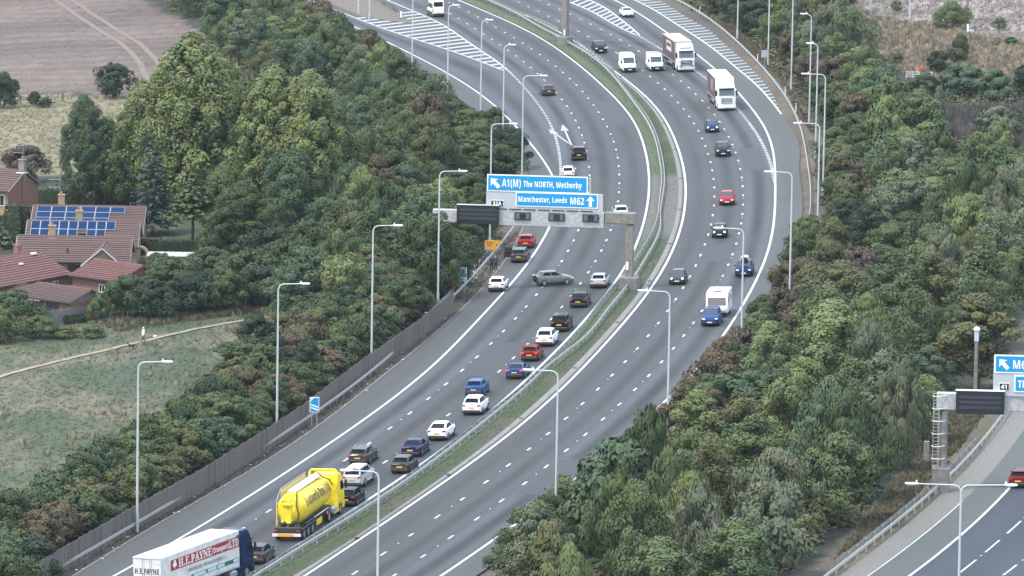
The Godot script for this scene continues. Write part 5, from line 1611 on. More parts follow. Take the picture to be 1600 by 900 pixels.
	o = box_lorry(stand(28.34, -850.61, -0.065, -1.0), "nearer curtain-sided lorry with a plain white cab below the hatched strip", M.p_white, M.curtain, M.white_gloss, 14.5, 4.2, false)
	text("MT", 1.5, 2.8, mat("pale_print", 0.45, 0.33, 0.33, 0.6), o, Transform3D(Basis(Vector3.UP, PI / 2), Vector3(1.28, 2.9, 0.2)))
	for k in 4: extra(o, "grille_bar", M.steel, Vector3(0, 1.14 + 0.16 * k, -7.25 - 0.1), Vector3(1.4, 0.07, 0.05), 0.02)
	payne()
	tanker()

func payne() -> void:
	var L := 16.0
	var o := box_lorry(stand(-25.20, -497.54, 0.47, 1.0), "white box trailer lorry with blue cab, red band and lettering", M.p_cabblue, M.trailer_white, M.trailer_white, L, 4.15, false)
	var rt := Basis(Vector3.UP, PI / 2)
	# right side print, 1.28 out; +z is the rear
	extra(o, "red_band", M.red_band, Vector3(1.283, 3.28, 0.55), Vector3(0.014, 0.86, 11.7), 0.004)
	extra(o, "green_stripe", M.green_band, Vector3(1.283, 1.82, -1.1), Vector3(0.014, 0.34, 8.2), 0.004)
	extra(o, "door_panel", mat("brown_panel", 0.13, 0.07, 0.055, 0.6), Vector3(1.283, 3.45, -5.05), Vector3(0.014, 0.75, 0.5), 0.004)
	text("H.E.PAYNE", 0.66, 5.6, M.white_gloss, o, Transform3D(rt, Vector3(1.295, 3.28, 2.3)), "lettering", true)
	text("(Transport)", 0.42, 2.8, M.white_gloss, o, Transform3D(rt, Vector3(1.295, 3.26, -2.05)), "lettering", true)
	text("LTD", 0.62, 1.6, M.white_gloss, o, Transform3D(rt, Vector3(1.295, 3.28, -4.35)), "lettering", true)
	text("TEMPERATURE CONTROLLED SERVICES", 0.28, 6.3, mat("grey_print", 0.28, 0.3, 0.31, 0.6), o, Transform3D(rt, Vector3(1.292, 2.42, 0.4)))
	for q in [[1.9, 2.1], [-0.2, 1.5], [-1.75, 1.2], [-4.35, 0.95]]:
		extra(o, "faded_print", mat("pale_blue_print", 0.50, 0.60, 0.62, 0.6), Vector3(1.291, 1.82, q[0] - 0.3), Vector3(0.012, 0.25, q[1]), 0.004)
	var b := B.new()
	for q in [Vector2(0, 0.16), Vector2(-0.14, -0.08), Vector2(0.14, -0.08)]:
		b.lathe(Vector3(1.285, 3.36 + q.y, 5.75 + q.x), Vector3.RIGHT, [Vector2(0.17, 0.0), Vector2(0.17, 0.014), Vector2(0.004, 0.016)], 12)
	b.box(Vector3(1.293, 3.08, 5.75), Vector3(0.014, 0.24, 0.08))
	part("emblem", b, o, M.white_gloss)
	for k in 9: extra(o, "panel_seam", mat("seam_grey", 0.5, 0.5, 0.49, 0.6), Vector3(1.277, 2.7, -4.6 + k * 1.45), Vector3(0.012, 2.6, 0.03), 0.003)
	# rear doors
	text("H.E.PAYNE", 0.44, 2.2, M.dark_plastic, o, Transform3D(Basis(), Vector3(0, 3.05, L / 2 + 0.045)))
	text("TRANSPORT LTD", 0.32, 2.1, M.dark_plastic, o, Transform3D(Basis(), Vector3(0, 2.42, L / 2 + 0.045)))
	extra(o, "rear_frame", M.steel, Vector3(0, 4.1, L / 2 + 0.02), Vector3(2.57, 0.12, 0.08), 0.02)
	for s in [1.0, -1.0]: extra(o, "fuel_tank", M.steel, Vector3(s * 1.02, 0.72, -4.4), Vector3(0.5, 0.56, 1.1), 0.12)

func tanker() -> void:
	var L := 15.6
	var o := thing("tanker_lorry", "yellow bulk tanker lorry with lettering along its silo barrel", "lorry", stand(-17.17, -525.87, 0.221, 1.0).scaled_local(Vector3(1, 1, 1.08)))
	var P: Material = M.p_yellow
	lorry_cab(o, P, -L / 2, 3.6)
	# hoop behind the cab
	var b := B.new()
	b.tube([Vector3(-1.2, 2.6, -L / 2 + 2.4), Vector3(-1.2, 3.85, -L / 2 + 2.2), Vector3(-1.05, 4.0, -L / 2 + 2.2), Vector3(1.05, 4.0, -L / 2 + 2.2), Vector3(1.2, 3.85, -L / 2 + 2.2), Vector3(1.2, 2.6, -L / 2 + 2.4)], 0.12, 0.12, 8)
	part("roof_hoop", b, o, P)
	b = B.new()
	# barrel: fatter towards the back, rounded front dish, cone down to the outlet behind
	var prof := []
	for q in [[0.02, 3.0], [0.6, 3.08], [1.0, 3.35], [1.15, 3.8], [1.22, 6.0], [1.25, 11.6], [1.22, 12.3], [1.08, 12.9], [0.8, 13.35], [0.02, 13.45]]: prof.append(Vector2(q[0], q[1]))
	b.lathe(Vector3(0, 2.45, -L / 2), Vector3.BACK, prof, 40)
	for k in b.v.size():   # a little taller than wide, deeper at the rear
		var t := clampf((b.v[k].z + L / 2 - 4.0) / 9.0, 0, 1)
		b.v[k].y = 2.5 + (b.v[k].y - 2.45) * (1.06 + 0.1 * t)
	part("barrel", b, o, P)
	b = B.new()
	for z in [4.4, 7.2, 10.0, 12.35]: b.lathe(Vector3(0, 2.5, -L / 2 + z), Vector3.BACK, [Vector2(1.24, -0.05), Vector2(1.30, -0.05), Vector2(1.30, 0.05), Vector2(1.24, 0.05)], 40)
	# walkway on top with grey mats, hatches and a handrail
	b = B.new()
	b.bevel(Vector3(-0.05, 3.93, -L / 2 + 8.0), Vector3(0.95, 0.07, 7.8), 0.02)
	part("walkway", b, o, mat("mat_grey", 0.40, 0.41, 0.43, 0.7))
	for z in [5.6, 8.0, 10.4]:
		b = B.new()
		b.lathe(Vector3(0.05, 3.97, -L / 2 + z), Vector3.UP, [Vector2(0.24, -0.1), Vector2(0.24, 0.0), Vector2(0.2, 0.12), Vector2(0.005, 0.14)], 14)
		part("hatch", b, o, M.steel)
	b = B.new()
	b.tube([Vector3(-0.95, 3.55, -L / 2 + 4.2), Vector3(-0.98, 4.2, -L / 2 + 4.4), Vector3(-0.98, 4.2, -L / 2 + 12.2), Vector3(-1.1, 3.4, -L / 2 + 13.0), Vector3(-1.15, 1.0, -L / 2 + 13.3)], 0.03, 0.03, 6)
	part("handrail", b, o, M.steel)
	b = B.new()
	b.patch(Vector3(-0.97, 3.5, -L / 2 + 4.4), Vector3(-0.97, 3.5, -L / 2 + 12.2), Vector3(-0.985, 4.1, -L / 2 + 12.2), Vector3(-0.985, 4.1, -L / 2 + 4.4))
	part("side_screen", b, o, mat("cream_panel", 0.55, 0.47, 0.25, 0.6))
	# flat rear panel, hose and gear
	b = B.new()
	b.bevel(Vector3(-0.12, 2.3, -L / 2 + 13.25), Vector3(1.2, 2.1, 0.5), 0.22)
	part("rear_panel", b, o, P)
	b = B.new()
	b.tube([Vector3(-1.0, 0.9, -L / 2 + 13.5), Vector3(-1.0, 3.0, -L / 2 + 13.5), Vector3(-0.7, 3.4, -L / 2 + 13.4), Vector3(0.5, 3.45, -L / 2 + 13.3)], 0.05, 0.05, 6)
	part("pipe", b, o, P)
	b = B.new()
	b.tube([Vector3(0.45, 3.9, -L / 2 + 12.2), Vector3(0.62, 3.75, -L / 2 + 12.9), Vector3(0.72, 3.0, -L / 2 + 13.45), Vector3(0.95, 2.2, -L / 2 + 13.6), Vector3(0.75, 1.5, -L / 2 + 13.7), Vector3(1.0, 1.1, -L / 2 + 13.6)], 0.06, 0.06, 7)
	part("hose", b, o, M.black)
	b = B.new()
	b.tube([Vector3(0.3, 4.0, -L / 2 + 4.4), Vector3(0.2, 4.25, -L / 2 + 4.7), Vector3(0.75, 3.9, -L / 2 + 5.1), Vector3(1.0, 3.5, -L / 2 + 4.0), Vector3(1.05, 2.9, -L / 2 + 3.2)], 0.05, 0.05, 7)
	part("hose", b, o, M.black)
	for q in [[-0.7, 1.15, 0.5], [0.0, 1.1, 0.75], [0.7, 1.2, 0.55], [-0.35, 1.45, 0.35], [0.45, 1.5, 0.4]]:
		b = B.new()
		b.lathe(Vector3(q[0], q[1], -L / 2 + 13.65), Vector3.BACK, [Vector2(0.26 * q[2] + 0.1, -0.35), Vector2(0.26 * q[2] + 0.1, 0.1), Vector2(0.15, 0.16), Vector2(0.01, 0.18)], 12)
		part("valve", b, o, M.black)
	extra(o, "gear_box", M.dark_plastic, Vector3(0, 0.95, -L / 2 + 13.7), Vector3(2.2, 0.55, 0.6), 0.06)
	extra(o, "rear_marker", mat("marker_orange", 0.75, 0.30, 0.03, 0.4), Vector3(-0.1, 0.6, -L / 2 + 14.25), Vector3(1.35, 0.24, 0.05), 0.01)
	extra(o, "bumper_beam", M.off_white, Vector3(0, 0.6, -L / 2 + 14.2), Vector3(2.5, 0.26, 0.06), 0.02)
	for s in [1.0, -1.0]:
		extra(o, "tail_light", M.tail_red, Vector3(s * 1.0, 0.92, -L / 2 + 14.1), Vector3(0.36, 0.16, 0.08), 0.02)
		extra(o, "mudguard", M.black, Vector3(s * 1.05, 1.02, -L / 2 + 11.7), Vector3(0.42, 0.1, 4.2), 0.04)
		extra(o, "side_panel", M.p_yellow, Vector3(s * 1.22, 0.72, -L / 2 + 8.3), Vector3(0.04, 0.5, 1.7), 0.01)
		extra(o, "side_rail", M.dark_plastic, Vector3(s * 1.12, 1.22, -L / 2 + 8.4), Vector3(0.18, 0.2, 8.2), 0.05)
		extra(o, "pressure_pipe", M.steel, Vector3(s * 1.22, 1.32, -L / 2 + 7.6), Vector3(0.12, 0.12, 4.6), 0.05)
		extra(o, "fuel_tank", M.steel, Vector3(s * 0.98, 0.75, -L / 2 + 3.2), Vector3(0.55, 0.6, 1.2), 0.14)
		for k in 3: add_wheel(o, s * 1.05, 0.5, -L / 2 + 10.4 + 1.31 * k, 0.5, 0.36, M.alloy)
	extra(o, "trailer_chassis", M.dark_plastic, Vector3(0, 1.0, -L / 2 + 8.7), Vector3(1.0, 0.35, 10.0), 0.05)
	extra(o, "tail_light", M.brake_light, Vector3(1.24, 0.95, -L / 2 + 5.75), Vector3(0.06, 0.22, 0.3), 0.02)
	# lettering bent onto the barrel's right flank and turned up a little
	var tilt := Basis(Vector3.UP, PI / 2) * Basis(Vector3.RIGHT, -0.42)
	text("Whitworth Bros. Ltd.", 0.84, 7.8, mat("brown_print", 0.16, 0.12, 0.03, 0.5), o, Transform3D(tilt, Vector3(1.16, 3.06, -L / 2 + 8.1)), "lettering", true, 1.3)
	b = B.new()
	b.tube([Vector3(1.275, 2.56, -L / 2 + 4.4), Vector3(1.295, 2.56, -L / 2 + 11.9)], 0.012, 0.012, 5)
	part("coach_line", b, o, M.brown_print)
	text("YTBP", 0.2, 0.62, M.brown_print, o, Transform3D(Basis(), Vector3(-0.08, 2.9, -L / 2 + 13.57)))

# ---------------------------------------------------------------- roadside
func lamp(x: float, z: float, side: float, label: String, H := 14.6, arm := 2.4, twin := false) -> void:   # side: 1 arm to the right, -1 to the left
	var o := thing("street_lamp", label, "street lamp", Transform3D(Basis(), at(x, z)), "lighting columns along the motorway")
	var b := B.new()
	b.tube([Vector3(0, -0.3, 0), Vector3(0, 1.6, 0)], 0.15, 0.15, 10)
	part("base", b, o, M.galvanised)
	b = B.new()
	b.tube([Vector3(0, 1.5, 0), Vector3(0, H * 0.5, 0), Vector3(0, H - 0.7, 0)], 0.115, 0.075, 10)
	part("pole", b, o, M.galvanised)
	for s in ([1.0, -1.0] if twin else [side]):
		b = B.new()
		b.tube([Vector3(0, H - 0.75, 0), Vector3(s * 0.03, H - 0.4, 0), Vector3(s * 0.16, H - 0.14, 0), Vector3(s * 0.45, H, 0), Vector3(s * maxf(arm - 0.2, 0.5), H + 0.06, 0)], 0.07, 0.05, 8)
		part("arm", b, o, M.galvanised)
		b = B.new()
		b.bevel(Vector3(s * (arm + 0.25), H + 0.08, 0), Vector3(1.0, 0.14, 0.34), 0.05)
		b.tube([Vector3(s * (arm - 0.1), H + 0.1, 0), Vector3(s * (arm - 0.1), H + 0.34, 0)], 0.06, 0.05, 7)
		part("lamp_head", b, o, M.white_gloss)
		b = B.new()
		b.box(Vector3(s * (arm + 0.28), H - 0.005, 0), Vector3(0.6, 0.03, 0.24))
		part("lamp_lens", b, o, M.lamp_glass)

func lamps() -> void:
	for q in [[-31.75, -526.54, "lamp post nearest the lower end of the timber fence"], [-21.66, -573.67, "lamp post behind the fence between the two nearest roadside bushes, second upward"],
		[-13.87, -614.77, "lamp post standing against the timber fence midway along it"], [-7.88, -659.25, "lamp post just left of the overhead gantry arm"], [-2.61, -703.62, "lamp post whose top shows directly above the gantry sign"],
		[0.99, -755.64, "lamp post beside the dark round roadside trees above the gantry sign"], [-1.47, -794.42, "lamp post with its head over the tip of the exit wedge"], [-4.57, -829.20, "lamp post left of the exit wedge tip, foot beside the slip road guardrail"],
		[-9.27, -851.92, "lamp post rising out of treetops into the striped exit wedge"], [-14.39, -864.89, "lamp post crossing the upper part of the striped exit wedge"], [-23.28, -986.40, "lamp post on the dry grass island at the road's exit"], [-25.36, -1000.05, "faint far lamp post in the dry scrub at the photo's top"]]:
		lamp(q[0], q[1], 1.0, q[2], 14.6, 2.2 if q[1] > -760 else 0.75)
	for q in [[33.48, -941.20, "lamp post behind the guardrail above the hatched strip"], [36.59, -901.26, "lamp post beside the grey back of a road sign"], [38.46, -866.46, "lamp post at the wood's edge, third from the top beside the hatched strip"],
		[39.13, -825.39, "lamp post with its foot on the bare bank beside the guardrail"], [38.14, -785.70, "lamp post in the bare bank next to the tallest one"], [37.32, -748.09, "lamp post farthest into the wood by the bare bank"],
		[34.15, -695.11, "lamp post whose arm reaches over the guardrail end"], [29.17, -650.09, "lamp post rising from the bush at the end of the hard shoulder"], [22.52, -604.97, "lamp post standing right of the white caravan"],
		[14.35, -561.78, "lamp post in brown scrub right of the far carriageway"], [3.95, -515.38, "lamp post rising from the lower wood over the lane lines"], [-9.86, -466.83, "lamp post on the verge right of the yellow tanker"],
		[55.71, -979.91, "thin lamp post on the pale field at the top"], [60.86, -963.55, "white lamp post on the rough grass at the top right"]]:
		lamp(q[0], q[1], -1.0, q[2], 14.6, 2.2 if q[1] > -765 else 0.75)
	lamp(33.34, -454.24, 1.0, "twin-armed lamp post between the separate road's lanes", 14.6, 3.4, true)

func guardrail(line: String, from: float, to: float, label: String, side := 1.0, shift := 0.0) -> void:
	var o := thing("guardrail", label, "guardrail")
	var p := track(line, from, to, 1.0, shift)
	var b := B.new()
	var rows := []
	var prof := [Vector2(0.0, 0.46), Vector2(0.07, 0.51), Vector2(0.07, 0.55), Vector2(0.0, 0.60), Vector2(0.07, 0.66), Vector2(0.07, 0.70), Vector2(0.0, 0.76), Vector2(-0.03, 0.76), Vector2(0.03, 0.68), Vector2(-0.03, 0.60), Vector2(0.03, 0.53), Vector2(-0.03, 0.46)]
	for k in p.size():
		var t: Vector3 = (p[mini(k + 1, p.size() - 1)] - p[maxi(k - 1, 0)]).normalized()
		var r := t.cross(UP).normalized() * side
		var row := []
		for q: Vector2 in prof: row.append(p[k] + r * q.x + UP * q.y)
		if side > 0: row.reverse()
		rows.append(row)
	b.grid(rows, true)
	part("beam", b, o, M.rail)
	b = B.new()
	var s := 0.0
	for k in range(1, p.size()):
		var was := s
		s += p[k].distance_to(p[k - 1])
		if floor(s / 3.2) != floor(was / 3.2):
			b.box(p[k] + UP * 0.32 - (p[k] - p[k - 1]).normalized().cross(UP) * side * 0.1, Vector3(0.12, 0.84, 0.12))
	stuff(part("posts", b, o, M.rail))

func barriers() -> void:
	guardrail("LEFT_RAIL", -455, -748, "long guardrail between the timber fence and the near hard shoulder")
	guardrail("LEFT_RAIL", -560, -705, "second guardrail running just behind the near hard shoulder's one", -1.0, -0.75)
	guardrail("LEFT_RAIL_FAR", -868, -905, "short dark guardrail at the wood's edge beside the exit slip")
	guardrail("MED_LEFT", -455, z1("MED_LEFT") + 1.0, "central guardrail bordering the near carriageway below the gantry pillar", -1.0)
	guardrail("MED_RIGHT", -455, z1("MED_RIGHT") + 1.0, "central guardrail bordering the far carriageway below the gantry pillar")
	guardrail("MED_LEFT_B", z0("MED_LEFT_B") - 1.0, z1("MED_LEFT_B") + 1.0, "central guardrail on the inner side between the two gantry pillars", -1.0)
	guardrail("MED_RIGHT_B", z0("MED_RIGHT_B") - 1.0, z1("MED_RIGHT_B") + 1.0, "central guardrail on the outer side between the two gantry pillars")
	guardrail("MED_LEFT_C", z0("MED_LEFT_C") - 1.0, -1050, "central guardrail bordering the near carriageway beyond the far pillar", -1.0)
	guardrail("MED_RIGHT_C", z0("MED_RIGHT_C") - 1.0, -1050, "central guardrail bordering the far carriageway beyond the far pillar")
	guardrail("RIGHT_RAIL", z0("RIGHT_RAIL"), -1045, "pale guardrail along the outside of the far carriageway's bend", -1.0)
	guardrail("THIRD_RAIL", -455, -640, "guardrail along the separate road on the right", 1.0)
	guardrail("THIRD_RAIL", -500, -560, "second guardrail close behind the one by the separate road", -1.0, -0.7)
	# dark guardrail curling round the exit's nose
	var o := thing("guardrail", "short curved black guardrail on the dry exit island", "guardrail")
	var p := []
	for q: Vector2 in [Vector2(-18.35, -988.29), Vector2(-18.73, -997.13), Vector2(-19.82, -1005.19), Vector2(-21.53, -1012.42), Vector2(-23.32, -1022.07)]: p.append(at(q.x, q.y, 0.75))
	var b := B.new()
	b.tube(p, 0.13, 0.13, 6)
	part("beam", b, o, M.rail_dark)
	b = B.new()
	for q: Vector3 in p: b.box(q - Vector3(0, 0.3, 0), Vector3(0.14, 0.9, 0.14))
	stuff(part("posts", b, o, M.rail_dark))
	b = B.new()
	b.box(p[0] + Vector3(0.05, 0.1, 0.1), Vector3(0.3, 1.0, 0.2))
	part("end_marker", b, o, M.white_gloss)
	# white reflector posts on the outer guardrail
	for z in [-985.0, -908.0, -862.0, -840.0]:
		var m := thing("marker_post", "white marker post beside the outer guardrail, %s" % {-985.0: "topmost one", -908.0: "next to the grey sign back", -862.0: "below the hatched strip's middle", -840.0: "at the hatched strip's end"}[z], "marker post", Transform3D(Basis(), at(X("RIGHT_RAIL", z) + 0.5, z)))
		extra(m, "post", M.white_gloss, Vector3(0, 0.6, 0), Vector3(0.14, 1.2, 0.1), 0.02)
		extra(m, "reflector", M.tail_red, Vector3(0, 1.0, 0.055), Vector3(0.08, 0.16, 0.02), 0.005)

func timber_fence() -> void:
	var pts := [Vector2(-42.10, -485.74), Vector2(-38.83, -498.72), Vector2(-36.23, -509.51), Vector2(-31.70, -528.12), Vector2(-27.12, -545.73), Vector2(-22.91, -564.26), Vector2(-19.05, -582.98), Vector2(-18.15, -588.77), Vector2(-14.14, -611.33), Vector2(-9.36, -636.02), Vector2(-6.61, -653.23), Vector2(-5.72, -658.51)]
	var o := thing("timber_fence", "long weathered timber noise fence between the bushes and the near verge", "fence")
	var boards := [B.new(), B.new(), B.new()]
	for k in 3:
		var w: float = [1.0, 0.86, 1.12][k]
		boards[k].col = Color(w, w * 0.98, w * 0.96)
		for j in 10:   # one panel: upright boards, alternate ones proud
			var g: float = 1.0 + 0.12 * sin(j * 7.3 + k * 2.0)
			boards[k].col = Color(w * g, w * g * 0.99, w * g * 0.97)
			boards[k].box(Vector3(-1.35 + j * 0.3, 1.08, 0.014 if j % 2 == 0 else 0.0), Vector3(0.294, 2.16, 0.03))
		boards[k].col = Color(0.9, 0.9, 0.9)
		for y in [0.45, 1.15, 1.85]: boards[k].box(Vector3(0, y, -0.06), Vector3(3.0, 0.1, 0.07))
	var panels := [boards[0].mesh(), boards[1].mesh(), boards[2].mesh()]
	var pb := B.new()
	pb.bevel(Vector3(0, 1.1, -0.01), Vector3(0.13, 2.22, 0.13), 0.02)
	var post := pb.mesh()
	var c := Curve2D.new()
	for q: Vector2 in pts: c.add_point(q)
	var L := c.get_baked_length()
	var r := RandomNumberGenerator.new()
	r.seed = 4
	var s := 0.0
	while s + 3.0 < L:
		var a := c.sample_baked(s)
		var e := c.sample_baked(s + 3.0)
		var m := (a + e) * 0.5
		var d := (e - a).normalized()
		var turn := atan2(-d.y, d.x)
		put("panel", panels[r.randi() % 3], o, M.old_timber, Transform3D(Basis(Vector3.UP, turn), at(m.x, m.y, -0.05 + r.randf_range(-0.03, 0.03))))
		put("post", post, o, M.old_timber, Transform3D(Basis(Vector3.UP, turn), at(a.x, a.y, -0.05)))
		s += 3.0

func signboard(o: Node3D, called: String, x: float, y: float, w: float, h: float, z: float, face: Material, border := 0.12) -> void:
	var b := B.new()
	b.bevel(Vector3(x, y, z), Vector3(w, h, 0.05), 0.012)
	part(called, b, o, M.white_gloss)
	b = B.new()
	b.box(Vector3(x, y, z + 0.03), Vector3(w - border * 2, h - border * 2, 0.02))
	part(called + "_face", b, o, face)

func arrow_shape(o: Node3D, x: float, y: float, z: float, h: float, turn: float) -> void:
	var b := B.new()
	var bs := Basis(Vector3.BACK, turn)
	var q := func(px: float, py: float) -> Vector3: return Vector3(x, y, z) + bs * Vector3(px * h, py * h, 0)
	b.quad(q.call(-0.15, -0.5), q.call(0.15, -0.5), q.call(0.15, 0.12), q.call(-0.15, 0.12))
	b.quad(q.call(-0.42, 0.02), q.call(-0.15, 0.1), q.call(0.0, 0.26), q.call(0.0, 0.5))
	b.quad(q.call(0.15, 0.1), q.call(0.42, 0.02), q.call(0.0, 0.5), q.call(0.0, 0.26))
	b.tri(q.call(-0.15, 0.1), q.call(0.15, 0.1), q.call(0, 0.28))
	part("arrow", b, o, M.white_gloss)

func lane_signal(o: Node3D, x: float, y: float, z: float) -> void:
	extra(o, "lane_signal", M.black_panel, Vector3(x, y, z), Vector3(1.75, 0.86, 0.16), 0.03)
	extra(o, "signal_face", mat("signal_grey", 0.10, 0.115, 0.13, 0.3), Vector3(x, y, z + 0.07), Vector3(1.5, 0.66, 0.04), 0.01)
	extra(o, "signal_matrix", M.black, Vector3(x + 0.02, y, z + 0.1), Vector3(0.62, 0.64, 0.04), 0.06)

func gantries() -> void:
	# the overhead gantry: pillar foot is the origin, x along the beam
	var o := thing("overhead_gantry", "overhead sign gantry with blue direction signs numbered 32A over the near carriageway", "gantry", Transform3D(Basis(Vector3.UP, -0.117), at(12.67, -669.55)))
	var b := B.new()
	b.bevel(Vector3(0, 3.5, 0), Vector3(0.85, 7.2, 0.95), 0.08)
	part("pillar", b, o, M.concrete)
	extra(o, "pedestal", M.pale_concrete, Vector3(0, 0.7, 0), Vector3(2.1, 1.5, 2.2), 0.12)
	extra(o, "crosshead", M.concrete, Vector3(-1.05, 7.75, 0), Vector3(3.3, 1.2, 1.2), 0.06)
	extra(o, "number_marker", M.white_gloss, Vector3(-0.2, 2.6, 0.5), Vector3(0.26, 0.9, 0.06), 0.02)
	extra(o, "box_beam", M.beam_grey, Vector3(-8.6, 7.48, 0.1), Vector3(11.6, 1.7, 1.0), 0.04)
	extra(o, "side_beam", M.beam_grey, Vector3(-17.9, 7.45, 0.0), Vector3(7.2, 1.35, 0.9), 0.04)
	extra(o, "far_leg", M.concrete, Vector3(-21.0, 3.6, 0), Vector3(0.9, 7.2, 0.9), 0.08)
	# grey backing board, notched under the upper sign
	extra(o, "backing_board", M.board_grey, Vector3(-9.3, 9.35, 0.55), Vector3(12.7, 1.95, 0.12), 0.02)
	extra(o, "backing_board", M.board_grey, Vector3(-10.6, 10.75, 0.55), Vector3(10.0, 0.9, 0.12), 0.02)
	for k in 7: extra(o, "gap", M.black, Vector3(-14.0 + 1.55 * k, 8.42, 0.62), Vector3(1.3, 0.12, 0.06), 0.01)
	signboard(o, "upper_sign", -10.1, 11.25, 10.95, 1.85, 0.64, M.sign_blue)
	arrow_shape(o, -14.72, 11.25, 0.69, 1.35, 0.75)
	text("A1(M)", 0.82, 2.05, M.white_gloss, o, Transform3D(Basis(), Vector3(-12.9, 11.25, 0.685)))
	text("The NORTH, Wetherby", 0.62, 6.35, M.white_gloss, o, Transform3D(Basis(), Vector3(-8.45, 11.2, 0.685)))
	signboard(o, "lower_sign", -7.95, 9.55, 8.95, 1.6, 0.66, M.sign_blue)
	text("Manchester, Leeds", 0.58, 5.3, M.white_gloss, o, Transform3D(Basis(), Vector3(-9.5, 9.55, 0.705)))
	text("M62", 0.74, 1.5, M.white_gloss, o, Transform3D(Basis(), Vector3(-5.75, 9.5, 0.705)))
	arrow_shape(o, -4.3, 9.52, 0.71, 1.15, 0.0)
	signboard(o, "junction_plate", -14.45, 9.0, 1.4, 0.74, 0.64, M.black, 0.05)
	text("32A", 0.42, 0.95, M.white_gloss, o, Transform3D(Basis(), Vector3(-14.45, 9.0, 0.69)))
	extra(o, "sign_strut", M.steel, Vector3(-4.4, 10.9, 0.4), Vector3(0.22, 2.3, 0.2), 0.03)
	for x in [-11.65, -7.95, -4.25]: lane_signal(o, x, 7.7, 0.66)
	extra(o, "message_sign", M.black_panel, Vector3(-16.5, 7.75, 0.75), Vector3(4.6, 2.05, 0.5), 0.06)
	extra(o, "message_sign_rim", M.steel, Vector3(-16.5, 8.79, 0.75), Vector3(4.66, 0.07, 0.54), 0.02)
	for k in 3: extra(o, "pixel_row", mat("pixel_dark", 0.028, 0.032, 0.04, 0.5), Vector3(-16.5, 7.35 + 0.45 * k, 1.0), Vector3(4.0, 0.26, 0.03), 0.005)
	# the second gantry at the right edge
	o = thing("overhead_gantry", "overhead sign gantry with ladder at the right edge, numbered 41", "gantry", Transform3D(Basis(Vector3.UP, -0.05), at(37.53, -536.18)))
	extra(o, "leg", M.pale_concrete, Vector3(0.25, 4.2, 0.1), Vector3(0.5, 8.4, 0.6), 0.05)
	extra(o, "leg", M.concrete, Vector3(-0.15, 4.2, -0.5), Vector3(0.4, 8.4, 0.5), 0.05)
	extra(o, "pedestal", M.pale_concrete, Vector3(0, 0.9, 0), Vector3(1.5, 2.6, 1.5), 0.1)
	extra(o, "beam", M.beam_grey, Vector3(7.5, 8.0, 0), Vector3(16.0, 1.45, 0.95), 0.04)
	b = B.new()
	for x in [-0.75, -0.25]: b.tube([Vector3(x, 2.2, 0.45), Vector3(x, 8.9, 0.45)], 0.035, 0.035, 5)
	for k in 22: b.tube([Vector3(-0.75, 2.4 + 0.3 * k, 0.45), Vector3(-0.25, 2.4 + 0.3 * k, 0.45)], 0.022, 0.022, 5)
	part("ladder", b, o, M.steel)
	for k in 6:
		b = B.new()
		b.tube([Vector3(-0.85, 3.0 + k * 1.1, 0.45), Vector3(-0.8, 3.0 + k * 1.1, 0.95), Vector3(-0.2, 3.0 + k * 1.1, 0.95), Vector3(0.3, 3.0 + k * 1.1, 0.45)], 0.04, 0.04, 5)
		part("ladder_hoop", b, o, M.off_white)
	extra(o, "message_sign", M.black_panel, Vector3(3.25, 8.05, 0.72), Vector3(4.2, 2.05, 0.45), 0.06)
	extra(o, "message_sign_rim", M.white_gloss, Vector3(3.25, 9.08, 0.72), Vector3(4.26, 0.08, 0.5), 0.02)
	for k in 3: extra(o, "pixel_row", M.pixel_dark, Vector3(3.25, 7.6 + 0.45 * k, 0.96), Vector3(3.6, 0.26, 0.03), 0.005)
	extra(o, "backing_board", M.board_grey, Vector3(10.05, 10.4, 0.55), Vector3(11.4, 3.6, 0.12), 0.03)
	signboard(o, "upper_sign", 8.75, 11.45, 8.7, 1.6, 0.64, M.sign_blue)
	arrow_shape(o, 5.2, 11.45, 0.69, 1.15, 0.75)
	text("M62", 0.74, 1.6, M.white_gloss, o, Transform3D(Basis(), Vector3(6.8, 11.4, 0.685)))
	signboard(o, "lower_sign", 10.5, 9.75, 8.7, 1.5, 0.66, M.sign_blue)
	text("Th", 0.62, 0.75, M.white_gloss, o, Transform3D(Basis(), Vector3(6.85, 9.7, 0.705)))
	signboard(o, "junction_plate", 5.3, 9.45, 0.9, 0.66, 0.64, M.black, 0.05)
	text("41", 0.36, 0.5, M.white_gloss, o, Transform3D(Basis(), Vector3(5.3, 9.45, 0.69)))
	for k in 3: lane_signal(o, 8.0 + 3.4 * k, 8.05, 0.55)
	extra(o, "cabinet", M.concrete, Vector3(-1.25, 3.4, -1.0), Vector3(0.5, 1.7, 0.5), 0.04)
	# upper pillar in the central reservation
	o = thing("gantry_pillar", "tall concrete gantry pillar in the central reservation cut by the top", "gantry", Transform3D(Basis(Vector3.UP, -0.5), at(7.46, -941.08)))
	extra(o, "pillar", M.concrete, Vector3(0, 4.0, 0), Vector3(0.85, 8.0, 0.9), 0.08)
	extra(o, "pedestal", M.pale_concrete, Vector3(0, 0.6, 0), Vector3(1.7, 1.4, 2.0), 0.12)
	extra(o, "number_marker", M.white_gloss, Vector3(0.1, 1.9, 0.48), Vector3(0.26, 0.9, 0.06), 0.02)
	extra(o, "crosshead", M.concrete, Vector3(0, 8.4, 0), Vector3(3.0, 1.0, 1.0), 0.06)
	extra(o, "beam", M.beam_grey, Vector3(0, 8.4, 0), Vector3(24, 0.9, 0.9), 0.04)
	# camera mast
	o = thing("camera_mast", "brown camera mast with white dome behind the right gantry", "camera mast", Transform3D(Basis(), at(43.67, -580.18)))
	b = B.new()
	b.tube([Vector3(0, -0.3, 0), Vector3(0, 6.6, 0)], 0.2, 0.16, 12)
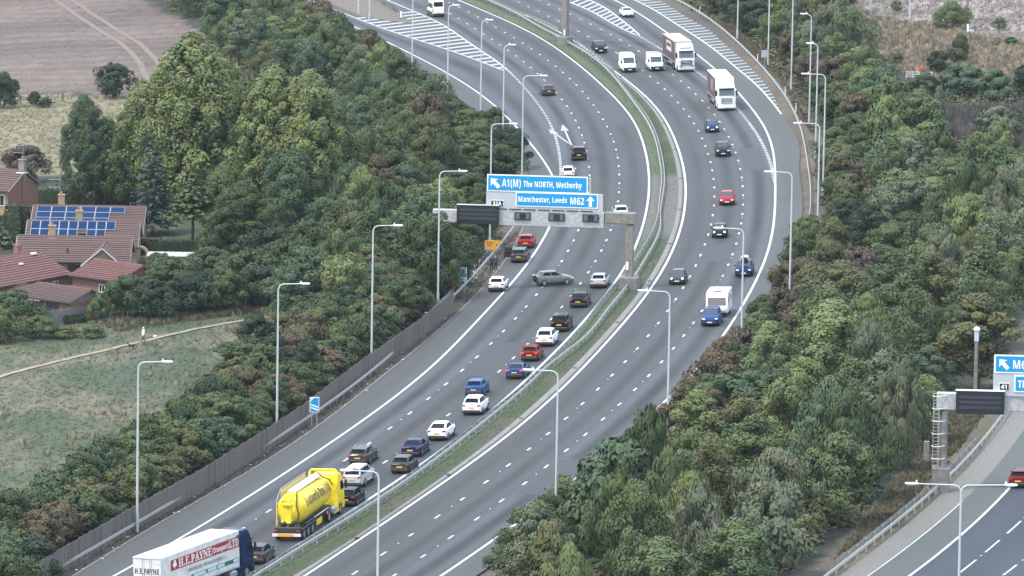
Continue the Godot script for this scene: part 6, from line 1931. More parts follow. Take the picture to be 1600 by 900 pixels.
	part("mast", b, o, M.concrete)
	extra(o, "cabinet", mat("cctv_blue", 0.42, 0.52, 0.58, 0.5), Vector3(0, 7.05, 0), Vector3(0.42, 0.95, 0.4), 0.06)
	b = B.new()
	b.lathe(Vector3(0, 7.5, 0), Vector3.UP, [Vector2(0.12, 0.0), Vector2(0.3, 0.12), Vector2(0.32, 0.3), Vector2(0.2, 0.46), Vector2(0.01, 0.5)], 14)
	part("camera_dome", b, o, M.white_gloss)

func small_signs() -> void:
	for q in [[-18.43, -581.34, 2, "blue exit countdown sign with two white bars beside the timber fence"], [-5.40, -670.37, 1, "blue exit countdown sign with one white bar near the standing people"], [-40.28, -501.38, 3, "blue countdown sign cut by the lower left corner"]]:
		var o := thing("countdown_sign", q[3], "road sign", Transform3D(Basis(Vector3.UP, 0.12), at(q[0], q[1])))
		signboard(o, "plate", 0, 2.0, 0.9, 1.45, 0.05, M.sign_blue, 0.07)
		for k in int(q[2]):
			var b := B.new()
			var y: float = 1.65 + 0.27 * k
			b.quad(Vector3(-0.33, y + 0.02, 0.095), Vector3(0.33, y - 0.22, 0.095), Vector3(0.33, y - 0.08, 0.095), Vector3(-0.33, y + 0.16, 0.095))
			part("bar", b, o, M.white_gloss)
		var c := B.new()
		c.tri(Vector3(-0.36, 2.32, 0.093), Vector3(-0.08, 2.64, 0.093), Vector3(-0.36, 2.64, 0.093))
		part("corner_mark", c, o, M.white_gloss)
		for x in [-0.25, 0.25]: extra(o, "post", M.steel, Vector3(x, 0.9, 0), Vector3(0.07, 2.2, 0.07), 0.015)
	var o := thing("diversion_sign", "larger yellow diversion sign with a blue patch behind the guardrail", "road sign", Transform3D(Basis(Vector3.UP, 0.1), at(-2.50, -697.69)))
	extra(o, "plate", M.sign_yellow, Vector3(0, 1.5, 0), Vector3(1.3, 1.15, 0.05), 0.03)
	for k in 3: extra(o, "print", M.dark_plastic, Vector3(-0.1, 1.86 - 0.2 * k, 0.03), Vector3(0.85 - 0.2 * k, 0.06, 0.012), 0.004)
	extra(o, "blue_patch", mat("patch_blue", 0.30, 0.36, 0.62, 0.5), Vector3(-0.25, 1.15, 0.03), Vector3(0.5, 0.24, 0.012), 0.004)
	for x in [-0.4, 0.4]: extra(o, "post", M.steel, Vector3(x, 0.6, -0.05), Vector3(0.07, 1.4, 0.07), 0.015)
	o = thing("diversion_sign", "smaller yellow sign just above the larger yellow one", "road sign", Transform3D(Basis(Vector3.UP, 0.1), at(-1.87, -701.97)))
	extra(o, "plate", M.sign_yellow, Vector3(0, 1.3, 0), Vector3(1.05, 0.5, 0.05), 0.06)
	extra(o, "print", M.dark_plastic, Vector3(-0.2, 1.3, 0.03), Vector3(0.3, 0.12, 0.012), 0.004)
	for x in [-0.3, 0.3]: extra(o, "post", M.steel, Vector3(x, 0.5, -0.05), Vector3(0.06, 1.2, 0.06), 0.015)
	o = thing("road_sign", "grey back of a road sign beside the outer guardrail", "road sign", Transform3D(Basis(Vector3.UP, 0.1), at(36.06, -899.57)))
	extra(o, "plate", M.board_grey, Vector3(0, 2.0, 0), Vector3(1.05, 1.1, 0.05), 0.03)
	for y in [1.65, 2.35]: extra(o, "rail", M.steel, Vector3(0, y, 0.04), Vector3(0.95, 0.06, 0.04), 0.01)
	extra(o, "post", M.steel, Vector3(0, 0.9, -0.03), Vector3(0.09, 2.2, 0.07), 0.015)
	# lifebuoy on its rail fence by the reed bed
	o = thing("rail_fence", "short wooden rail fence by the reed bed", "fence", Transform3D(Basis(), at(57.08, -879.14)))
	for k in 5: extra(o, "post", M.off_white, Vector3(-1.8 + 0.9 * k, 0.5, 0), Vector3(0.1, 1.1, 0.1), 0.02)
	for y in [0.35, 0.65, 0.95]: extra(o, "rail", M.off_white, Vector3(0, y, 0.07), Vector3(3.9, 0.1, 0.04), 0.01)
	o = thing("lifebuoy", "red lifebuoy cabinet hanging on the short rail fence", "lifebuoy", Transform3D(Basis(), at(57.46, -879.48)))
	var b := B.new()
	b.lathe(Vector3(0, 1.15, 0.1), Vector3.BACK, [Vector2(0.2, -0.08), Vector2(0.42, -0.1), Vector2(0.48, 0.0), Vector2(0.42, 0.1), Vector2(0.2, 0.08)], 18)
	part("ring", b, o, M.red_paint)
	extra(o, "holder", M.red_paint, Vector3(0, 0.9, 0.02), Vector3(0.8, 0.4, 0.06), 0.03)
	o = thing("marker_post", "white post standing on the pale field below the broad willow", "marker post", Transform3D(Basis(), at(68.42, -942.98)))
	extra(o, "post", M.white_gloss, Vector3(0, 0.7, 0), Vector3(0.28, 1.4, 0.2), 0.04)
	extra(o, "cap", M.board_grey, Vector3(0.5, 0.3, 0), Vector3(0.8, 0.5, 0.4), 0.06)
	o = thing("fence_post", "dark wooden post in the dry grass below the stubble field", "post", Transform3D(Basis(), at(-63.93, -878.39)))
	extra(o, "post", M.bark, Vector3(0, 0.55, 0), Vector3(0.22, 1.2, 0.2), 0.03)
	o = thing("field_fence", "broken rail fence beside the dark bush under the stubble field", "fence", Transform3D(Basis(), at(-69.07, -877.08)))
	for k in 5: extra(o, "post", M.off_white if k == 3 else M.bark, Vector3(-2.0 + k * 1.3, 0.5, 0), Vector3(0.14, 1.1, 0.14), 0.02)
	for y in [0.5, 0.85]: extra(o, "rail", M.old_timber, Vector3(0.4, y, 0.08), Vector3(5.6, 0.11, 0.05), 0.01)
	o = thing("plastic_bag", "white plastic bag lying in the grass right of the person", "bag", Transform3D(Basis(Vector3.UP, 0.4), at(-37.00, -641.81, 0.05)))
	b = B.new()
	var rows := []
	for k in 6:
		var row := []
		for j in 9:
			var a := TAU * j / 9.0
			var rr := 0.19 * sin(PI * (0.12 + 0.84 * k / 5.0)) * (1.0 + 0.2 * sin(a * 3 + k))
			row.append(Vector3(cos(a) * rr * 1.3, 0.04 + 0.045 * k, -sin(a) * rr))
		rows.append(row)
	b.grid(rows, true)
	part("bag", b, o, M.white_gloss)

# ---------------------------------------------------------------- houses
func slope_tiles(b: B, a: Vector3, e: Vector3, g: Vector3, d: Vector3) -> void:   # courses of tiles from the eave a-e to the ridge d-g, each lapping over the one below
	var n := maxi(3, int((d - a).length() / 0.42))
	var nn := (e - a).cross(d - a).normalized()
	for k in n:
		var t0 := float(k) / n; var t1 := float(k + 1) / n
		var p := a.lerp(d, t0) + nn * 0.105; var q := e.lerp(g, t0) + nn * 0.105
		var r := e.lerp(g, t1) + nn * 0.03; var s := a.lerp(d, t1) + nn * 0.03
		b.col = Color.WHITE * (0.84 + 0.32 * absf(sin(k * 12.9898) * 43758.5453 - floor(sin(k * 12.9898) * 43758.5453)))
		b.col.a = 1
		b.quad(p, q, r, s)
		b.quad(p - nn * 0.06, q - nn * 0.06, q, p)
		# rolls of the single tiles
		var m := int((q - p).length() / 0.6)
		for j in m:
			var o := p.lerp(q, (j + 0.5) / m) + nn * 0.008
			var o2 := s.lerp(r, (j + 0.5) / m) + nn * 0.008
			var wv := (q - p).normalized() * 0.035
			b.quad(o - wv, o + wv, o2 + wv, o2 - wv)

func house(called: String, label: String, cx: float, cz: float, base: float, turn: float, L: float, half: float, eave: float, ridge: float, wall: Material, tile: Material, hip := 0.0, half_back := -1.0) -> Node3D:   # local x along the ridge, +z the front slope
	var hb := half if half_back < 0 else half_back
	var o := thing(called, label, "house", Transform3D(Basis(Vector3.UP, turn), Vector3(cx, base, cz)))
	var b := B.new()
	var w := 0.25
	var pk := ridge - 0.12
	var f := half - 0.45; var k := hb - 0.45; var x := L * 0.5 - w
	var ef := eave + 0.05
	b.quad(Vector3(-x, -2, f), Vector3(x, -2, f), Vector3(x, ef, f), Vector3(-x, ef, f))
	b.quad(Vector3(x, -2, -k), Vector3(-x, -2, -k), Vector3(-x, ef, -k), Vector3(x, ef, -k))
	for s in [1.0, -1.0]:
		var p := [Vector3(s * x, -2, f), Vector3(s * x, -2, -k), Vector3(s * x, ef, -k), Vector3(s * x, pk, 0), Vector3(s * x, ef, f)]
		if s < 0: p.reverse()
		for j in range(1, 4): b.tri(p[0], p[j], p[j + 1])
	part("wall", b, o, wall)
	b = B.new()
	var lx := L * 0.5
	slope_tiles(b, Vector3(-lx, eave, half), Vector3(lx, eave, half), Vector3(lx, ridge, 0), Vector3(-lx + hip, ridge, 0))
	slope_tiles(b, Vector3(lx, eave, -hb), Vector3(-lx, eave, -hb), Vector3(-lx + hip, ridge, 0), Vector3(lx, ridge, 0))
	if hip > 0: slope_tiles(b, Vector3(-lx, eave, -hb), Vector3(-lx, eave, half), Vector3(-lx + hip, ridge, 0), Vector3(-lx + hip, ridge, 0))
	var rf := part("roof", b, o, tile)
	b = B.new()
	b.tube([Vector3(-lx + hip, ridge + 0.03, 0), Vector3(lx, ridge + 0.03, 0)], 0.12, 0.12, 8)
	part("ridge_tiles", b, rf, tile)
	for s in [1.0, -1.0]:
		if s < 0 and hip > 0: continue
		b = B.new()
		b.tube([Vector3(s * lx, eave - 0.05, half), Vector3(s * lx, ridge - 0.04, 0), Vector3(s * lx, eave - 0.05, -hb)], 0.07, 0.07, 4)
		part("bargeboard", b, rf, M.trim if called != "garage" else tile)
	b = B.new()
	b.bevel(Vector3(0, eave - 0.03, half + 0.04), Vector3(L, 0.12, 0.12), 0.03)
	part("gutter", b, rf, M.dark_plastic)
	return o

func chimney(o: Node3D, x: float, y: float, z: float, h: float, m: Material) -> void:
	var b := B.new()
	b.bevel(Vector3(x, y + h * 0.5 - 0.6, z), Vector3(0.75, h + 1.2, 0.6), 0.02)
	b.bevel(Vector3(x, y + h, z), Vector3(0.88, 0.16, 0.73), 0.03)
	var c := part("chimney", b, o, m)
	b = B.new()
	b.lathe(Vector3(x, y + h, z), Vector3.DOWN, [Vector2(0.01, -0.42), Vector2(0.13, -0.42), Vector2(0.16, -0.05)], 10)
	part("chimney_pot", b, c, M.brick)
	b = B.new()
	b.bevel(Vector3(x, y - 0.22, z + 0.1), Vector3(1.1, 0.12, 1.1), 0.04)
	part("flashing", b, c, M.off_white)

func aerial(o: Node3D, x: float, y: float, z: float) -> void:
	var b := B.new()
	b.tube([Vector3(x, y, z), Vector3(x, y + 2.6, z)], 0.025, 0.02, 5)
	for k in 2: b.tube([Vector3(x - 1.3, y + 1.2 + k * 0.9, z), Vector3(x + 0.1, y + 1.2 + k * 0.9, z)], 0.02, 0.02, 5)
	for k in 7: b.tube([Vector3(x - 1.25 + k * 0.2, y + 2.1, z - 0.2), Vector3(x - 1.25 + k * 0.2, y + 2.1, z + 0.2)], 0.014, 0.014, 4)
	part("aerial", b, o, M.steel)

func window(o: Node3D, x: float, y: float, z: float, w: float, h: float) -> void:
	var b := B.new()
	for q in [[0, h * 0.5, w, 0.08], [0, -h * 0.5, w + 0.1, 0.08], [-w * 0.5, 0, 0.08, h], [w * 0.5, 0, 0.08, h], [0, 0, 0.06, h]]:
		b.box(Vector3(x + q[0], y + q[1], z + 0.03), Vector3(q[2], q[3], 0.1 if q[3] > 0.09 else 0.11))
	var f := part("window", b, o, M.off_white)
	b = B.new()
	b.quad(Vector3(x - w * 0.5, y - h * 0.5, z + 0.012), Vector3(x + w * 0.5, y - h * 0.5, z + 0.012), Vector3(x + w * 0.5, y + h * 0.5, z + 0.012), Vector3(x - w * 0.5, y + h * 0.5, z + 0.012))
	part("pane", b, f, M.window)

func solar(o: Node3D, x0: float, t0: float, w: float, h: float, half: float, eave: float, ridge: float) -> void:   # a panel on the front slope; t0 metres down from the ridge
	var s := Vector2(half, ridge - eave).normalized()
	var dn := Vector3(0, -s.y, s.x)
	var nn := Vector3(0, s.x, s.y)
	var c := Vector3(x0 + w * 0.5, ridge, 0) + dn * (t0 + h * 0.5) + nn * 0.16
	var bs := Basis(Vector3.RIGHT, nn, dn)
	var b := B.new()
	b.box(c, Vector3(w - 0.02, 0.05, h - 0.02), bs)
	var p := part("solar_panel", b, o, M.frame_grey)
	b = B.new()
	b.box(c + nn * 0.022, Vector3(w - 0.10, 0.02, h - 0.10), bs)
	part("cells", b, p, M.solar)

func houses() -> void:
	var g := GX * -42.2 + 0.08
	# nearest long bungalow, with a gabled porch
	var o := house("bungalow", "nearest long bungalow with a brown tiled roof and gabled porch", -48.6, -687.8, g, 0.0, 12.8, 4.6, 2.4, 4.7, M.buff_brick, M.roof_tile)
	chimney(o, -2.55, 4.7, -0.2, 1.15, M.buff_brick)
	window(o, -2.9, 1.35, 4.17, 1.0, 1.3); window(o, -1.9, 1.35, 4.17, 0.8, 1.3)
	extra(o, "door", M.dark_plastic, Vector3(0.2, 1.0, 4.16), Vector3(1.4, 2.1, 0.1), 0.02)
	extra(o, "vent_pipe", M.black, Vector3(-0.6, 3.5, 3.0), Vector3(0.16, 0.7, 0.16), 0.03)
	var b := B.new()
	b.tri(Vector3(1.5, 2.4, 6.0), Vector3(5.4, 2.4, 6.0), Vector3(3.45, 4.05, 6.0))
	b.quad(Vector3(1.5, -2, 6.0), Vector3(5.4, -2, 6.0), Vector3(5.4, 2.4, 6.0), Vector3(1.5, 2.4, 6.0))
	b.quad(Vector3(1.5, -2, 4.0), Vector3(1.5, -2, 6.0), Vector3(1.5, 2.4, 6.0), Vector3(1.5, 2.4, 4.0))
	b.quad(Vector3(5.4, -2, 6.0), Vector3(5.4, -2, 4.0), Vector3(5.4, 2.4, 4.0), Vector3(5.4, 2.4, 6.0))
	part("porch_wall", b, o, M.buff_brick)
	b = B.new()
	slope_tiles(b, Vector3(1.1, 2.25, 2.0), Vector3(1.1, 2.25, 6.4), Vector3(3.45, 4.25, 6.4), Vector3(3.45, 4.25, 0.8))
	slope_tiles(b, Vector3(5.8, 2.25, 6.4), Vector3(5.8, 2.25, 2.0), Vector3(3.45, 4.25, 0.8), Vector3(3.45, 4.25, 6.4))
	var pr := part("porch_roof", b, o, M.roof_tile)
	b = B.new()
	b.tube([Vector3(1.1, 2.2, 6.42), Vector3(3.45, 4.2, 6.42), Vector3(5.8, 2.2, 6.42)], 0.1, 0.1, 4)
	part("bargeboard", b, pr, M.trim)
	b = B.new()
	b.tube([Vector3(3.45, 4.3, 6.4), Vector3(3.45, 4.3, 0.8)], 0.11, 0.11, 8)
	part("ridge_tiles", b, pr, M.roof_tile)
	# middle bungalow with the deep blue panels
	o = house("bungalow", "middle bungalow with two rows of deep blue solar panels", -48.55, -701.3, g, 0.0, 12.8, 4.5, 2.4, 4.7, M.buff_brick, M.roof_tile)
	chimney(o, 1.0 - 1.55, 4.7, -0.2, 1.15, M.buff_brick)
	for k in 9: solar(o, -5.9 + k * 1.06, 0.25, 1.05, 1.62, 4.5, 2.4, 4.7)
	for k in 8:
		if k != 5: solar(o, -5.9 + k * 1.06, 1.9, 1.05, 1.62, 4.5, 2.4, 4.7)
	extra(o, "skylight", M.window, Vector3(-0.05, 3.62, 2.65), Vector3(0.8, 0.12, 0.9), 0.03)
	# rear bungalow with the paler panels
	o = house("bungalow", "rearmost bungalow with rows of pale blue solar panels and a chimney", -48.8, -714.6, g + 0.05, 0.0, 13.0, 7.2, 2.3, 4.7, M.buff_brick, M.roof_tile, 0.0, 4.5)
	chimney(o, -3.3, 4.7, -0.3, 1.25, M.buff_brick)
	aerial(o, -3.5, 5.6, -0.4)
	for row in 3:
		for k in (6 if row == 0 else 5): solar(o, -6.0 + k * 1.69, 0.5 + row * 1.5, 1.67, 1.45, 7.2, 2.3, 4.7)
	# tall brick house at the left edge
	var hg := GX * -57.8
	o = house("brick_house", "two storey brick house with a bare gable wall and chimney", -57.85 - 0.907 * 4.3, -734.3 - 0.42 * 4.3, hg, -0.434, 8.6, 4.1, 5.0, 7.1, M.brick, M.roof_tile)
	chimney(o, 3.95, 7.1, 0.0, 1.3, M.concrete)
	aerial(o, 4.0, 8.0, 0.0)
	b = B.new()
	b.bevel(Vector3(4.1, 3.4, 0.0), Vector3(0.3, 7.0, 0.8), 0.03)
	part("chimney_breast", b, o, M.brick)
	b = B.new()
	b.quad(Vector3(-4.05, -1, 3.66), Vector3(4.0, -1, 3.66), Vector3(4.0, 5, 3.66), Vector3(-4.05, 5, 3.66))
	part("front_facing", b, o, M.buff_brick)
	for y in [1.4, 3.9]:
		window(o, 3.0, y, 3.67, 1.2, 1.25)
	# red tiled house running out of the frame
	o = house("bungalow", "red brown tiled house running out of the frame below the brick one", -52.1 - 0.52 * 7.0, -679.2 + 0.85 * 7.0, GX * -50.0, 1.022, 14.0, 4.8, 2.4, 4.6, M.brick, M.roof_tile_red)
	extra(o, "roof_vent", M.off_white, Vector3(5.3, 4.5, 0.7), Vector3(0.7, 0.25, 0.5), 0.06)
	extra(o, "roof_vent", M.off_white, Vector3(1.2, 3.9, 2.0), Vector3(0.5, 0.2, 0.4), 0.05)
	window(o, 4.2, 1.3, 4.37, 1.0, 1.2); window(o, 2.4, 1.3, 4.37, 0.8, 1.2)
	chimney(o, 6.3, 4.2, -2.2, 0.9, M.brick)
	# two garages in front
	var gd := atan2(-0.64, 0.77)
	o = house("garage", "long garage with a brown hipped roof behind the dark hedge", -48.6, -659.8, GX * -47.0, gd, 10.4, 3.3, 2.25, 3.35, M.brick, M.roof_tile, 2.4)
	extra(o, "garage_door", M.dark_plastic, Vector3(-0.3, 1.0, 2.88), Vector3(2.1, 2.0, 0.06), 0.02)
	extra(o, "garage_door", M.dark_plastic, Vector3(2.2, 1.0, 2.88), Vector3(1.8, 2.0, 0.06), 0.02)
	extra(o, "door_rail", M.off_white, Vector3(-0.4, 2.1, 3.3), Vector3(2.6, 0.14, 0.1), 0.03)
	b = B.new()
	b.tri(Vector3(4.97, 2.2, 2.8), Vector3(4.97, 2.2, -2.8), Vector3(4.97, 3.3, 0))
	part("gable_render", b, o, M.pale_concrete)
	o = house("garage", "small red tiled garage beside the bungalow porch", -42.9, -674.0, GX * -42.5, gd, 7.4, 4.0, 2.4, 3.8, M.brick, M.roof_tile_red)
	window(o, 1.0, 1.4, 3.57, 0.8, 0.8)
	# long pale shed, arch and garden wall
	o = thing("shed", "long low cream shed with a pale flat roof", "shed", Transform3D(Basis(), at(-37.7, -688.5, 0.0)))
	extra(o, "wall", M.buff_brick, Vector3(0, 1.0, 0), Vector3(5.5, 3.0, 3.0), 0.03)
	extra(o, "roof", M.trim, Vector3(0, 2.58, 0), Vector3(5.8, 0.16, 3.4), 0.05)
	for k in 9: extra(o, "roof_rib", M.off_white, Vector3(-2.5 + 0.62 * k, 2.68, 0), Vector3(0.07, 0.06, 3.3), 0.02)
	o = thing("garden_arch", "cream brick garden arch beside the long shed", "arch", Transform3D(Basis(), at(-42.01, -697.63)))
	b = B.new()
	var rows := []
	for k in 13:
		var a := PI * k / 12.0
		rows.append([Vector3(cos(a) * 0.75, 1.4 + sin(a) * 0.75, 0.15), Vector3(cos(a) * 1.15, 1.4 + sin(a) * 1.1, 0.15), Vector3(cos(a) * 1.15, 1.4 + sin(a) * 1.1, -0.15), Vector3(cos(a) * 0.75, 1.4 + sin(a) * 0.75, -0.15)])
	b.grid(rows, true)
	for s in [1.0, -1.0]: b.box(Vector3(s * 0.95, 0.5, 0), Vector3(0.4, 1.8, 0.29))
	b.box(Vector3(-1.8, 0.6, 0), Vector3(1.3, 2.0, 0.28))
	part("brickwork", b, o, M.buff_brick)
	o = thing("garden_fence", "pale concrete panel fence below the garage hedge", "fence", Transform3D(Basis(Vector3.UP, atan2(4.1, 3.9)), at(-47.21, -653.44)))
	for k in 5:
		extra(o, "panel", M.pale_concrete, Vector3(-2.3 + 1.15 * k, 0.75, 0), Vector3(1.08, 1.75 + 0.06 * (k % 2), 0.07), 0.015)
		extra(o, "post", M.pale_concrete, Vector3(-2.87 + 1.15 * k, 0.8, 0.03), Vector3(0.13, 1.95, 0.14), 0.02)
	o = thing("garden_wall", "grey garden wall panel right of the tall brick house", "wall", Transform3D(Basis(), at(-56.59, -759.25)))
	for k in 3: extra(o, "panel", M.pale_concrete, Vector3(-1.0 + k * 1.0, 0.8, 0), Vector3(0.94, 1.6, 0.08), 0.02)
	o = thing("greenhouse", "small grey greenhouse behind the bushes right of the garden tree", "greenhouse", Transform3D(Basis(), at(-34.55, -721.97)))
	extra(o, "base", M.pale_concrete, Vector3(0, 0.3, 0), Vector3(2.0, 0.7, 2.0), 0.03)
	extra(o, "roof", mat("greenhouse_glass", 0.32, 0.38, 0.42, 0.2), Vector3(0, 1.9, 0), Vector3(2.1, 0.12, 2.2), 0.04)
	for x in [-0.95, 0.0, 0.95]: extra(o, "frame", M.steel, Vector3(x, 1.2, 1.0), Vector3(0.06, 1.4, 0.06), 0.01)
	o = thing("parasol", "white garden parasol by the small red garage", "parasol", Transform3D(Basis(), at(-44.88, -683.33)))
	b = B.new()
	b.lathe(Vector3(0, 1.9, 0), Vector3.DOWN, [Vector2(0.01, -0.36), Vector2(0.4, -0.22), Vector2(0.75, 0.0)], 10)
	part("canopy", b, o, M.white_gloss)
	b = B.new()
	b.tube([Vector3(0, -0.2, 0), Vector3(0, 2.2, 0)], 0.03, 0.03, 6)
	part("pole", b, o, M.steel)

# ---------------------------------------------------------------- people and the dog: one skin drawn over a skeleton
func skin(bones: Array, cell: float, mix: float) -> B:   # bones: [from, to, r from, r to, colour]; surface nets over the smooth union of tapered capsules
	var lo := Vector3.ONE * 1e9
	var hi := -lo
	for q: Array in bones:
		var rr := maxf(q[2], q[3]) + cell * 2.5
		lo = lo.min(q[0] - Vector3.ONE * rr).min(q[1] - Vector3.ONE * rr)
		hi = hi.max(q[0] + Vector3.ONE * rr).max(q[1] + Vector3.ONE * rr)
	var nx := int((hi.x - lo.x) / cell) + 2; var ny := int((hi.y - lo.y) / cell) + 2; var nz := int((hi.z - lo.z) / cell) + 2
	var f := PackedFloat32Array()
	f.resize(nx * ny * nz)
	f.fill(1.0)
	for q: Array in bones:
		var a: Vector3 = q[0]; var e: Vector3 = q[1]
		var rr: float = maxf(q[2], q[3]) + mix + cell * 2.0
		var p0 := ((a.min(e) - Vector3.ONE * rr - lo) / cell).floor().max(Vector3.ZERO)
		var p1 := ((a.max(e) + Vector3.ONE * rr - lo) / cell).ceil()
		var d := e - a
		var dd := maxf(d.length_squared(), 1e-8)
		for z in range(int(p0.z), mini(int(p1.z) + 1, nz)):
			for y in range(int(p0.y), mini(int(p1.y) + 1, ny)):
				for x in range(int(p0.x), mini(int(p1.x) + 1, nx)):
					var p := lo + Vector3(x, y, z) * cell
					var t := clampf((p - a).dot(d) / dd, 0, 1)
					var s := (p - a - d * t).length() - lerpf(q[2], q[3], t)
					var k := x + nx * (y + ny * z)
					var h := clampf(0.5 + 0.5 * (f[k] - s) / mix, 0, 1)
					f[k] = lerpf(f[k], s, h) - mix * h * (1.0 - h)
	var b := B.new()
	var at_cell := {}
	for z in nz - 1:
		for y in ny - 1:
			for x in nx - 1:
				var k := x + nx * (y + ny * z)
				var sum := Vector3.ZERO
				var n := 0
				var v8 := []
				for c in 8: v8.append(f[k + (c & 1) + nx * (((c >> 1) & 1) + ny * ((c >> 2) & 1))])
				for e in [[0, 1], [2, 3], [4, 5], [6, 7], [0, 2], [1, 3], [4, 6], [5, 7], [0, 4], [1, 5], [2, 6], [3, 7]]:
					var fa: float = v8[e[0]]; var fb: float = v8[e[1]]
					if (fa < 0) != (fb < 0):
						var t := fa / (fa - fb)
						var pa := Vector3(e[0] & 1, (e[0] >> 1) & 1, (e[0] >> 2) & 1)
						var pb := Vector3(e[1] & 1, (e[1] >> 1) & 1, (e[1] >> 2) & 1)
						sum += pa.lerp(pb, t); n += 1
				if n == 0: continue
				var p := lo + (Vector3(x, y, z) + sum / n) * cell
				at_cell[k] = b.v.size()
				var g := Vector3(v8[1] + v8[3] + v8[5] + v8[7] - v8[0] - v8[2] - v8[4] - v8[6], v8[2] + v8[3] + v8[6] + v8[7] - v8[0] - v8[1] - v8[4] - v8[5], v8[4] + v8[5] + v8[6] + v8[7] - v8[0] - v8[1] - v8[2] - v8[3])
				var best := 1e9
				var col := Color.WHITE
				for q: Array in bones:
					var a: Vector3 = q[0]; var d: Vector3 = q[1] - q[0]
					var t := clampf((p - a).dot(d) / maxf(d.length_squared(), 1e-8), 0, 1)
					var s := (p - a - d * t).length() - lerpf(q[2], q[3], t)
					if s < best: best = s; col = q[4]
				b.v.append(p); b.n.append(g.normalized()); b.c.append(col)
	var steps := [1, nx, nx * ny]
	for k: int in at_cell:
		for ax in 3:
			var s1: int = steps[(ax + 1) % 3]; var s2: int = steps[(ax + 2) % 3]
			var k2: int = k + steps[ax]
			if k2 >= f.size() or (f[k] < 0) == (f[k2] < 0): continue
			if not (at_cell.has(k - s1) and at_cell.has(k - s2) and at_cell.has(k - s1 - s2)): continue
			var i0: int = at_cell[k]; var i1: int = at_cell[k - s1]; var i2: int = at_cell[k - s1 - s2]; var i3: int = at_cell[k - s2]
			if f[k] < 0: b.i.append_array(PackedInt32Array([i0, i2, i1, i0, i3, i2]))
			else: b.i.append_array(PackedInt32Array([i0, i1, i2, i0, i2, i3]))
	return b

func hand(b: B, wrist: Vector3, dir: Vector3, side: float, col: Color) -> void:   # palm, four bent fingers of their own lengths and a thumb from the side
	b.col = col
	var y := dir.normalized()
	var x := y.cross(Vector3.FORWARD if absf(y.z) < 0.8 else Vector3.UP).normalized() * side
	var z := x.cross(y)
	b.tube([wrist, wrist + y * 0.04, wrist + y * 0.095], 0.03, 0.036, 7)
	for k in 4:
		var l: float = [0.07, 0.082, 0.076, 0.06][k]
		var o := wrist + y * 0.09 + x * (0.03 - 0.02 * k)
		b.tube([o, o + y * l * 0.45 + z * 0.004, o + y * l * 0.75 + z * 0.014, o + y * l * 0.95 + z * 0.03], 0.0095, 0.007, 6)
	var t := wrist + y * 0.03 + x * 0.034
	b.tube([t, t + y * 0.03 + x * 0.022, t + y * 0.06 + x * 0.028 + z * 0.012], 0.012, 0.009, 6)

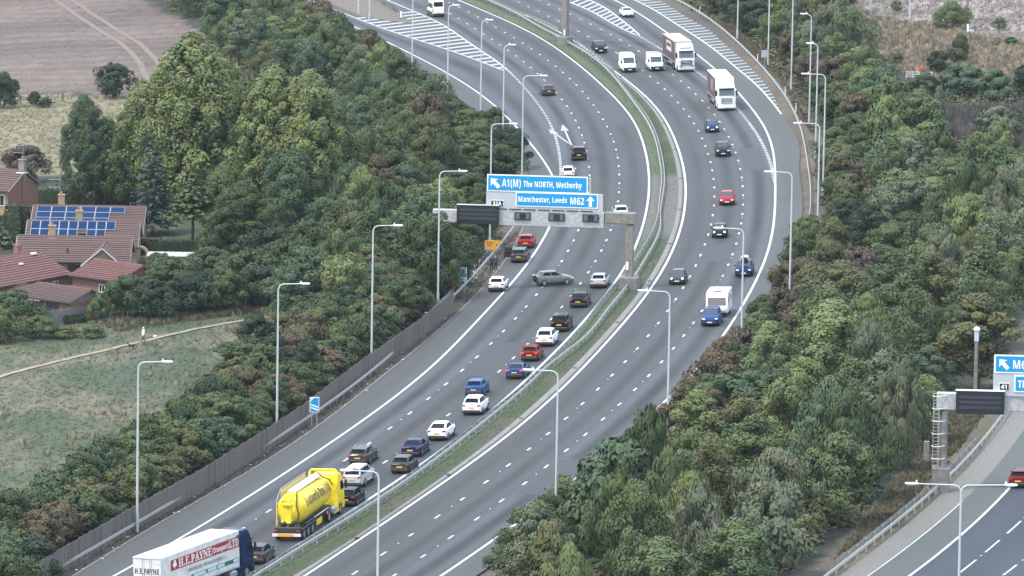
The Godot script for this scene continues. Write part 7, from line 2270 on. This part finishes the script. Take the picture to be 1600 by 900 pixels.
func person(label: String, x: float, z: float, turn: float, top: Color, legs: Color, hair: Color, stride: float, lean: float, arms: Array, hood := false, feet := Color(0.03, 0.03, 0.03)) -> void:   # arms: for left, right the elbow and wrist offsets from the shoulder
	var o := thing("person", label, "person", Transform3D(Basis(Vector3.UP, turn), at(x, z)))
	var sk := Color(0.40, 0.25, 0.18)
	var hip := Vector3(0, 0.93, 0)
	var chest := Vector3(0, 1.32, -lean)
	var neck := Vector3(0, 1.48, -lean * 1.4)
	var head := Vector3(0, 1.63, -lean * 1.7 - 0.02)
	var bones := [[hip + Vector3(0, 0.02, 0), chest - Vector3(0, 0.12, 0), 0.155, 0.15, top], [chest - Vector3(0.09, 0.06, 0), chest + Vector3(0.09, -0.06, 0), 0.13, 0.13, top], [chest + Vector3(-0.15, 0.1, 0), chest + Vector3(0.15, 0.1, 0), 0.08, 0.08, top], [neck - Vector3(0, 0.05, 0), neck + Vector3(0, 0.06, 0), 0.055, 0.05, top if hood else sk], [head + Vector3(0, 0.035, 0.02), head - Vector3(0, 0.05, 0.025), 0.092, 0.065, sk], [head - Vector3(0, 0.01, 0.08), head - Vector3(0, 0.035, 0.1), 0.014, 0.018, sk], [head + Vector3(-0.085, -0.01, 0), head + Vector3(-0.09, 0.01, 0), 0.018, 0.018, sk], [head + Vector3(0.085, -0.01, 0), head + Vector3(0.09, 0.01, 0), 0.018, 0.018, sk], [hip + Vector3(-0.07, -0.02, 0), hip + Vector3(0.07, -0.02, 0), 0.135, 0.135, legs]]
	for s in [-1.0, 1.0]:
		var k := hip + Vector3(s * 0.11, -0.46, -stride * s * 0.5 - 0.03)
		var an := Vector3(s * 0.12, 0.09, -stride * s + 0.04)
		bones.append([hip + Vector3(s * 0.1, -0.05, 0), k, 0.095, 0.065, legs])
		bones.append([k, an, 0.062, 0.045, legs])
		bones.append([an + Vector3(0, -0.035, 0.03), an + Vector3(s * 0.02, -0.05, -0.17), 0.045, 0.036, feet])
		var sh := chest + Vector3(s * 0.2, 0.1, 0)
		var A: Array = arms[0 if s < 0 else 1]
		bones.append([sh, sh + A[0], 0.06, 0.048, top])
		bones.append([sh + A[0], sh + A[1], 0.046, 0.034, top])
	var b := skin(bones, 0.026, 0.035)
	for s in [-1.0, 1.0]:
		var A: Array = arms[0 if s < 0 else 1]
		var sh := chest + Vector3(s * 0.2, 0.1, 0)
		hand(b, sh + A[1], A[1] - A[0], s, sk)
	part("body", b, o, M.body)
	var hb := skin([[head + Vector3(0, 0.065, 0.035), head + Vector3(0, -0.02, 0.06), 0.088, 0.07, hair], [head + Vector3(-0.05, 0.06, 0.03), head + Vector3(0.05, 0.06, 0.03), 0.06, 0.06, hair]] + ([[neck + Vector3(0, 0.02, 0.06), chest + Vector3(0, 0.1, 0.1), 0.08, 0.07, hair]] if hood else []), 0.022, 0.03)
	part("hood" if hood else "hair", hb, o, M.body)
	for s in [-1.0, 1.0]:
		var e := B.new()
		e.lathe(head + Vector3(s * 0.034, 0.005, -0.088), Vector3.FORWARD, [Vector2(0.013, 0.0), Vector2(0.009, 0.008), Vector2(0.001, 0.01)], 8)
		part("eye", e, o, M.black)
	var mo := B.new()
	mo.bevel(head + Vector3(0, -0.062, -0.088), Vector3(0.045, 0.012, 0.012), 0.004)
	part("mouth", mo, o, mat("lips", 0.25, 0.09, 0.08, 0.6))

func people() -> void:
	var hang := [Vector3(0.05, -0.28, 0.02), Vector3(0.06, -0.52, -0.06)]
	var hangl := [Vector3(-0.05, -0.28, 0.02), Vector3(-0.06, -0.52, -0.06)]
	var up := [Vector3(0.06, -0.24, -0.1), Vector3(-0.04, 0.0, -0.26)]
	var foldl := [Vector3(-0.1, -0.25, 0.0), Vector3(0.12, -0.26, -0.2)]
	person("person in a white hooded top and blue jeans walking the footpath", -37.94, -637.63, 1.9, Color(0.75, 0.76, 0.78), Color(0.045, 0.075, 0.15), Color(0.75, 0.76, 0.78), 0.14, 0.02, [hangl, hang], true)
	person("person in black leaning on the guardrail, left of the standing pair", -2.30, -686.88, -0.7, Color(0.012, 0.012, 0.014), Color(0.012, 0.012, 0.014), Color(0.10, 0.07, 0.05), 0.05, 0.09, [foldl, up])
	person("person in dark navy with white shoes standing on the shoulder by the guardrail", -1.84, -686.79, 2.6, Color(0.02, 0.03, 0.06), Color(0.022, 0.035, 0.075), Color(0.25, 0.17, 0.10), 0.04, 0.03, [foldl, up], false, Color(0.7, 0.7, 0.7))
	person("person in black holding something white behind the guardrail", -3.91, -688.78, 2.2, Color(0.025, 0.025, 0.028), Color(0.015, 0.015, 0.018), Color(0.05, 0.04, 0.03), 0.03, 0.04, [[Vector3(-0.06, -0.25, 0.0), Vector3(0.05, -0.2, -0.24)], up])
	person("person in dark clothes standing beside the one-bar countdown sign", -4.75, -683.12, 1.2, Color(0.02, 0.022, 0.025), Color(0.03, 0.03, 0.034), Color(0.3, 0.28, 0.26), 0.03, 0.02, [hangl, hang])
	var bag := thing("white_bundle", "white bundle lying at the feet of the people behind the guardrail", "bundle", Transform3D(Basis(), at(-4.42, -685.69)))
	extra(bag, "bundle", M.white_gloss, Vector3(0, 0.15, 0), Vector3(0.5, 0.3, 0.34), 0.1)
	# dog
	var o := thing("dog", "small black dog walking ahead of the person on the path", "dog", Transform3D(Basis(Vector3.UP, 1.25).scaled(Vector3.ONE * 0.85), at(-38.96, -633.97)))
	var c := Color(0.012, 0.012, 0.013)
	var bones := [[Vector3(0, 0.50, -0.22), Vector3(0, 0.48, 0.0), 0.125, 0.105, c], [Vector3(0, 0.48, 0.0), Vector3(0, 0.5, 0.3), 0.1, 0.095, c], [Vector3(0, 0.55, -0.28), Vector3(0, 0.74, -0.46), 0.08, 0.06, c], [Vector3(0, 0.77, -0.48), Vector3(0, 0.76, -0.55), 0.075, 0.06, c], [Vector3(0, 0.745, -0.56), Vector3(0, 0.725, -0.68), 0.04, 0.03, c], [Vector3(0, 0.55, 0.36), Vector3(0, 0.66, 0.6), 0.03, 0.015, c]]
	for s in [-1.0, 1.0]:
		bones.append([Vector3(s * 0.06, 0.83, -0.46), Vector3(s * 0.09, 0.77, -0.44), 0.02, 0.03, c])
		bones.append([Vector3(s * 0.08, 0.44, -0.24), Vector3(s * 0.08, 0.24, -0.2 - s * 0.05), 0.055, 0.034, c])
		bones.append([Vector3(s * 0.08, 0.24, -0.2 - s * 0.05), Vector3(s * 0.08, 0.03, -0.25 - s * 0.08), 0.032, 0.026, c])
		bones.append([Vector3(s * 0.08, 0.03, -0.25 - s * 0.08), Vector3(s * 0.08, 0.025, -0.3 - s * 0.08), 0.03, 0.026, c])
		bones.append([Vector3(s * 0.08, 0.45, 0.3), Vector3(s * 0.085, 0.3, 0.22 + s * 0.06), 0.075, 0.045, c])
		bones.append([Vector3(s * 0.085, 0.3, 0.22 + s * 0.06), Vector3(s * 0.08, 0.19, 0.36 + s * 0.08), 0.042, 0.03, c])
		bones.append([Vector3(s * 0.08, 0.19, 0.36 + s * 0.08), Vector3(s * 0.08, 0.03, 0.33 + s * 0.08), 0.028, 0.025, c])
		bones.append([Vector3(s * 0.08, 0.03, 0.33 + s * 0.08), Vector3(s * 0.08, 0.025, 0.27 + s * 0.08), 0.03, 0.026, c])
	part("body", skin(bones, 0.02, 0.03), o, M.body)
	var col := B.new()
	col.lathe(Vector3(0, 0.65, -0.37), Vector3(0, 0.75, -0.66).normalized(), [Vector2(0.078, -0.02), Vector2(0.084, 0.0), Vector2(0.078, 0.02)], 12)
	part("collar", col, o, M.red_paint)
